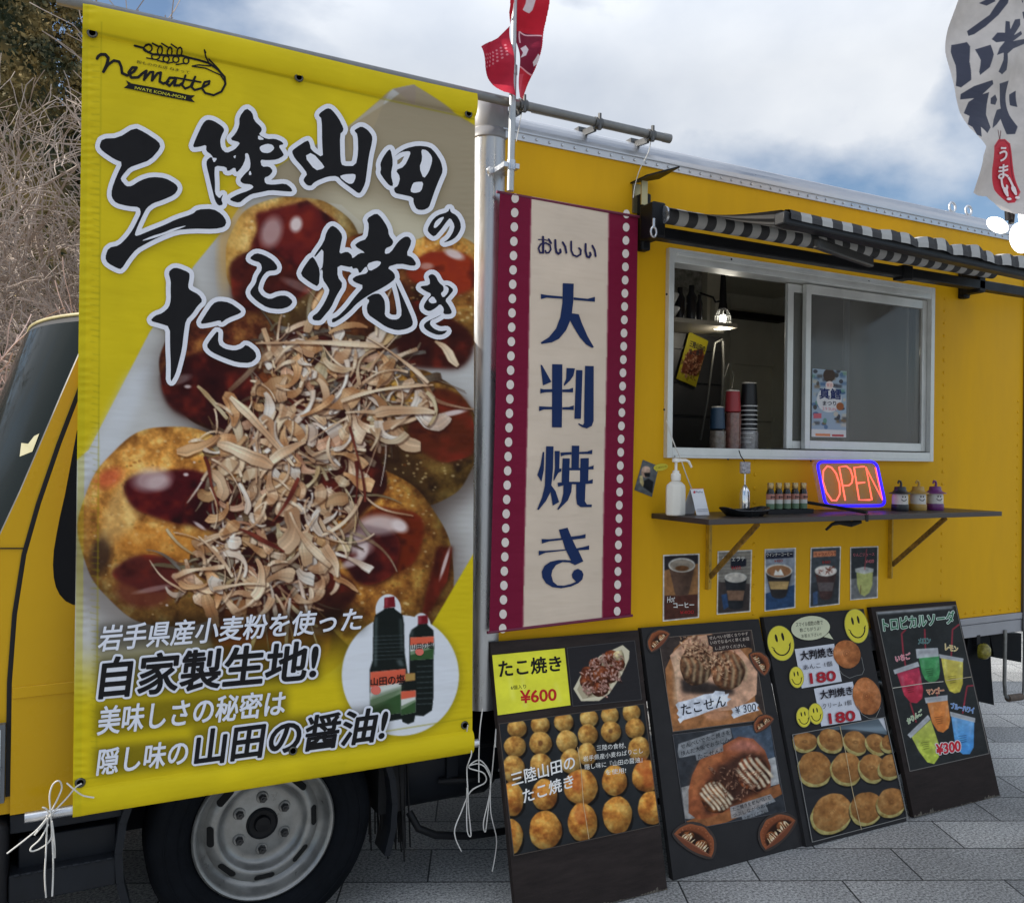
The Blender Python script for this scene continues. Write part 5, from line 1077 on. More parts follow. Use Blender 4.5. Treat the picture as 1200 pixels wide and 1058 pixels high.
l.text('たこ焼き', c1([(75, 212), (470, 178), (476, 276), (82, 318)]), (24, 22, 24), bold=.03); l.text('6個入り', c1([(152, 370), (250, 360), (250, 388), (155, 396)]), (30, 28, 24), bold=.02)
l.text('¥600', c1([(213, 402), (440, 388), (443, 462), (218, 482)]), (186, 34, 36), bold=.035)
l.text('三陸山田の', c1([(150, 925), (556, 808), (562, 895), (162, 1012)]), (232, 230, 226), bold=.02); l.text('たこ焼き', c2([(222, 345), (538, 248), (545, 330), (232, 435)]), (232, 230, 226), bold=.02)
for s_, q in (('三陸の食材、', [(698, 748), (885, 730), (885, 765), (700, 784)]), ('岩手県産小麦ねばりこし', [(612, 818), (993, 764), (993, 798), (615, 852)]), ('隠し味に『山田の醤油』', [(622, 870), (990, 820), (990, 856), (625, 904)]), ('を使用!', [(755, 906), (885, 890), (885, 924), (757, 938)])): l.text(s_, c1(q), (228, 226, 220), bold=.015)
frame_line(l, lq, (74, 66, 60), .55); frame_line(l, tq, (70, 68, 68), .4); frame_line(l, yq, (60, 52, 30), .3)
l.line([c1([(578, 760)])[0], c1([(600, 900)])[0], c2([(605, 430)])[0], c2([(640, 655)])[0]], .7, (196, 170, 130))
l.build('lettering', o1)
# ---- board 2 : rice cracker sandwich
o2, P2 = board((751.5, 735.5), (889, 725), (941.5, 991), (789, 1031), 'charcoal menu board for filled crackers, dotted with folded cracker stickers', BWG)
c3 = cr(750, 720, 7.5); c4 = cr(770, 850, 5.88)
q1 = c3([(160, 205), (975, 135), (1105, 920), (285, 1028)]); q2 = c4([(105, 62), (775, -20), (885, 590), (200, 720)])
cv = Cv(768, 736, 900, 860, 1.9, (62, 52, 48), seed=41)
cv.a *= (0.85+0.3*fbm(cv.h, cv.w, 30, cv.rng))[..., None]
cv.poly(c3([(220, 480), (300, 300), (420, 190), (600, 160), (980, 300), (1010, 760), (1105, 920), (285, 1028), (240, 800)]), (158, 106, 66)); cv.poly(c3([(260, 360), (420, 200), (620, 170), (860, 280), (1030, 480), (1020, 700), (860, 830), (560, 860), (330, 800), (300, 500)]), (206, 160, 130))
cv.poly(c3([(290, 370), (330, 300), (360, 480), (330, 780), (300, 800)]), (226, 190, 156), .8, soft=2); cv.poly(c3([(600, 200), (820, 290), (900, 340), (640, 330)]), (196, 120, 90), .6, soft=3)
def roll(cx, cy, rx, ry, base, n, seed, wid=.14, lightc=(222, 196, 150), darkc=(44, 28, 24), ang=-.25):
    random.seed(seed); cv.ball(cx, cy, rx, ry, *base, cell=5)
    for k in range(n):
        t = (k+.5)/n*2-1; hx = math.sqrt(max(0, 1-t*t))*.9
        for j, cc in enumerate((darkc, lightc)):
            x = cx+rx*(t+j*.06); cv.poly([(x+ang*ry*hx, cy-ry*hx), (x+rx*wid+ang*ry*hx, cy-ry*hx), (x+rx*(.22+wid), cy), (x+rx*wid-ang*ry*hx*.4, cy+ry*hx), (x-ang*ry*hx*.4, cy+ry*hx), (x+rx*.2, cy)], cc, .62 if j else .72, soft=.8)
def qq(f, x, y): return f([(x, y)])[0]
cv.poly(c3([(350, 560), (560, 580), (800, 640), (840, 700), (560, 700), (370, 690)]), (34, 30, 30), .9, soft=2)
x, y = qq(c3, 490, 450); roll(x, y, 19, 23, ((170, 120, 84), (110, 74, 50), (52, 36, 28)), 5, 1)
x, y = qq(c3, 770, 490); roll(x, y, 20, 23, ((196, 136, 96), (150, 96, 62), (70, 44, 32)), 5, 2)
random.seed(8)
for k in range(130):
    x, y = qq(c3, random.gauss(500, 80), random.gauss(300, 45)) if k % 3 else qq(c3, random.gauss(700, 50), random.gauss(420, 50))
    cv.curl(x, y, random.random()*6, random.uniform(3, 10), random.uniform(.5, 1.5), random.uniform(-2, 2), (222, 188, 150), (150, 104, 76), .3)
cv.poly(c3([(560, 870), (640, 830), (760, 850), (800, 900), (700, 930), (580, 920)]), (196, 140, 104), .9, soft=1.5)
for pts in ([(310, 790), (330, 770), (450, 740), (560, 700), (640, 690), (660, 668), (740, 675), (745, 700), (780, 690), (765, 730), (800, 740), (760, 770), (765, 800), (700, 815), (600, 850), (500, 890), (380, 925), (350, 955), (330, 920), (345, 900), (320, 870), (335, 840)], [(800, 825), (850, 810), (900, 790), (1010, 765), (1040, 790), (1025, 820), (1045, 840), (960, 860), (900, 880), (820, 912), (800, 880), (815, 860)]): cv.poly(c3(pts), (214, 218, 226))
cv.poly(c3([(585, 180), (965, 140), (980, 285), (640, 330), (635, 285), (600, 265)]), (44, 38, 38), .92)
cv.a *= (.72+.56*fbm(cv.h, cv.w, 11, cv.rng, 4))[..., None]
cv.sheet('photo_panel', P2, q1, o2, lift=.0018)
cv = Cv(784, 842, 924, 976, 1.9, (52, 54, 58), seed=42)
cv.poly(c4([(500, 0), (775, -20), (810, 230), (560, 200)]), (70, 82, 96)); cv.poly(c4([(165, 425), (240, 405), (260, 640), (190, 640)]), (150, 146, 142)); cv.poly(c4([(760, 230), (812, 215), (840, 400), (760, 420)]), (176, 176, 174))
cv.poly(c4([(195, 660), (840, 400), (860, 470), (620, 600), (390, 705), (330, 690)]), (146, 92, 56))
shell = [(215, 600), (215, 440), (240, 340), (290, 240), (380, 170), (460, 130), (560, 75), (660, 90), (740, 170), (780, 280), (780, 420), (640, 500), (480, 590), (330, 640), (270, 640)]
cv.poly(c4(shell), (150, 84, 52)); cv.poly(c4([(240, 360), (300, 235), (450, 180), (480, 200), (330, 330), (270, 480), (230, 500)]), (178, 108, 66), .8, soft=3); cv.poly(c4([(470, 160), (560, 90), (660, 100), (740, 180), (700, 180), (580, 180)]), (186, 120, 104), .8, soft=3)
cv.poly(c4([(300, 450), (420, 280), (600, 180), (740, 200), (780, 300), (770, 420), (500, 560), (330, 620)]), (48, 32, 28), .8, soft=3)
def mayo(cx, cy, rx, ry, f, n, seed, base, cc=(222, 206, 176), rot=-.5):
    random.seed(seed); cv.ball(cx, cy, rx, ry, *base, cell=5, rot=rot)
    for k in range(n):
        t = (k+.5)/n*1.7-.85; h_ = math.sqrt(max(0, 1-t*t))
        pts = []
        for sgn in (0, 1):
            for j in range(6):
                v = (j/5*2-1)*h_*.92; u = t+.16*math.sin(v*2)+(sgn*.19); v, u = v*ry, u*rx
                p_ = (cx+u*math.cos(rot)-v*math.sin(rot), cy+u*math.sin(rot)+v*math.cos(rot)); pts.append(p_)
        cv.poly(pts[:6]+pts[:5:-1], cc, .9, soft=.5)
x, y = qq(c4, 400, 490); mayo(x, y, 17, 20, c4, 6, 1, ((170, 96, 50), (110, 60, 34), (50, 30, 22)))
x, y = qq(c4, 660, 330); mayo(x, y, 19, 22, c4, 5, 2, ((186, 104, 60), (110, 60, 40), (50, 30, 24)))
random.seed(12)
for k in range(70): x, y = qq(c4, random.gauss(560, 90), random.gauss(400, 70)); cv.curl(x, y, random.random()*6, random.uniform(3, 10), random.uniform(.4, 1.1), random.uniform(-2, 2), (170, 130, 104), (90, 60, 46), .2)
cv.poly(c4([(145, 125), (500, 8), (515, 80), (480, 110), (450, 120), (455, 175), (270, 240), (262, 200), (150, 222), (140, 180)]), (140, 142, 144), .85); cv.poly(c4([(500, 560), (780, 470), (815, 520), (750, 545), (765, 590), (590, 652), (580, 625), (510, 640)]), (150, 152, 154), .85)
cv.a *= (.72+.56*fbm(cv.h, cv.w, 11, cv.rng, 4))[..., None]
cv.sheet('photo_panel', P2, q2, o2, lift=.0018)
l = Letters(P2, base=.0026)
l.text('たこせん', c3([(352, 792), (745, 706), (752, 800), (368, 885)]), (26, 26, 34), bold=.012); l.text('¥ 300', c3([(828, 806), (1012, 772), (1018, 846), (838, 872)]), (30, 34, 50), bold=.015)
for s_, q in (('せんべいが固くなりやす', [(604, 190), (945, 150), (946, 180), (608, 222)]), ('いのでなるべく早くお召', [(612, 232), (952, 196), (955, 226), (616, 264)]), ('し上がりください。', [(655, 280), (925, 252), (925, 282), (658, 310)])): l.text(s_, c3(q), (206, 190, 176))
for s_, q in (('せんべいでたこ焼きを', [(158, 128), (498, 25), (500, 60), (165, 160)]), ('挟んだ大阪でおなじみ', [(158, 178), (492, 78), (494, 108), (165, 212)]), ('たこせん!', [(275, 198), (440, 152), (442, 184), (280, 230)]), ('たこ焼きをせんべいで', [(515, 562), (776, 476), (780, 505), (520, 590)]), ('つぶしながらお召し', [(515, 605), (800, 512), (805, 540), (520, 634)]), ('上がりください', [(590, 625), (750, 570), (752, 596), (596, 650)])): l.text(s_, c4(q), (40, 42, 46))
frame_line(l, q1, (108, 98, 90), .4); frame_line(l, q2, (84, 82, 84), .35)
l.build('lettering', o2)
def clam(f, A_, B_, side, seed):
    """die-cut sticker of a folded cracker with filling; A_, B_: ends of the fold"""
    a, b = f([A_])[0], f([B_])[0]; cx, cy = (a[0]+b[0])/2, (a[1]+b[1])/2; R = math.hypot(b[0]-a[0], b[1]-a[1])/2; ux, uy = (b[0]-a[0])/2/R, (b[1]-a[1])/2/R; vx, vy = -uy*side, ux*side
    T_ = lambda u, v: (cx+(ux*u+vx*v)*R, cy+(uy*u+vy*v)*R)
    v = Cv(cx-R*1.4, cy-R*1.4, cx+R*1.4, cy+R*1.4, 3.0, (66, 58, 54), seed=seed); random.seed(seed)
    back = [T_(math.cos(t), .95*math.sin(t)*(1+.03*math.sin(9*t))) for t in [math.pi*k/24 for k in range(25)]]
    v.poly(back, (150, 86, 54)); v.poly([T_(.86*math.cos(t), .12+.72*math.sin(t)) for t in [math.pi*k/20 for k in range(21)]], (118, 64, 40), .8, soft=1)
    v.poly([T_(.84*math.cos(t), .0+.58*math.sin(t)) for t in [math.pi*k/20 for k in range(21)]], (44, 28, 22), .95, soft=.8)
    for u0 in (-.38, .36):
        c_ = T_(u0, .20); v.ball(c_[0], c_[1], R*.31, R*.27, (176, 104, 60), (120, 70, 40), (60, 34, 24), cell=3)
        for k in range(5):
            u = u0-.24+.12*k; p0, p1 = T_(u, .02), T_(u+.05, .42-.5*abs(u-u0)); v.curl(p0[0], p0[1], math.atan2(p1[1]-p0[1], p1[0]-p0[0]), math.hypot(p1[0]-p0[0], p1[1]-p0[1]), R*.045, random.uniform(-.5, .5), (240, 226, 196), (196, 160, 116), 0)
    v.poly([T_(1.02-2.04*k/20, .03+.03*math.sin(math.pi*k/20)) for k in range(21)]+[T_(-1.02+2.04*k/20, -.03-.20*math.sin(math.pi*k/20)) for k in range(21)], (118, 68, 48)); v.poly([T_(1.0-2*k/20, .03+.03*math.sin(math.pi*k/20)) for k in range(21)]+[T_(-1.0+2*k/20, -.005) for k in range(21)], (150, 96, 72), .8)
    for k in range(13): p0, p1 = T_(.97*math.cos(.25+k*.22), .92*math.sin(.25+k*.22)), T_(.84*math.cos(.25+k*.22), .74*math.sin(.25+k*.22)); v.curl(p0[0], p0[1], math.atan2(p1[1]-p0[1], p1[0]-p0[0]), R*.16, R*.03, 0, (176, 110, 76), (120, 66, 42), 0)
    hp_ = [T_(1.12*math.cos(t), (1.08 if t < math.pi else .34)*math.sin(t)) for t in [6.2832*k/36 for k in range(36)]]
    def keep(gx, gy):
        r = np.zeros(gx.shape, bool)
        for i in range(36):
            (xa, ya), (xb, yb) = hp_[i], hp_[(i+1) % 36]
            if ya != yb: r ^= ((ya > gy) != (yb > gy)) & (gx < (xb-xa)*(gy-ya)/(yb-ya)+xa)
        return r
    v.sheet('sticker', P2, None, o2, lift=.0042, keep=keep)
for k, (f, A_, B_, sd_) in enumerate(((c3, (95, 322), (250, 168), -1), (c3, (962, 350), (1088, 530), -1), (c3, (1015, 1030), (1165, 915), -1), (c4, (115, 742), (368, 900), -1), (c4, (742, 848), (945, 650), -1))): clam(f, A_, B_, sd_, 90+k)
# ---- board 3 : pancakes
o3, P3 = board((894.5, 722.7), (1012, 713), (1062.5, 962), (945, 992), 'charcoal menu board with yellow smiley stickers, white price cards and round pancakes', BWG)
c5 = cr(890, 710, 7.5); c6 = cr(905, 830, 6.224)
q3 = c6([(138, 190), (812, 62), (975, 788), (282, 970)])
cv = Cv(924, 836, 1064, 990, 1.9, (44, 44, 46), seed=51)
cv.poly(c6([(330, 160), (812, 62), (830, 150), (835, 190), (600, 150)]), (92, 104, 112)); cv.poly(c6([(520, 140), (820, 130), (830, 165), (600, 165)]), (150, 166, 176), .7, soft=2); cv.poly(c6([(770, 72), (812, 64), (832, 170), (800, 120)]), (196, 198, 204))
def cake(f, cx, cy, rx, ry, rot, s, edge=(206, 190, 120)):
    q = f([(cx, cy)])[0]; rx, ry = rx/s, ry/s
    cv.ell(q[0]-.5, q[1]+4.2, rx*1.03, ry*1.03, (18, 16, 14), rot, .7, 2); cv.ball(q[0]-1.4*math.cos(rot), q[1]+2.6, rx, ry, edge, edge, (176, 140, 70), rot, 5, flat=.6)
    cv.ball(q[0]+.4, q[1]-.6, rx*.96, ry*.96, (186, 140, 84), (162, 112, 62), (128, 84, 44), rot, 9, amb=.8, flat=.35)
    for k in (1, .6): 
        for t in range(14): cv.ell(q[0]+rx*.22*k*math.cos(t*.45), q[1]+ry*.17*k*math.sin(t*.45), .7, .7, (106, 68, 36), al=.3, soft=1)
for a in ((235, 240, 92, 66, .1), (425, 230, 98, 78, .5), (605, 245, 96, 74, .65), (758, 256, 88, 62, .65), (850, 250, 60, 60, .6), (308, 435, 128, 122, .6), (540, 435, 118, 112, .85), (725, 430, 104, 92, .85), (860, 420, 84, 92, .9), (432, 760, 136, 158, .9), (682, 722, 116, 122, 1.1), (865, 680, 100, 110, 1.05)): cake(c6, *a[:4], a[4], 6.224)
cv.sheet('photo_panel', P3, q3, o3, lift=.0018)
l = Letters(P3, base=.0024); WHT = (206, 208, 216)
for q in ([(305, 378), (652, 330), (720, 662), (368, 722)], [(474, 725), (815, 662), (892, 1000), (540, 1056)]): l.poly(c5(q), WHT)
l.poly(c5([(270+0, 205)]+[(445+175*math.cos(a*.21+3.14), 193+112*math.sin(a*.21+3.14)-0.05*(175*math.cos(a*.21+3.14))) for a in range(1, 30)]), (26, 25, 27)); l.up()
l.poly(c5([(445+170*math.cos(a*.21), 193+106*math.sin(a*.21)-0.05*(170*math.cos(a*.21))) for a in range(30)]), (206, 208, 176)); l.base += .00005; l.poly(c5([(560, 270), (605, 235), (645, 292)]), (206, 208, 176)); l.up()
for s_, q in (('スマイル個数の数で', [(312, 145), (550, 122), (552, 162), (316, 185)]), ('数ごちがうよ!', [(348, 195), (530, 178), (532, 212), (352, 230)]), ('お答え下さい!!', [(362, 248), (538, 230), (540, 262), (366, 280)])): l.text(s_, c5(q), (34, 33, 34))
def smiley(cx, cy, rx, ry, rot, f):
    l.poly(circ(*f([(cx, cy)])[0], (rx+5)/7.5, (ry+5)/7.5, 30, rot), (150, 146, 80)); l.up(); l.poly(circ(*f([(cx, cy)])[0], rx/7.5, ry/7.5, 30, rot), (222, 208, 66)); l.up()
    c, s_ = math.cos(rot*.5-.12), math.sin(rot*.5-.12)
    def tr(u, v): x, y = u*rx, v*ry; return f([(cx+x*c-y*s_, cy+x*s_+y*c)])[0]
    for u in (-.26, .26): l.poly([tr(u+.10*math.cos(t*.52), -.34+.24*math.sin(t*.52)) for t in range(12)], (34, 30, 24))
    l.line([tr(.68*math.cos(a), .08+.62*math.sin(a)) for a in [math.radians(t) for t in range(8, 173, 11)]], max(.7, rx/75), (34, 30, 24))
    for sg in (-1, 1): l.line([tr(sg*.76, .10), tr(sg*.60, .22)], .8, (34, 30, 24))
for a in ((182, 326, 112, 152, -.22), (846, 175, 100, 148, -.2), (318, 625, 60, 90, -.1), (378, 975, 60, 86, -.1), (484, 945, 60, 90, -.1)): smiley(*a, c5)
INK = (38, 32, 40); RD = (170, 36, 48)
for s_, q, c in (('大判焼き', [(345, 398), (630, 360), (640, 440), (356, 478)], INK), ('あんこ 1個', [(372, 516), (624, 482), (630, 526), (378, 562)], INK), ('大判焼き', [(516, 742), (800, 702), (808, 776), (528, 818)], INK), ('クリーム 1個', [(538, 856), (794, 822), (798, 866), (545, 905)], INK)): l.text(s_, c5(q), c, bold=.035 if '大' in s_ else .01)
for q in ([(430, 592), (652, 568), (660, 652), (440, 680)], [(596, 944), (822, 916), (830, 1002), (606, 1032)]): l.text('180', c5(q), RD, bold=.06); 
def disc(cx, cy, rx, ry, rot):
    p_ = c5([(cx, cy)])[0]; v = Cv(p_[0]-rx/7.5-8, p_[1]-ry/7.5-6, p_[0]+rx/7.5+8, p_[1]+ry/7.5+8, 2.2, (56, 54, 54), seed=int(cx))
    v.ball(p_[0], p_[1], rx/7.5, ry/7.5, (196, 130, 84), (176, 108, 62), (140, 80, 42), rot, 9, amb=.85, flat=.4)
    for k in (1, .5):
        for t in range(20): v.ell(p_[0]-.4+3.6*k*math.cos(t*.33), p_[1]-.6+3.6*k*math.sin(t*.33), .6, .6, (112, 60, 32), al=.35, soft=1)
    return v, p_
for cx, cy, rx, ry, rot in ((762, 422, 118, 128, -.6), (936, 792, 122, 168, -.25)):
    v, p_ = disc(cx, cy, rx, ry, rot); cc_ = circ(p_[0]+.6, p_[1]+1.0, (rx+14)/7.5, (ry+18)/7.5, 30, rot)
    v.sheet('sticker', P3, None, o3, lift=.0045, keep=lambda gx, gy, p_=p_, rx=rx, ry=ry, rot=rot: (((gx-p_[0])*math.cos(rot)+(gy-p_[1])*math.sin(rot))/((rx)/7.5))**2+((-(gx-p_[0])*math.sin(rot)+(gy-p_[1])*math.cos(rot))/((ry)/7.5))**2 < 1.02)
l.line(c5([(690, 560), (720, 600), (780, 632), (840, 610), (890, 600), (908, 560), (885, 450)]), .6, (120, 120, 118)); l.line(c5([(850, 880), (890, 950), (950, 985), (1010, 980), (1050, 890)]), .6, (130, 128, 124))
frame_line(l, q3, (128, 126, 122), .45); l.line(c6([(484, 130), (530, 340), (575, 600), (640, 880)]), .7, (190, 170, 130)); l.build('lettering', o3)
# ---- board 4 : fruit sodas
o4, P4 = board((1020.5, 711), (1120, 704), (1172, 932), (1071, 957.5), 'dark menu board showing six bright fruit sodas', BWD, True)
c7 = cr(1015, 700, 8.136); c8 = cr(1030, 790, 6.224)
q4 = [c7([(92, 138)])[0], c7([(850, 75)])[0], c8([(800, 575)])[0], c8([(222, 705)])[0]]
cv = Cv(1022, 704, 1164, 906, 1.9, (40, 42, 42), seed=61); cv.a *= (0.85+0.3*fbm(cv.h, cv.w, 34, cv.rng))[..., None]
def cup(f, s, lidq, body, col, straw, dark):
    for a, b in zip(straw[:-1], straw[1:]):
        pa, pb = f([a])[0], f([b])[0]; dx, dy = pb[0]-pa[0], pb[1]-pa[1]; n = math.hypot(dx, dy); ox, oy = -dy/n*.9, dx/n*.9
        cv.poly([(pa[0]+ox, pa[1]+oy), (pb[0]+ox, pb[1]+oy), (pb[0]-ox, pb[1]-oy), (pa[0]-ox, pa[1]-oy)], (146, 48, 60))
    B_ = f(body); cv.poly(B_, col); m, ia, ib, ja, jb = cv.mask(B_); n_ = fbm(jb-ja, ib-ia, 9, cv.rng); X_, Y_ = cv.grid(ia, ib, ja, jb); yy = (Y_-Y_.min())/(Y_.max()-Y_.min())
    cv.blend(m*np.clip(1-yy*1.4, 0, 1), ia, ib, ja, jb, dark, .6); cv.blend(m*np.clip((n_-.5)*3, 0, 1), ia, ib, ja, jb, tuple(min(255, v*1.3+20) for v in col), .5)
    x0_, x1_ = min(p[0] for p in B_), max(p[0] for p in B_)
    for sx in (.16, .88): cv.poly([(x0_+(x1_-x0_)*sx, B_[0][1]+3), (x0_+(x1_-x0_)*(sx+.06), B_[0][1]+3), (x0_+(x1_-x0_)*(.5+(sx-.5)*.6), max(p[1] for p in B_)-8)], (236, 236, 232), .35, soft=.8)
    cx_, cy_ = (x0_+x1_)/2, (min(p[1] for p in B_)+max(p[1] for p in B_))/2+3
    for k in range(4): cv.poly([(cx_-5+k, cy_+k*2.4-2), (cx_+4.5, cy_+k*2.4-3.4), (cx_+4.5, cy_+k*2.4-2.8), (cx_-5+k, cy_+k*2.4-1.3)], tuple(v*.35 for v in col), .7)
    L_ = f(lidq); cv.poly(L_, (196, 198, 200), .88); cv.poly([qmap(L_[:4], .06, .25), qmap(L_[:4], .94, .25), qmap(L_[:4], .94, .6), qmap(L_[:4], .06, .6)], (150, 150, 152), .7, soft=.6)
def rb(x0, y0, x1, y1, bx, by, w_, tl):      # cup body: top left, top right, round bottom centre
    return [(x0, y0), (x1, y1)]+[(bx+w_*math.cos(a), by+w_*.62*math.sin(a)) for a in [math.radians(t) for t in range(-25, 206, 21)]]
cup(c7, 8.1, [(470, 490), (680, 478), (690, 560), (480, 580)], [(497, 565), (690, 545), (700, 700), (690, 770), (650, 805), (600, 808), (560, 780), (530, 720)], (62, 132, 76), [(555, 300), (562, 500)], (74, 150, 96))
cup(c7, 8.1, [(255, 690), (490, 610), (505, 655), (270, 730)], [(290, 722), (500, 665), (540, 880), (530, 960), (480, 1005), (420, 1000), (360, 930)], (176, 46, 66), [(375, 305), (335, 345), (350, 520), (372, 650)], (170, 60, 92))
cup(c7, 8.1, [(690, 538), (925, 580), (920, 615), (700, 575)], [(712, 578), (920, 612), (918, 820), (890, 900), (840, 912), (790, 890), (750, 800)], (196, 178, 70), [(885, 255), (820, 305), (808, 560)], (206, 190, 104))
cup(c8, 6.2, [(330, 170), (498, 150), (498, 190), (340, 210)], [(350, 205), (498, 190), (518, 330), (505, 390), (465, 424), (425, 412), (385, 350)], (206, 120, 56), [(420, 120), (425, 180)], (214, 140, 84))
cup(c8, 6.2, [(515, 270), (700, 318), (698, 350), (520, 305)], [(525, 305), (692, 345), (688, 530), (660, 580), (610, 582), (560, 540), (545, 450)], (76, 144, 206), [(690, 80), (640, 85), (608, 285)], (140, 176, 206))
cup(c8, 6.2, [(205, 440), (355, 295), (375, 325), (228, 465)], [(236, 458), (375, 330), (432, 500), (436, 600), (400, 652), (350, 640), (290, 560)], (172, 186, 70), [(225, 205), (270, 350)], (186, 180, 104))
cv.poly(c7([(92, 135), (480, 105), (680, 90), (820, 85), (820, 100), (600, 122), (480, 130), (100, 160)]), (214, 216, 220), .75, soft=.8)  # pale streak of glare painted along the panel's upper edge
cv.a *= (.86+.28*fbm(cv.h, cv.w, 12, cv.rng, 3))[..., None]
cv.sheet('photo_panel', P4, q4, o4, lift=.0018)
l = Letters(P4, base=.0026)
l.text('トロピカルソーダ', c7([(150, 200), (832, 128), (838, 240), (165, 322)]), (54, 116, 80), bold=.02, rim=(206, 220, 210), rimw=.75); l.lv = 0
for s_, q, c, rm, f in (('いちご', [(272, 556), (412, 524), (416, 582), (280, 612)], (206, 88, 104), (222, 176, 180), c7), ('メロン', [(490, 392), (606, 384), (608, 436), (494, 442)], (50, 90, 80), (120, 150, 150), c7), ('レモン', [(748, 440), (870, 470), (866, 515), (750, 500)], (196, 150, 66), (226, 214, 170), c7), ('マンゴー', [(342, 106), (468, 92), (470, 136), (348, 148)], (190, 90, 50), (222, 180, 150), c8), ('ブルーハワイ', [(520, 205), (690, 240), (688, 284), (524, 246)], (70, 110, 190), (160, 184, 214), c8), ('かりんご', [(196, 325), (305, 252), (312, 292), (212, 362)], (120, 150, 90), (206, 216, 190), c8)):
    l.text(s_, f(q), c, bold=.02, rim=rm, rimw=.45); l.lv = 0
l.text('¥300', c8([(412, 510), (585, 480), (592, 555), (418, 585)]), (196, 40, 56), bold=.05, rim=(226, 216, 214), rimw=.9); l.lv = 0
frame_line(l, q4, (108, 104, 100), .5); l.line([c7([(250, 862)])[0], c7([(560, 815)])[0], c7([(730, 800)])[0]], .8, (196, 190, 176)); l.line([c7([(760, 790)])[0], c7([(1000, 755)])[0]], .6, (196, 180, 150)); l.build('lettering', o4)
# short bits of string beside the boards
string('tied_string', 'knotted white string hanging between the octopus ball board and the cracker board', [[(762, 823), (757, 838), (753, 852)], [(756, 826), (760, 848)], [(752, 850), (762, 856), (768, 858)]], Y=-0.05)
# ================================================================== PAPERS ON THE YELLOW WALL
def paper(name, label, cat, q, px, draw, group=None, Y=-0.002, sc=2.6, border=None, gain=1.0, letters=None, cat_=None):
    pl = Plane((0, Y, 0), (0, -1, 0)); xs = [a[0] for a in q]; ys = [a[1] for a in q]
    v = Cv(min(xs)-1, min(ys)-1, max(xs)+1, max(ys)+1, sc, border or (222, 218, 206), seed=int(xs[0]))
    draw(v); v.a *= (.80+.40*fbm(v.h, v.w, 9, v.rng, 3))[..., None]; v.a = boxblur(v.a, 1); o = v.sheet(name, pl, q, None, gain=gain); tag(o, label, cat, group)
    if letters:
        l = Letters(pl, base=.0010, step=.0003); letters(l); l.build('lettering', o)
    return o
def inset(q, d): cx = sum(a[0] for a in q)/4; cy = sum(a[1] for a in q)/4; return [(a[0]+(d if a[0] < cx else -d), a[1]+(d if a[1] < cy else -d)) for a in q]
c9 = cr(770, 630, 9.23); c10 = cr(885, 630, 7.742); GP = 'drink posters under the counter'
def cupdraw(v, f, cx, top, rx, ry, bot, rb_, col, inside, sleeve=None):
    x, y = f([(cx, top)])[0]; x2, y2 = f([(cx, bot)])[0]; s = (f([(cx+100, top)])[0][0]-x)/100
    v.poly([(x-rx*s, y), (x+rx*s, y), (x2+rb_*s, y2)]+[(x2+rb_*s*math.cos(a), y2+ry*s*.7*math.sin(a)) for a in (0.5, 1, 1.57, 2.1, 2.6)]+[(x2-rb_*s, y2)], col)
    v.poly([(x+rx*s*.3, y), (x+rx*s, y), (x2+rb_*s, y2), (x2+rb_*s*.3, y2)], tuple(c*.6 for c in col), .6, soft=3)
    if sleeve: v.poly([qmap([(x-rx*s, y), (x+rx*s, y), (x2+rb_*s, y2), (x2-rb_*s, y2)], a, b) for a, b in ((.02, .45), (.98, .45), (.96, .8), (.04, .8))], sleeve)
    v.ell(x, y, rx*s, ry*s, (206, 204, 196)); v.ell(x, y+.4, rx*s*.9, ry*s*.84, inside)
def d1(v):
    q = inset(PQ[0], 1.6); v.poly(q, (70, 44, 36)); v.poly([q[0], q[1], qmap(q, 1, .30), qmap(q, 0, .30)], (44, 40, 44)); v.poly([qmap(q, 0, .22), qmap(q, 1, .14), qmap(q, 1, .64), qmap(q, 0, .62)], (146, 104, 66))
    cupdraw(v, c9, 268, 295, 145, 78, 600, 75, (92, 70, 58), (150, 140, 126)); x, y = c9([(270, 330)])[0]; v.ell(x, y, 8, 3.2, (110, 74, 46), soft=2); v.poly([qmap(q, 0, .64), qmap(q, 1, .64), q[2], q[3]], (78, 46, 38))
def d2(v):
    q = inset(PQ[1], 1.3); v.poly(q, (134, 130, 122))
    for k in range(9): v.poly([qmap(q, 0, .02+k*.055), qmap(q, 1, .02+k*.055), qmap(q, 1, .028+k*.055), qmap(q, 0, .028+k*.055)], (84, 80, 76), .7)
    v.poly([qmap(q, 0, .48), qmap(q, .3, .5), qmap(q, 1, .55), q[2], q[3]], (64, 56, 54)); v.poly([qmap(q, .1, .7), qmap(q, .3, .68), qmap(q, .36, .9), qmap(q, .18, .95)], (50, 74, 110)); cupdraw(v, c9, 850, 430, 120, 55, 740, 78, (40, 42, 46), (196, 190, 180), (120, 92, 74)); v.poly([qmap(q, .38, .27), qmap(q, .86, .25), qmap(q, .86, .13), qmap(q, .38, .11)], (30, 34, 46))
def d3(v):
    q = inset(PQ[2], 1.2); v.poly(q, (138, 146, 158)); v.poly([qmap(q, 0, .72), qmap(q, 1, .62), q[2], q[3]], (44, 70, 104)); cupdraw(v, c10, 215, 300, 122, 62, 510, 72, (44, 42, 44), (150, 106, 72), (176, 146, 96)); x, y = c10([(215, 318)])[0]; v.poly([(x-6, y+3), (x-4, y-4), (x-1, y-1), (x+2, y-5), (x+4, y-1), (x+6, y+3)], (226, 222, 214)); v.poly([qmap(q, .0, .05), qmap(q, .95, .05), qmap(q, .95, .15), qmap(q, .0, .15)], (34, 38, 56))
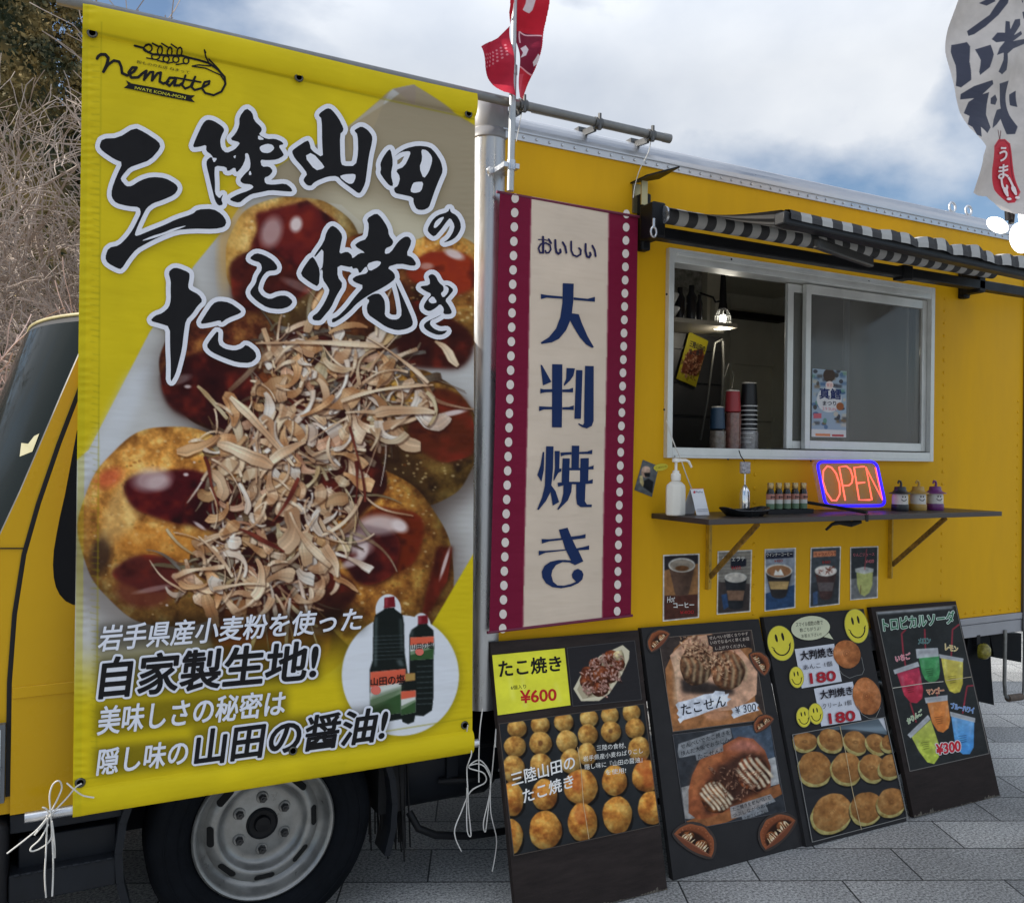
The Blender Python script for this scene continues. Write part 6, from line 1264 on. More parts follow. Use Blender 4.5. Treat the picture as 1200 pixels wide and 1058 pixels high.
def d4(v):
    q = inset(PQ[3], 1.2); v.poly(q, (66, 72, 78)); v.poly([qmap(q, 0, .6), qmap(q, 1, .5), q[2], q[3]], (54, 58, 62)); cupdraw(v, c10, 640, 300, 100, 50, 530, 55, (74, 54, 52), (224, 214, 206), (92, 84, 84)); x, y = c10([(640, 300)])[0]
    random.seed(5)
    for k in range(16): v.curl(x+random.uniform(-9, 9), y+random.uniform(-3.5, 3.5), random.random()*6, 5, .5, 2, (120, 60, 40), (90, 40, 30), 0)
    v.poly([qmap(q, .06, .05), qmap(q, .86, .05), qmap(q, .86, .15), qmap(q, .06, .15)], (206, 132, 96)); v.poly([qmap(q, .08, .76), qmap(q, .24, .74), qmap(q, .26, .97), qmap(q, .1, .98)], (64, 84, 116))
def d5(v):
    q = inset(PQ[4], 1.1); v.poly(q, (50, 54, 58)); v.poly([qmap(q, 0, .60), qmap(q, 1, .58), q[2], q[3]], (110, 112, 112)); x0, y0 = c10([(905, 300)])[0]; f = c10
    v.poly(f([(918, 310), (1068, 305), (1062, 430), (1035, 500), (990, 530), (950, 510), (925, 430)]), (168, 172, 106)); v.poly(f([(905, 280), (990, 262), (1075, 280), (1072, 310), (990, 330), (910, 312)]), (186, 188, 184), .9); v.poly(f([(1008, 100), (1014, 100), (996, 290), (990, 290)]), (190, 70, 80)); v.poly(f([(955, 430), (962, 430), (958, 510), (950, 510)]), (90, 60, 40), .7)
PQ = [[(777, 650), (819.8, 648.4), (819.3, 723.7), (776.7, 728)], [(841, 645.7), (881.4, 644), (879.4, 716.7), (839.9, 720)], [(896, 643.3), (932.8, 641.6), (932, 712), (896, 716.3)], [(950, 641.6), (985.5, 640), (983.8, 708), (948.5, 711.8)], [(996.3, 641), (1029.3, 639.8), (1028.6, 700.4), (996.3, 703.2)]]
W_ = (222, 222, 218)
def lt1(l): l.text('Hot', c9([(98, 640), (195, 622), (190, 690), (108, 705)]), W_, shear=.3); l.text('コーヒー', c9([(172, 702), (398, 695), (398, 752), (178, 756)]), W_, bold=.03); l.text('¥400', c9([(245, 790), (395, 780), (395, 820), (245, 826)]), (170, 40, 44), bold=.02)
def lt2(l): l.text('カフェラテ', c9([(700, 205), (950, 200), (950, 248), (700, 255)]), W_, bold=.02); l.text('¥450', c9([(800, 308), (905, 303), (905, 342), (800, 346)]), (166, 44, 50), bold=.02)
def lt3(l): l.text('ウインナーコーヒー', c10([(100, 140), (335, 130), (335, 162), (100, 172)]), W_, bold=.025); l.text('¥480', c10([(170, 200), (248, 194), (248, 220), (170, 224)]), (150, 50, 50), bold=.02)
def lt4(l): l.text('キャラメルラテ', c10([(540, 135), (735, 125), (735, 160), (540, 168)]), (110, 44, 36), bold=.025); l.text('¥480', c10([(605, 208), (680, 204), (680, 234), (605, 238)]), (150, 50, 50), bold=.02)
def lt5(l): l.text('りんごジュース', c10([(890, 140), (1080, 132), (1080, 162), (890, 170)]), (200, 110, 120), bold=.025); l.text('¥400', c10([(1000, 200), (1075, 196), (1075, 226), (1000, 230)]), (200, 110, 120), bold=.02)
for q, d, lt_, lab in zip(PQ, (d1, d2, d3, d4, d5), (lt1, lt2, lt3, lt4, lt5), ('hot coffee poster with a brown paper cup on a wooden table', 'café latte poster of a dark cup before grey bricks, under the rusty bracket', 'poster of a coffee cup topped with whipped cream on a blue cloth', 'poster of a drizzled caramel latte in a brown cup with an orange heading', 'small apple juice poster with a clear cup and red straw')):
    paper('drink_poster', lab, 'poster', q, 0, d, GP, letters=lt_)
ct = cr(740, 530, 7.5)
SQ = ct([(100, 65), (240, 122), (180, 392), (25, 330)])
def ds(v):
    v.poly([(0, 0), (2000, 0), (2000, 2000), (0, 2000)], (92, 96, 98)); v.poly(ct([(70, 270), (110, 250), (150, 230), (195, 260), (180, 360), (110, 310)]), (30, 31, 34)); v.ell(*ct([(125, 175)])[0], 5.2, 6.2, (170, 138, 118)); v.ell(*ct([(128, 150)])[0], 5, 3.8, (190, 160, 140)); v.poly(ct([(110, 180), (165, 178), (160, 215), (120, 215)]), (28, 28, 30)); v.poly(ct([(70, 210), (95, 200), (110, 270), (100, 305), (75, 270)]), (206, 186, 130), .9)
paper('photo_card', 'small dark photo card of a masked bald person on the yellow wall', 'photo card', SQ, 0, ds)
lb = Letters(Plane((0, -.0035, 0), (0, -1, 0)), base=0.0, step=.0006); lb.poly(ct([(258+64*math.cos(a*.3), 130+32*math.sin(a*.3)-.12*(64*math.cos(a*.3))) for a in range(21)]), (204, 190, 60)); lb.base += .0001; lb.poly(ct([(205, 150), (240, 150), (222, 172)]), (204, 190, 60)); lb.up()
lb.text('こだわり', ct([(212, 130), (306, 115), (306, 132), (212, 146)]), (50, 46, 24)); ob = lb.build('bubble_sticker', None); tag(ob, 'yellow speech bubble sticker above the photo card on the wall', 'sticker')
# ================================================================== COUNTER SHELF AND WHAT STANDS ON IT
ZS = 1.267; xs0 = W(763, 601).x; xs1 = W(1173, 598, -.32).x; SD = -0.325
sh = thing('counter_shelf', 'dark wooden counter shelf fixed under the service window on two rusty yellow brackets', 'shelf', ((xs0+xs1)/2, -.16, ZS-.02))
m = MB(); m.box(xs0, SD, ZS-.019, xs1, -.002, ZS); m.build('shelf_board', mat('dark_walnut_laminate', (0.035, 0.026, 0.024), 0.42, var=0.3, vs=5, stretch=(1, 8, 1)), sh, bevel=.0015)
RST = mat('rusty_yellow_bracket', (0.24, 0.13, 0.02), 0.7, var=0.85, vs=40, bump=.2, bs=60)
for px0, yb, px1, py1, px2, py2 in ((830, 690, 838, 676, 882, 614), (1043, 677, 1049, 662, 1094, 608)):
    xx = W(px0, 640).x; m = MB(); zb = W(px0, yb).z
    m.box(xx-.013, -.006, zb, xx+.013, -.0005, ZS-.02, 1); m.box(xx-.013, -.020, zb, xx-.010, -.006, ZS-.02, 1); m.box(xx-.013, -.28, ZS-.0225, xx+.013, -.006, ZS-.0195)
    a = W(px1, py1, -.02); m.beam((xx, -.012, a.z), (xx, -.27, ZS-.024), .020, .007, up=(1, 0, 0))
    for t in (0, .22, .45): m.lathe([(.006, 0), (.004, .003)], (xx, -.006, zb+.03+t*(ZS-zb)*.9), (0, -1, 0), 10)
    m.build('bracket', [RST, mat('yellow_bracket_paint', (.46, .27, .015), .55, var=.35, vs=30)], sh, smooth=0)
def px2x(px, Y): return W(px, 560, Y).x
def mpp(px, Y): return (W(px, 560, Y)-CAMLOC).dot(R3 @ Vector((0, 0, -1)))/FPX       # metres per photo pixel of height there
# pump bottle
Y = -.13; X = px2x(792, Y); s = mpp(792, Y); o = thing('pump_bottle', 'white hand sanitiser pump bottle at the left end of the counter', 'pump bottle', (X, Y, ZS))
WP = mat('frosted_white_plastic', (0.66, 0.63, 0.56), 0.4, var=.04, spec=.4); WPP = mat('white_pump_plastic', (0.74, 0.72, 0.68), 0.35, var=.03)
h = 40*s; m = MB(); rr = 13.2*s
m.lathe([(rr*.9, 0), (rr, .004), (rr, h*.78), (rr*.94, h*.88), (rr*.62, h*.97), (rr*.42, h*1.0), (rr*.42, h*1.06), (0, h*1.06)], (X, Y, ZS+.0005), n=8, sy=.72, sx=1.0); m.build('body', WP, o, smooth=50, bevel=.004)
m = MB(); m.lathe([(rr*.42, 0), (rr*.44, .002), (rr*.44, .022), (rr*.30, .026), (rr*.30, .034), (.005, .036), (.005, .064), (.014, .066), (.014, .078), (0, .080)], (X, Y, ZS+h*1.03), n=20); zz = ZS+h*1.03+.071; m.tube([(X, Y, zz), (X+.04, Y-.004, zz+.001), (X+.052, Y-.006, zz-.003), (X+.064, Y-.008, zz-.024)], [.006, .0055, .005, .004], 10); m.build('pump', WPP, o, smooth=45)
# tent card
Y = -.15; A = Plane((0, Y, ZS), (0, -1, .30)); o = thing('tent_card', 'white folded payment card standing beside the pump bottle', 'sign', (px2x(820, Y), Y, ZS))
q = [(809, 572.5), (824, 572.5), (831.5, 600.5), (816.5, 600.5)]; m = MB(); P_ = [A(*p) for p in q]
for P__ in (P_[2], P_[3]): P__.z = ZS+.0005
back = [P_[0], P_[1], P_[1]+Vector((.0, .05, ZS-P_[1].z)), P_[0]+Vector((-.0, .05, ZS-P_[0].z))]
m.prism(P_, (0, .0008, 0)); m.prism(back, (0, .0008, 0)); m.build('card', mat('white_card', (0.70, 0.70, 0.72), .5, var=.03), o, smooth=0)
l = Letters(A, base=.0012); l.text('PayPay', ct([(565, 340), (625, 340), (628, 358), (568, 360)]), (80, 90, 130), bold=.02); l.poly(circ(*ct([(552, 350)])[0], 1.3, 1.5, 12), (190, 60, 80)); l.line(ct([(522, 320), (630, 318)]), .5, (206, 90, 90))
for k in range(2): l.line(ct([(578, 500+k*14), (672, 498+k*14)]), .5, (150, 150, 160))
l.build('lettering', o)
st_ = string('tied_string', 'thin white cord running from the window corner down behind the pump bottle', [[(781, 493), (790, 520), (797, 536), (804, 556), (811, 574)]], Y=-.05, r=.0022)
# hanging ornament
Y = -.075; X = px2x(873, Y); s = mpp(873, Y); q = W(873, 548, Y); o = thing('hanging_ornament', 'small clear glass bell ornament with a speckled square tag on a hook', 'ornament', (X, Y, ZS+.01))
m = MB(); m.tube([W(866, 528, -.03), W(868, 534, -.05), W(872, 540, Y), W(873, 543, Y)], .0022, 6); m.build('hook', BLM, o, smooth=60)
m = MB(); r = 6.6*s; m.box(X-r, Y-.008, q.z-r*1.05, X+r, Y+.008, q.z+r*1.05); m.build('square_tag', mat('speckled_tag', (0.34, 0.32, 0.34), .5, var=.9, vs=120), o, bevel=.004)
z0 = ZS+.004; m = MB(); m.tube([(X, Y, q.z-r), (X, Y, W(873, 571, Y).z)], .0035, 8); m.lathe([(.019, z0), (.020, z0+.03), (.019, W(873, 576, Y).z), (.012, W(873, 571.5, Y).z), (.004, W(873, 568, Y).z), (0, W(873, 567, Y).z)], (X, Y, 0), n=20)
m.build('glass_bell', mat('clear_ornament_glass', (.75, .76, .76), .05, var=0, metal=.75, spec=.9), o, smooth=45)
# tray
Y = -.22; X = px2x(873, Y); m = MB(); pr_ = []
L2_, W2_ = .098, .055
vs = []; nn = 28
for k, (sc_, z_) in enumerate(((.55, .004), (.72, .0045), (.98, .020), (1.0, .022), (1.02, .020), (.74, 0.0), (.3, 0.0))):
    for j in range(nn):
        a = 6.2832*j/nn; e = 1+0.0*a; vs.append((X+L2_*sc_*math.copysign(abs(math.cos(a))**.7, math.cos(a)), Y+W2_*sc_*math.copysign(abs(math.sin(a))**.7, math.sin(a)), ZS+.0006+z_+(.012*abs(math.cos(a))**3 if k in (2, 3, 4) else 0)))
m.add(vs, [(k*nn+j, k*nn+(j+1) % nn, (k+1)*nn+(j+1) % nn, (k+1)*nn+j) for k in range(6) for j in range(nn)]+[tuple(range(nn)), tuple(range(6*nn+nn-1, 6*nn-1, -1))])
o = m.build('tray', mat('black_lacquer', (0.015, 0.016, 0.018), .22, var=.2), None, smooth=50); tag(o, 'shallow black boat shaped tray on the counter in front of the glass ornament', 'tray')
# soy sauce bottles
Y = -.16; s = mpp(920, Y); H = 36*s
def soy(x, lab):
    o = thing('soy_sauce_bottle', lab, 'bottle', (x, Y, ZS), 'soy sauce bottles in a row on the counter'); r = 4.7*s
    m = MB(); m.lathe([(r*.9, 0), (r, .003), (r, H*.66), (r*.86, H*.74), (r*.66, H*.79), (r*.66, H*.81), (0, H*.81)], (x, Y, ZS+.0005), n=20); m.build('bottle', mat('dark_soy_glass', (.012, .010, .009), .12, var=0), o, smooth=45)
    m = MB(); m.lathe([(r*1.02, H*.16), (r*1.02, H*.35)], (x, Y, ZS), n=20, mi=0); m.lathe([(r*1.02, H*.35), (r*1.02, H*.47)], (x, Y, ZS), n=20, mi=1); m.lathe([(r*1.02, H*.47), (r*1.02, H*.63)], (x, Y, ZS), n=20, mi=2)
    m.box(x-r*.7, Y-r*1.05, H*.50+ZS, x+r*.6, Y-r*1.0, H*.56+ZS, 3)
    m.f = [f for f in m.f if len(f) == 4]; m.m = m.m[:len(m.f)]
    m = MB()
    for a_, b_, mi in ((.16, .33, 0), (.33, .46, 1), (.46, .64, 2)):
        n_ = 20; v_ = [(x+r*1.025*math.cos(t*6.2832/n_), Y+r*1.025*math.sin(t*6.2832/n_), ZS+H*z_) for z_ in (a_, b_) for t in range(n_)]; m.add(v_, [(t, (t+1) % n_, n_+(t+1) % n_, n_+t) for t in range(n_)], mi)
    for k in range(3): m.box(x-r*.75+k*r*.5, Y-r*1.06, ZS+H*(.50+.01*k), x-r*.45+k*r*.5, Y-r*.9, ZS+H*(.585-.01*k), 3)
    m.build('label', [mat('label_green', (.09, .16, .09), .5), mat('label_white', (.50, .50, .46), .5), mat('label_red', (.40, .17, .13), .5), mat('label_ink', (.04, .01, .01), .5, var=0)], o, smooth=45)
    m = MB(); m.lathe([(r*.70, H*.80), (r*.76, H*.81), (r*.76, H*.98), (r*.66, H), (0, H)], (x, Y, ZS), n=16); m.build('cap', mat('gold_cap', (.42, .30, .14), .3, metal=.7), o, smooth=45)
for i, lab in enumerate(('leftmost soy sauce bottle of the five, nearest the black tray', 'soy sauce bottle second from the tray end of the row', 'middle soy sauce bottle of the row of five', 'soy sauce bottle second from the neon sign end of the row', 'soy sauce bottle at the right end of the row, nearest the neon sign')): soy(px2x(903+i*9.6, Y), lab)
m = MB(); xa, xb = px2x(897, Y)-.0, px2x(948, Y); m.box(xa, Y-.022, ZS+.0006, xb, Y-.0175, ZS+.017); m.box(xa, Y+.0175, ZS+.0006, xb, Y+.022, ZS+.017); m.box(xa-.004, Y-.022, ZS+.0006, xa, Y+.022, ZS+.017); m.box(xb, Y-.022, ZS+.0006, xb+.004, Y+.022, ZS+.017)
o = m.build('bottle_rack', BLK, None, smooth=0); tag(o, 'low black rack round the feet of the five soy sauce bottles', 'rack')
# neon sign
Y = -.115; SP = Plane((0, Y, ZS), (0, -1, .14)); o = thing('neon_sign', 'lit neon OPEN sign with red letters in a blue rounded border', 'neon sign', (px2x(995, Y), Y, ZS))
def rrect(q, r, n=5):
    out = []
    for i in range(4):
        p0, p1, p2 = q[i-1], q[i], q[(i+1) % 4]; l0 = math.hypot(p0[0]-p1[0], p0[1]-p1[1]); l1 = math.hypot(p2[0]-p1[0], p2[1]-p1[1])
        a = (p1[0]+(p0[0]-p1[0])*r/l0, p1[1]+(p0[1]-p1[1])*r/l0); b = (p1[0]+(p2[0]-p1[0])*r/l1, p1[1]+(p2[1]-p1[1])*r/l1)
        for k in range(n+1): t = k/n; out.append((a[0]*(1-t)**2+2*p1[0]*t*(1-t)+b[0]*t*t, a[1]*(1-t)**2+2*p1[1]*t*(1-t)+b[1]*t*t))
    return out
pts = rrect([(951, 538.5), (1027, 538), (1038.5, 596), (962, 596.5)], 9); m = MB(); PP = [SP(x, y, 0) for x, y in pts]; m.prism(PP, -SP.n*.005)
m.build('acrylic_panel', mat('clear_acrylic', (.50, .40, .26), .10, var=0, alpha=.16, spec=.5), o, smooth=0)
BLU = mat('blue_neon', (.02, .02, .4), .4, var=0, emit=(0.014, 0.004, 1.0), es=1.35); REDN = mat('red_neon', (.6, .05, .03), .4, var=0, emit=(1.0, 0.12, 0.075), es=1.45)
b_ = rrect([(955, 541.5), (1024.5, 541), (1035.5, 592.5), (965.5, 593)], 8); m = MB(); m.tube([SP(x, y, .010) for x, y in b_]+[SP(*b_[0], .010)], .0058, 10); m.build('blue_tube', BLU, o, smooth=70)
for nm, polys in (('letter_tube', [[(967, 546.5), (972, 548), (977.5, 555), (981.5, 567), (982, 579), (978, 586.5), (972.5, 586.5), (966, 577), (962, 564), (962.5, 552), (967, 546.5)]]), ('letter_tube', [[(988.3, 586.6), (981, 547.5), (989.5, 546.5), (994, 550), (997, 559), (996, 566), (992.5, 569), (985.5, 569.5)]]), ('letter_tube', [[(1010.5, 547), (998.5, 548), (1004.5, 586), (1017.5, 586)], [(1001.5, 566.5), (1011, 565.5)]]), ('letter_tube', [[(1019.5, 586), (1012.5, 548), (1031.5, 585.5), (1023.5, 548)]])):
    m = MB()
    for p_ in polys: m.tube([SP(x, y, .010) for x, y in p_], .0031, 8)
    m.build(nm, REDN, o, smooth=70)
m = MB()
zc_ = ZS+.0012
m.tube([W(945, 588.5, -.10), W(980, 594, -.20), W(1016, 600.5, -.322)], [.0065, .006, .007], 8); m.beam((W(1016, 601, -.326).x, -.3265, ZS+.002), (W(1016, 601, -.326).x, -.3265, ZS-.024), .014, .0022, up=(0, 1, 0)); P0 = Vector((W(1016, 601, -.326).x, -.30, ZS-.026))
m.tube([P0, P0+Vector((-.03, .02, -.010)), P0+Vector((-.06, .05, -.004)), P0+Vector((-.10, .05, -.012)), P0+Vector((-.14, .04, -.030))], [.007, .012, .011, .006, .005], 8)
o = m.build('strap', mat('black_webbing', (.008, .008, .009), .8, var=.2), None, smooth=0); tag(o, 'black webbing strap wrapped round the counter in front of the neon sign', 'strap')
# camping lanterns with faces
def lantern(px, lab, dark, hat, Y=-.16):
    X = px2x(px, Y); s = mpp(px, Y); o = thing('smiling_lantern', lab, 'lantern', (X, Y, ZS), 'three little smiling lanterns on the counter'); r = 9.6*s
    hm = mat('lantern_'+dark, hat, .35, var=.06); m = MB(); m.lathe([(r*.96, 0), (r, .003), (r, .024), (r*.96, .027), (r*.9, .027)], (X, Y, ZS+.0005), n=28); m.build('base', hm, o, smooth=40)
    m = MB(); m.lathe([(r*.92, .027), (r*.92, .060), (r*.84, .072)], (X, Y, ZS), n=28); m.build('globe', mat('lantern_globe', (.62, .58, .53), .35, var=.03), o, smooth=40)
    m = MB(); m.lathe([(r*1.28, .0705), (r*1.26, .073), (r*.86, .079), (r*.70, .086), (r*.66, .097), (r*.60, .100), (0, .101)], (X, Y, ZS), n=28); m.tube([(X+.004, Y, ZS+.098), (X+.006, Y, ZS+.112), (X+.001, Y, ZS+.122), (X-.008, Y, ZS+.124), (X-.013, Y, ZS+.118), (X-.012, Y, ZS+.112)], [.0055, .0050, .0046, .004, .0035, .003], 8); m.build('hat', hm, o, smooth=45)
    m = MB(); rr = r*.925; a0 = math.radians(-114)
    def fp(u, v): return (X+rr*math.cos(a0+u), Y+rr*math.sin(a0+u), ZS+v)
    for u in (-.14, .20): m.tube([fp(u, .056), fp(u, .062)], .0024, 8)
    m.tube([fp(-.34+.07*k, .049-.007*math.sin(math.pi*k/11)) for k in range(12)], .0015, 6); m.build('face', BLK, o, smooth=60)
lantern(1055, 'smiling lantern with a black hat and black base, first of the three', 'black', (.016, .017, .022)); lantern(1076, 'smiling lantern with a mustard yellow hat and base, between two others', 'mustard', (.42, .25, .05)); lantern(1096, 'smiling lantern with a purple hat and base', 'purple', (.16, .03, .16))
# ================================================================== INSIDE THE WINDOW
def pxY(px, py, Y): return W(px, py, Y)
def cupobj(name, lab, px, ptop, Y, hpx, wpx, top, m_, labelm, group=None, taper=.8):
    q = W(px, ptop, Y); s = (q-CAMLOC).dot(R3 @ Vector((0, 0, -1)))/FPX; r = wpx*s/2*.93; h = hpx*s
    o = thing(name, lab, 'paper cup', (q.x, Y, q.z-h), group); m = MB()
    m.lathe([(r*.86, 0), (r*1.0, h*.03), (r*taper+r*.06, h), (r*taper, h), (r*taper*.8, h-.004), (0, h-.004)], (q.x, Y, q.z-h), n=24); m.build('cup', m_, o, smooth=35)
    m = MB(); a = -2.9
    for k in range(5):
        t0, t1 = a+.9+k*.14, a+.9+(k+1)*.14; m.quad(*[(q.x+r*.99*(1-(.2*(z_-0))*1)*math.cos(t), Y+r*.99*(1-.2*z_)*math.sin(t), q.z-h+z_*h) for t, z_ in ((t0, .28), (t1, .28), (t1, .6), (t0, .6))])
    m.build('cup_label', labelm, o, smooth=0)
    m = MB(); m.lathe([(r*taper+r*.02, h), (r*taper+r*.05, h+.004), (r*taper-.003, h+.006), (r*taper*.8, h+.002), (0, h+.002)], (q.x, Y, q.z-h), n=24); m.build('base_rim', mat('cream_rim', (.55, .50, .42), .5), o, smooth=35)
    return o, q, s, r
LBL = mat('cup_label_cream', (.46, .38, .28), .5, var=.4, vs=90); CB = mat('black_cup', (.010, .010, .011), .45); CRD = mat('red_cup', (.34, .03, .035), .45); CBL = mat('navy_cup', (.02, .05, .09), .45); RIMW = mat('white_cup_rim', (.60, .60, .58), .45)
GC = 'paper cups stacked at the window'
cupobj('paper_cup', 'upturned navy paper cup on top of the shortest stack inside the window', 841, 478, .17, 25, 19, 0, CBL, LBL, GC); cupobj('paper_cup', 'upturned red paper cup on top of the middle stack inside the window', 859, 459, .17, 24, 20, 0, CRD, LBL, GC)
o, q, s, r = cupobj('paper_cup', 'upturned black paper cup on top of the tall stack inside the window', 878, 450, .17, 24, 21, 0, CB, LBL, GC)
for k in range(9):
    z = q.z-(26+k*5.3)*s; cp = thing('paper_cup', 'black nested paper cup with a white rim under the tall stack top', 'paper cup', (q.x, .17, z), 'nested black cups in the tall stack'); mm = MB(); mm.lathe([(r*.98, 0), (r*.95, 4.4*s), (0, 4.4*s)], (q.x, .17, z), n=24); mm.build('cup', CB, cp, smooth=35); mm = MB(); mm.lathe([(r*.98, 0), (r*1.05, .0006), (r*1.05, .0045), (r*.98, .005)], (q.x, .17, z-.0025), n=24); mm.build('rim', RIMW, cp, smooth=35)
for px, pt, wv, nm, c in ((841, 504, 20.5, 'short sleeve of brown cups wrapped in clear film under the navy cup', (.17, .13, .10)), (859, 483, 20.5, 'sleeve of reddish cups wrapped in clear film under the red cup', (.20, .085, .065)), (878, 504, 21.5, 'clear film bunched round the foot of the tall black cup stack', (.30, .29, .29))):
    q = W(px, pt, .17); s = (q-CAMLOC).dot(R3 @ Vector((0, 0, -1)))/FPX; r = wv*s/2*(.93 if px != 878 else .98); m = MB(); hh = q.z-1.4605; n_ = 14
    m.lathe([(r*(1.0+.025*math.sin(k*2.4)), -hh+hh*k/n_) for k in range(n_)]+[(r*.97, -.004), (r*.6, 0), (0, 0)], (q.x, .17, q.z), n=28); o = m.build('wrapped_cups', mat('film_%d' % px, c, .18, var=.5, vs=45, coat=.6, bump=.6, bs=35), None, smooth=60); tag(o, nm, 'paper cups')
m = MB(); q = W(908, 503, .26); m.lathe([(.060, 0), (.066, .004), (.072, .055), (.076, .056), (.076, .062), (0, .064)], (q.x, .26, 1.4605), n=28, sx=1.0, sy=.7); o = m.build('plastic_tub', mat('cloudy_plastic', (.35, .36, .35), .25, var=.2, alpha=.55), None, smooth=45); tag(o, 'cloudy clear plastic tub on the inner counter beside the black cups', 'tub')
m = MB(); q = W(921, 505, .42); m.box(q.x-.02, .40, 1.4605, q.x+.012, .44, 1.50); m.box(q.x-.012, .41, 1.50, q.x+.004, .43, 1.515); o = m.build('black_gadget', BLK, None, smooth=0, bevel=.003); tag(o, 'small black gadget at the far end of the inner counter by the sash', 'gadget')
m = MB(); zb_ = W(893, 372, BACK-.14).z; m.box(W(858, 372, 1.5).x, BACK-.16, zb_-.02, W(925, 372, 1.5).x, BACK-.10, zb_+.02); o = m.build('wall_rail', BLK, truck, smooth=0)
# caged work lamp
Y = .55; q = W(847, 372, Y); s = (q-CAMLOC).dot(R3 @ Vector((0, 0, -1)))/FPX; o = thing('work_lamp', 'lit caged work lamp hanging head down inside the service window', 'lamp', (q.x, Y, q.z-13*s))
m = MB(); m.tube([(q.x, Y, q.z+50*s), (q.x, Y, q.z+30*s), (q.x, Y, q.z+18*s), (q.x, Y, q.z+10*s)], [.011, .016, .017, .022], 14); m.tube([(q.x-.01, Y, q.z+19*s), (q.x-.045, Y, q.z+17*s), (q.x-.06, Y, q.z+22*s), (q.x-.07, Y+.08, q.z+30*s)], .005, 8); m.build('handle', BLK, o, smooth=50)
m = MB()
for k in range(8): a = 6.2832*k/8; m.tube([(q.x+.02*math.cos(a), Y+.02*math.sin(a), q.z+9*s), (q.x+.035*math.cos(a), Y+.035*math.sin(a), q.z+2*s), (q.x+.042*math.cos(a), Y+.042*math.sin(a), q.z-13*s)], .0024, 6)
for z_, r_ in ((2, .035), (-5, .039), (-13, .042)): m.tube([(q.x+r_*math.cos(t*.3142), Y+r_*math.sin(t*.3142), q.z+z_*s) for t in range(21)], .0026, 6)
m.build('cage', mat('lamp_cage', (.6, .6, .56), .4), o, smooth=60)
m = MB(); m.ell((q.x, Y, q.z-2*s), .017, .017, .026); m.build('bulb', mat('lit_bulb', (1, 1, 1), .5, var=0, emit=(1.0, .97, .86), es=5.0), o, smooth=70)
pl_ = bpy.data.lights.new('work_lamp_light', 'POINT'); pl_.energy = 1.3; pl_.color = (1, .93, .78); pl_.shadow_soft_size = .03; po_ = bpy.data.objects.new('work_lamp_light', pl_); COL.objects.link(po_); po_.location = (q.x, Y-.02, q.z-16*s)
m = MB(); Yp = .6
m.tube([W(847, 400, Yp), W(848, 430, Yp), W(846, 470, Yp), W(845, 515, Yp)], .006, 8); m.tube([W(846, 398, .62), W(838, 402, .6), W(834, 430, .6), W(829, 470, .6), W(821, 515, .6)], .005, 8); m.tube([W(848, 446, Yp), W(854, 426, Yp), W(860, 440, Yp), W(858, 455, Yp), W(850, 460, Yp)], .003, 6)
o = m.build('hose', mat('grey_hose', (.09, .09, .08), .5), None, smooth=60); tag(o, 'grey hoses hanging down inside the window behind the cups', 'hose')
pl2 = Plane((0, .735, 0), (0, -1, 0)); cz = cr(770, 290, 4.232); pq = cz([(160, 418), (255, 465), (192, 692), (95, 650)])
v = Cv(790, 386, 832, 456, 2.4, (196, 182, 40), seed=71); v.poly(cz([(150, 520), (225, 500), (235, 540), (195, 640), (120, 620), (130, 570)]), (120, 60, 36)); random.seed(3)
for k in range(70): x, y = qq(cz, random.gauss(178, 24), random.gauss(575, 32)); v.curl(x, y, random.random()*6, random.uniform(2, 7), random.uniform(.5, 1.5), random.uniform(-2, 2), (222, 180, 140), (120, 60, 40), .3)
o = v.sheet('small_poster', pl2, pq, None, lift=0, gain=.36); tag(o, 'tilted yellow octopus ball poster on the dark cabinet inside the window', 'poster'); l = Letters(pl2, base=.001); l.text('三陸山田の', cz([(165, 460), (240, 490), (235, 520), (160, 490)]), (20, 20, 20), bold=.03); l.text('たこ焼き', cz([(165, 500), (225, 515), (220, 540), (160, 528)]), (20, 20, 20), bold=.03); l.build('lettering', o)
for px, pt, w_, lab, c in ((797, 340, 11, 'dark bottle with a pale tag, left on the shelf inside the window', (.016, .016, .02)), (810.5, 338, 12, 'tall dark bottle in the middle of the shelf inside the window', (.022, .023, .028)), (820, 348, 7, 'slim dark bottle on the right of the shelf inside the window', (.028, .028, .034))):
    Yb_ = .60; q = W(px, pt, Yb_); s_ = (q-CAMLOC).dot(R3 @ Vector((0, 0, -1)))/FPX; r = w_*s_/2; zb = s1.z+.0085; o = thing('bottle', lab, 'bottle', (q.x, Yb_, zb), 'bottles on the inner shelf'); m = MB(); hh = q.z-zb; m.lathe([(r*.95, 0), (r, .004), (r, hh*.75), (r*.5, hh*.92), (r*.45, hh*.98), (0, hh*.98)], (q.x, Yb_, zb), n=20); m.build('body', mat('bottle_%d' % px, c, .25), o, smooth=45); m = MB(); m.lathe([(r*.55, hh*.93), (r*.55, hh*1.08), (0, hh*1.08)], (q.x, Yb_, zb), n=16); m.build('cap', BLK, o, smooth=45)
for z_, wd, lab in ((0, .055, 'white bowl, lower of two stacked at the window edge of the inner shelf'), (.062, .05, 'white bowl, upper of two stacked at the window edge of the inner shelf')):
    q = W(786.5, 373, .56); m = MB(); m.lathe([(.025, 0), (.03, .002), (wd, .045), (wd, .05), (wd-.004, .05), (.025, .006), (0, .006)], (q.x-.02, .56, s1.z+.0085+z_), n=28); o = m.build('bowl', mat('white_bowl', (.55, .54, .50), .3, var=.03), None, smooth=50); tag(o, lab, 'bowl', 'bowls on the inner shelf')
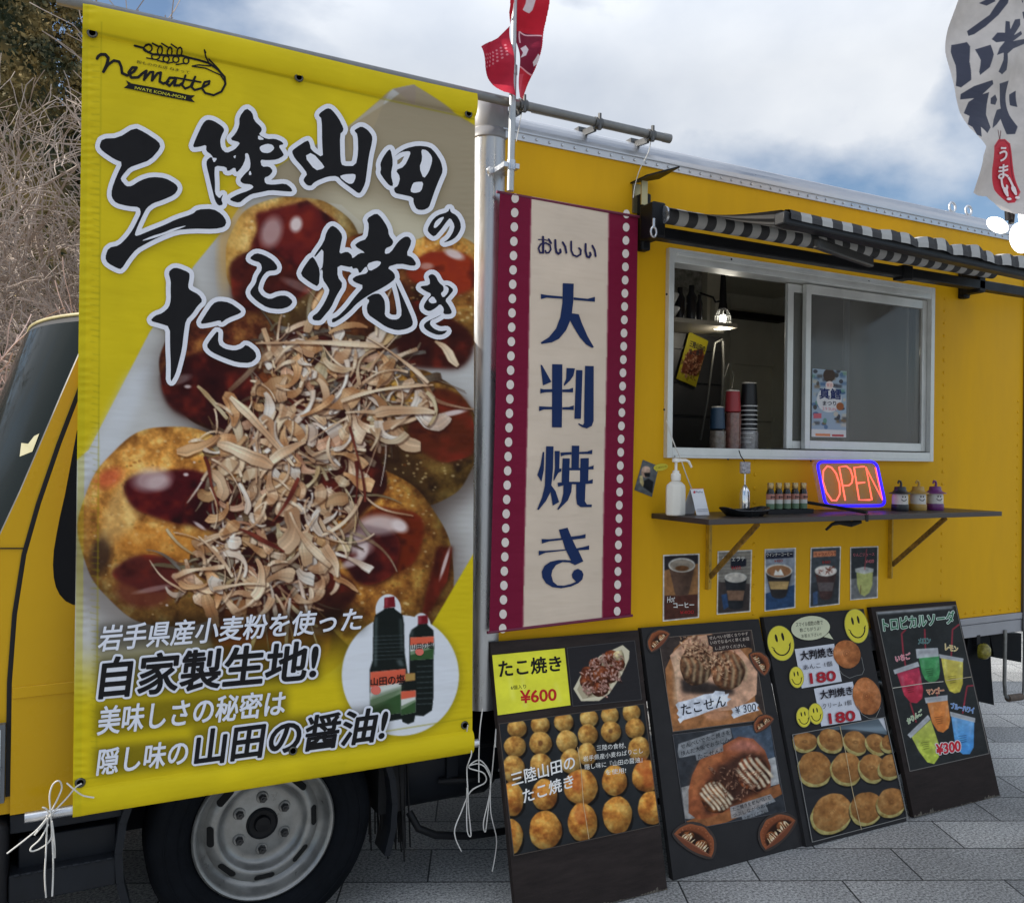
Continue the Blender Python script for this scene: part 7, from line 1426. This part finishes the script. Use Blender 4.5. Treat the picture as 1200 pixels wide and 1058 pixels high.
# festival poster inside the right hand pane
FP = Plane((0, .0085, 0), (0, -1, 0)); cf = cr(940, 420, 10.58); fq = cf([(128, 125), (552, 160), (545, 980), (115, 972)])
v = Cv(949, 430, 994, 514, 2.6, (150, 166, 180), seed=77); random.seed(9)
for k in range(70):
    x, y = random.uniform(130, 540), random.uniform(140, 860); q = cf([(x, y)])[0]; c = random.choice([(84, 110, 140), (70, 66, 62), (170, 170, 160), (96, 140, 120), (120, 100, 76), (60, 90, 130), (190, 180, 160), (60, 60, 66)]); (v.poly([(q[0]+dx, q[1]+dy) for dx, dy in ((-3.5, -2.0), (3.5, -1.8), (3.2, 2.1), (-3.4, 1.9))], c, .75, soft=.5) if k % 2 else v.ell(q[0], q[1], random.uniform(1.5, 3.6), random.uniform(1.5, 3.2), c, al=.85))
v.ell(*cf([(335, 210)])[0], 7, 8, (74, 62, 54)); v.ell(*cf([(335, 510)])[0], 14.5, 15, (206, 206, 206)); v.ell(*cf([(340, 330)])[0], 4.6, 4.6, (222, 206, 200)); v.ell(*cf([(470, 595)])[0], 4.4, 4.6, (150, 90, 56)); v.poly(cf([(140, 680), (240, 680), (240, 740), (140, 745)]), (190, 100, 110)); v.poly(cf([(115, 875), (545, 890), (545, 980), (115, 972)]), (206, 206, 202)); v.poly(cf([(165, 930), (350, 935), (350, 965), (165, 960)]), (206, 130, 90)); v.poly(cf([(370, 942), (515, 945), (515, 968), (370, 965)]), (170, 60, 60))
o = v.sheet('festival_poster', FP, fq, None, lift=0); tag(o, 'colourful festival poster in the lower left corner of the closed window pane', 'poster'); l = Letters(FP, base=.0006, step=.0003)
l.text('真鱈', cf([(215, 365), (480, 385), (478, 510), (215, 500)]), (40, 52, 100), bold=.03); l.text('まつり', cf([(255, 528), (420, 532), (418, 586), (255, 582)]), (40, 40, 60), bold=.03); l.text('宮古', cf([(305, 308), (375, 312), (375, 352), (305, 350)]), (190, 70, 60), bold=.03); l.text('2.9 SUN', cf([(250, 600), (420, 615), (420, 650), (250, 640)]), (206, 120, 130), bold=.03); l.build('lettering', o)
# ================================================================== AWNING
aw = thing('awning', 'half open black and white striped awning with black arms over the service window', 'awning', (W(940, 300, -.1).x, -.12, W(940, 300, -.1).z))
DF = mat('black_awning_fabric', (.034, .034, .036), .8, var=.15, vs=12, bump=.1, bs=200); LF = mat('white_awning_fabric', (.36, .36, .35), .8, var=.10, vs=12, bump=.1, bs=200)
RA, RB = W(779, 246, -.12), W(1166, 325, -.12); zr = (RA.z+RB.z)/2; rr = .029; BY = -.690
xa, xb = RA.x, RB.x; SW = .043; n = int((xb-xa)/SW)
fb = W(916, 257, BY).z; fbe = W(1189, 318, BY); fsl = (fbe.z-fb)/(fbe.x-xa)
def fz(x): return fb+fsl*(x-xa)
m = MB()
for k in range(n):
    x0, x1 = xa+k*SW, xa+(k+1)*SW
    m.lathe([(rr, 0), (rr, SW)], (x0, -.12, zr), (1, 0, 0), 24, k % 2); m.f = [f for f in m.f]
m.build('fabric_roll', [DF, LF], aw, smooth=40); m = MB(); m.lathe([(rr*.6, -.012), (rr*1.12, -.010), (rr*1.12, -.002), (rr*.6, -.0005)], (xa, -.12, zr), (1, 0, 0), 24); m.build('roll_end', STEEL, aw)
m = MB(); seg = 14
for k in range(n):
    x0, x1 = xa+k*SW, xa+(k+1)*SW
    for sub in range(2):
        u0, u1 = x0+(x1-x0)*sub/2, x0+(x1-x0)*(sub+1)/2
        def sp(x, t):
            rip = .010*math.sin(x*26+t*3)*t*(1.8 if x > xa+.9 else .6)+.02*math.exp(-((x-xa-.62)/.10)**2)*math.exp(-((t-.75)/.25)**2)
            return (x, -.12+(BY+.12)*t, zr+rr+(fz(x)+.022-zr-rr)*t-.018*math.sin(math.pi*t)+rip)
        for j in range(seg): m.quad(sp(u0, j/seg), sp(u1, j/seg), sp(u1, (j+1)/seg), sp(u0, (j+1)/seg), k % 2)
m.build('canopy', [DF, LF], aw, smooth=60)
m = MB(); xe = xb+.12
m.beam((xa-.01, BY, fz(xa-.01)), (xe, BY, fz(xe)), .045, .040); m.build('front_bar', mat('black_aluminium_bar', (.010, .011, .013), .45, var=.25, vs=8, spec=.25), aw, bevel=.006)
m = MB(); rn = random.Random(6)                      # bunched valance lying over the front bar
nv = int((xe-xa-.02)/SW)
for k in range(nv):
    for sub in range(8):
        u0 = xa+.01+SW*(k+sub/8); u1 = u0+SW/8
        def vp(x, t):
            amp = .002+.026*max(0, min(1, (x-xa-.25)/.5)); wob = amp*(.55*abs(math.sin(x*13+.8*math.sin(x*5)))+.30*abs(math.sin(x*37+1)))
            pr_ = [(.026, .016), (.012, .024), (-.006, .026), (-.022, .022), (-.027, .010), (-.0275, -.006)]
            y, z = pr_[t]; return (x, BY+y-.5*abs(wob)*(t > 2), fz(x)+z+max(0, wob)*(1 if t < 4 else .3)+.002)
        for j in range(5): m.quad(vp(u0, j), vp(u1, j), vp(u1, j+1), vp(u0, j+1), k % 2)
m.build('valance', [DF, LF], aw, smooth=70)
m = MB(); za = W(790, 279, -.09).z; zb2 = W(1200, 342, -.09).z; zz = (za+zb2)/2
m.box(xa-.05, -.115, zz-.021, XR+.10, -.068, zz+.021); m.box(W(1060, 320, -.1).x-.03, -.120, zz-.030, W(1060, 320, -.1).x+.03, -.064, zz+.030); m.build('back_bar', BLM, aw, bevel=.004)
for px in (762, 1140):
    xx = W(px, 260, -.06).x; m = MB(); m.box(xx-.035, -.125, zz-.022, xx+.022, -.040, zr+.045) if px == 762 else m.box(xx-.03, -.115, zz-.035, xx+.02, -.02, zr+.01)
    m.box(xx-.02, -.04, zz-.05, xx+.02, -.0005, zr+.10); m.build('mounting_bracket', BLM, aw, bevel=.008)
xx = W(756, 212, -.05).x; m = MB(); m.prism([(xx-.03, -.10, zr+.135), (xx+.07, -.16, zr+.165), (xx+.085, -.02, zr+.165), (xx-.03, -.0, zr+.135)], (0, 0, .006)); m.box(xx-.015, -.05, zr+.05, xx+.012, -.044, zr+.137, 1); m.box(xx-.022, -.005, zr+.03, xx+.016, -.0005, zr+.137, 1); m.build('top_plate', [BLM, mat('brassy_steel', (.42, .36, .20), .35, metal=.8)], aw)
m = MB(); q = W(766, 268, -.15); m.tube([q+Vector((0, 0, .035)), q+Vector((0, 0, .005))], .006, 8); m.tube([(q.x+.012*math.cos(t*.5236), q.y, q.z-.012+.018*math.sin(t*.5236)) for t in range(13)], .004, 8); m.build('crank_ring', STEEL, aw, smooth=60)
m = MB(); a, b = W(956, 285, -.66), W(1021, 308, -.54); m.beam(a, b, .022, .034); m.build('folding_arm', mat('dark_arm', (.022, .022, .022), .45, var=.3), aw, bevel=.006)
m = MB(); m.beam((xb-.45, -.40, zr-.07), (xb+.0, BY+.03, fz(xb)-.03), .04, .026); m.build('folding_arm', mat('dark_arm', (.022, .022, .022), .45), aw, bevel=.006)
# ================================================================== FLAGS AND LAMP AT THE RIGHT
def flag(name, lab, poly, Y, depth, front, n_cols, mlist, build_letters=None, ph=0):
    pass
pole = W(601, 100, -.10)
fo = thing('red_flag', 'tattered red flag with white marks on a slim grey pole', 'flag', (pole.x, -.10, W(598, 224, -.10).z))
m = MB(); m.tube([W(604, -60, -.10), W(601.5, 85, -.10)], .0085, 12); m.tube([W(601.5, 84, -.10), W(598, 224, -.10)], .0115, 12); m.lathe([(.0135, 0), (.0135, .03)], W(601.5, 88, -.10), (0, 0, 1), 12); m.build('pole', mat('grey_flag_pole', (.42, .43, .43), .35, metal=.5, var=.1), fo, smooth=50)
m = MB(); q = W(599, 194, -.10); m.box(q.x-.028, -.105, q.z-.008, q.x+.028, -.012, q.z+.008); 
for dx in (-.036, .038): m.lathe([(.014, 0), (.014, .006), (.010, .010)], (q.x+dx, -.018, q.z), (0, -1, 0), 14)
m.lathe([(.0145, -.016), (.0145, .016)], q, (0, 0, 1), 14); m.build('pole_clamp', STEEL, fo, smooth=40)
FD = lambda x, y: 0.018*np.sin(x*0.09+y*0.035)+0.010*np.sin(y*0.10+1)+0.012*np.sin(x*.16)
RFP = Plane((0, -.105, 0), (0, -1, 0), FD)
def inpoly(hp_):
    def keep(gx, gy):
        r = np.zeros(gx.shape, bool); n = len(hp_)
        for i in range(n):
            (xa_, ya), (xb_, yb) = hp_[i], hp_[(i+1) % n]
            if ya != yb: r ^= ((ya > gy) != (yb > gy)) & (gx < (xb_-xa_)*(gy-ya)/(yb-ya)+xa_)
        return r
    return keep
def flagcloth(pl, poly, parent, col, draw=None, gain=1.0, sc=2.0):
    v = Cv(min(p[0] for p in poly)-2, min(p[1] for p in poly)-2, max(p[0] for p in poly)+2, max(p[1] for p in poly)+2, sc, col, seed=int(poly[0][0])); v.a *= (.93+.14*fbm(v.h, v.w, 25, v.rng))[..., None]
    if draw: draw(v)
    return v.sheet('cloth', pl, None, parent, gain=gain, keep=inpoly(poly))
F_ = cr(600, 0, 3.993)
def vline(v, pts, wd, c):
    for a, b in zip(pts[:-1], pts[1:]):
        dx, dy = b[0]-a[0], b[1]-a[1]; n = math.hypot(dx, dy); ox, oy = -dy/n*wd, dx/n*wd; v.poly([(a[0]+ox, a[1]+oy), (b[0]+ox, b[1]+oy), (b[0]-ox, b[1]-oy), (a[0]-ox, a[1]-oy)], c)
def rdraw(v):
    v.poly(F_([(20, 135), (50, 135), (128, 180), (120, 240), (95, 350), (20, 325)]), (120, 26, 50))
    for p_ in ([(88, -60), (125, -60), (95, 50), (85, 60), (60, 38), (75, 5)], [(32, 235), (62, 215), (70, 240), (55, 270), (25, 285), (40, 258)], [(88, 300), (98, 285), (108, 265), (115, 275), (108, 310), (95, 318)]): v.poly(F_(p_), (212, 196, 198))
    vline(v, F_([(40, 200), (48, 136), (70, 158), (130, 180)]), .8, (224, 176, 182)); vline(v, F_([(20, 324), (95, 352)]), .8, (224, 150, 156)); v.poly(F_([(20, 360), (50, 350), (40, 420), (25, 470)]), (214, 90, 104), .6)
def rdraw2(v):
    for k in range(28): v.ell(568+(k % 7)*4.3, 66-(k % 7)*2.4+(k//7)*4.4, 1.1, 1.3, (222, 150, 156), al=.8)
RC = (186, 32, 48)
flagcloth(RFP, [(606, -60), (652, -60), (645, -20), (638.5, 0), (636, 30), (632, 56), (626, 84), (618, 106), (612, 118), (605, 118)], fo, RC, rdraw)
flagcloth(RFP, [(600, 28), (600, 118), (590, 108), (580, 92), (569, 78), (558, 60), (575, 47), (588, 40)], fo, (170, 36, 56), rdraw2)
flagcloth(RFP, [(604, -60), (600, 28), (596, 16), (592, -60)], fo, RC)
WFY = -.72
WFD = lambda x, y: 0.020*np.sin(x*0.07+y*0.022)+0.012*np.sin(y*0.06+x*.03)
WP_ = Plane((0, WFY, 0), (0, -1, 0), WFD); q = W(1180, 250, WFY)
wf = thing('white_banner_flag', 'off white vertical flag with grey brush characters and a red tag, top right corner', 'flag', (q.x+.2, WFY, 0))
W2 = [(1132, -70), (1122, -20), (1119, 0), (1115, 30), (1115, 60), (1118, 90), (1122, 112), (1127, 132), (1134, 152), (1141, 164), (1149, 174), (1145, 184), (1144.5, 205), (1145, 225), (1155, 227), (1166, 228), (1172, 236), (1176, 246), (1184, 252), (1204, 258), (1270, 262), (1270, -70)]
Q_ = cr(900, 0, 3.993); GK = (66, 68, 82)
def wdraw(v):
    for p_ in ([(1010, 5), (1060, -20), (1070, 5), (1040, 20)], [(1085, 0), (1120, -10), (1115, 20), (1080, 70), (1030, 120), (990, 150), (970, 155), (968, 130), (1000, 105), (1050, 65)], [(895, 195), (960, 185), (965, 210), (945, 290), (940, 380), (905, 410), (885, 400), (895, 300), (888, 230)], [(975, 230), (1025, 218), (1025, 270), (1005, 330), (970, 362), (968, 345), (980, 290)], [(1035, 190), (1060, 160), (1085, 165), (1100, 105), (1115, 110), (1110, 150), (1140, 100), (1168, 95), (1165, 125), (1120, 180), (1165, 155), (1170, 170), (1110, 210), (1185, 190), (1192, 210), (1110, 245), (1080, 270), (1088, 340), (1065, 362), (1042, 352), (1060, 300), (1062, 265), (1035, 275), (1050, 240), (1075, 210), (1045, 210)], [(905, 440), (950, 410), (1020, 388), (1028, 405), (985, 450), (1015, 440), (1012, 540), (1035, 600), (1010, 630), (980, 600), (975, 650), (955, 640), (945, 600), (930, 585), (940, 545), (920, 530), (935, 480), (955, 465), (905, 465)], [(1030, 465), (1055, 447), (1078, 465), (1070, 490), (1035, 490)], [(1065, 400), (1135, 375), (1140, 430), (1160, 530), (1180, 590), (1165, 625), (1130, 625), (1110, 550), (1080, 580), (1048, 602), (1060, 560), (1085, 510), (1115, 500), (1095, 450)], [(1165, 430), (1200, 410), (1200, 490), (1170, 480)], [(1175, 0), (1190, 10), (1185, 20)], [(1185, 60), (1200, 55), (1200, 95), (1190, 90)]): v.poly(Q_(p_), GK)
    v.poly(Q_([(1055, 685), (1085, 650), (1120, 648), (1142, 670), (1160, 780), (1178, 900), (1150, 950), (1130, 950), (1095, 880), (1068, 780)]), (190, 52, 64)); vline(v, Q_([(1062, 690), (1088, 658), (1118, 656), (1136, 676), (1154, 784), (1170, 900)]), .35, (120, 30, 44))
    vline(v, Q_([(1090, 650), (1085, 605)]), .5, (90, 50, 50)); vline(v, Q_([(1092, 650), (1102, 608)]), .5, (90, 50, 50))
flagcloth(WP_, W2, wf, (196, 188, 182), wdraw, gain=1.0)
m = MB(); xq = W(1271, 300, WFY).x; m.tube([(xq, WFY, 0.05), (xq, WFY, W(1271, -80, WFY).z)], .012, 12); m.lathe([(.16, 0), (.16, .06), (.05, .10), (.03, .16), (0, .16)], (xq, WFY, 0.0), n=20); m.build('pole', mat('white_flag_pole', (.6, .6, .6), .4), wf, smooth=50)
fl = Letters(WP_, base=.006, step=.0005)
for ch, (x, y) in (('う', (1103, 722)), ('ま', (1116, 800)), ('い', (1132, 858)), ('!!', (1140, 905))): fl.text(ch, Q_([(x-20, y-30), (x+18, y-36), (x+24, y+28), (x-14, y+32)]), (226, 212, 212), bold=.03)
fl.build('lettering', wf)
# three-lobed lamp
Y = -.64; o = thing('lobed_lamp', 'lit white lamp with three rounded lobes below the white flag', 'lamp', (W(1186, 262, Y).x, Y, W(1186, 290, Y).z)); LIT = mat('lit_lamp_lobe', (.9, .9, .88), .4, var=0, emit=(1.0, .99, .94), es=2.2)
sc_ = (W(1186, 262, Y)-CAMLOC).dot(R3 @ Vector((0, 0, -1)))/FPX
for px, py, rx, ry, a in ((1169, 264, 18, 8.5, .15), (1196, 279, 19, 18, 0), (1204, 252, 14, 17, .5)):
    m = MB(); q = W(px, py, Y); m.ell(q, rx*sc_, .020, ry*sc_, 24, 12, rot=Matrix.Rotation(a, 3, 'Y')); m.build('lobe', LIT, o, smooth=80)
m = MB(); m.tube([W(1187, 226, Y), W(1187, 236, Y), W(1187, 240, Y), W(1185, 262, Y)], [.0150, .0150, .011, .010], 14); m.tube([W(1187, 226, Y), W(1189, 180, Y), W(1215, 140, Y), W(1240, 120, Y+.05)], .004, 6); m.tube([W(1181, 240, Y), W(1182, 258, Y)], .012, 10); m.build('socket', BLK, o, smooth=45)
# far side: low pale wall beyond the truck's rear
m = MB(); m.box(9.5, 9.0, 0, 30, 9.25, 0.35); o = m.build('low_wall', mat('pale_concrete', (.5, .5, .48), .85, var=.15, vs=3, bump=.2, bs=20), None, smooth=0, bevel=.01); tag(o, 'low pale concrete wall across the paving beyond the truck', 'wall')
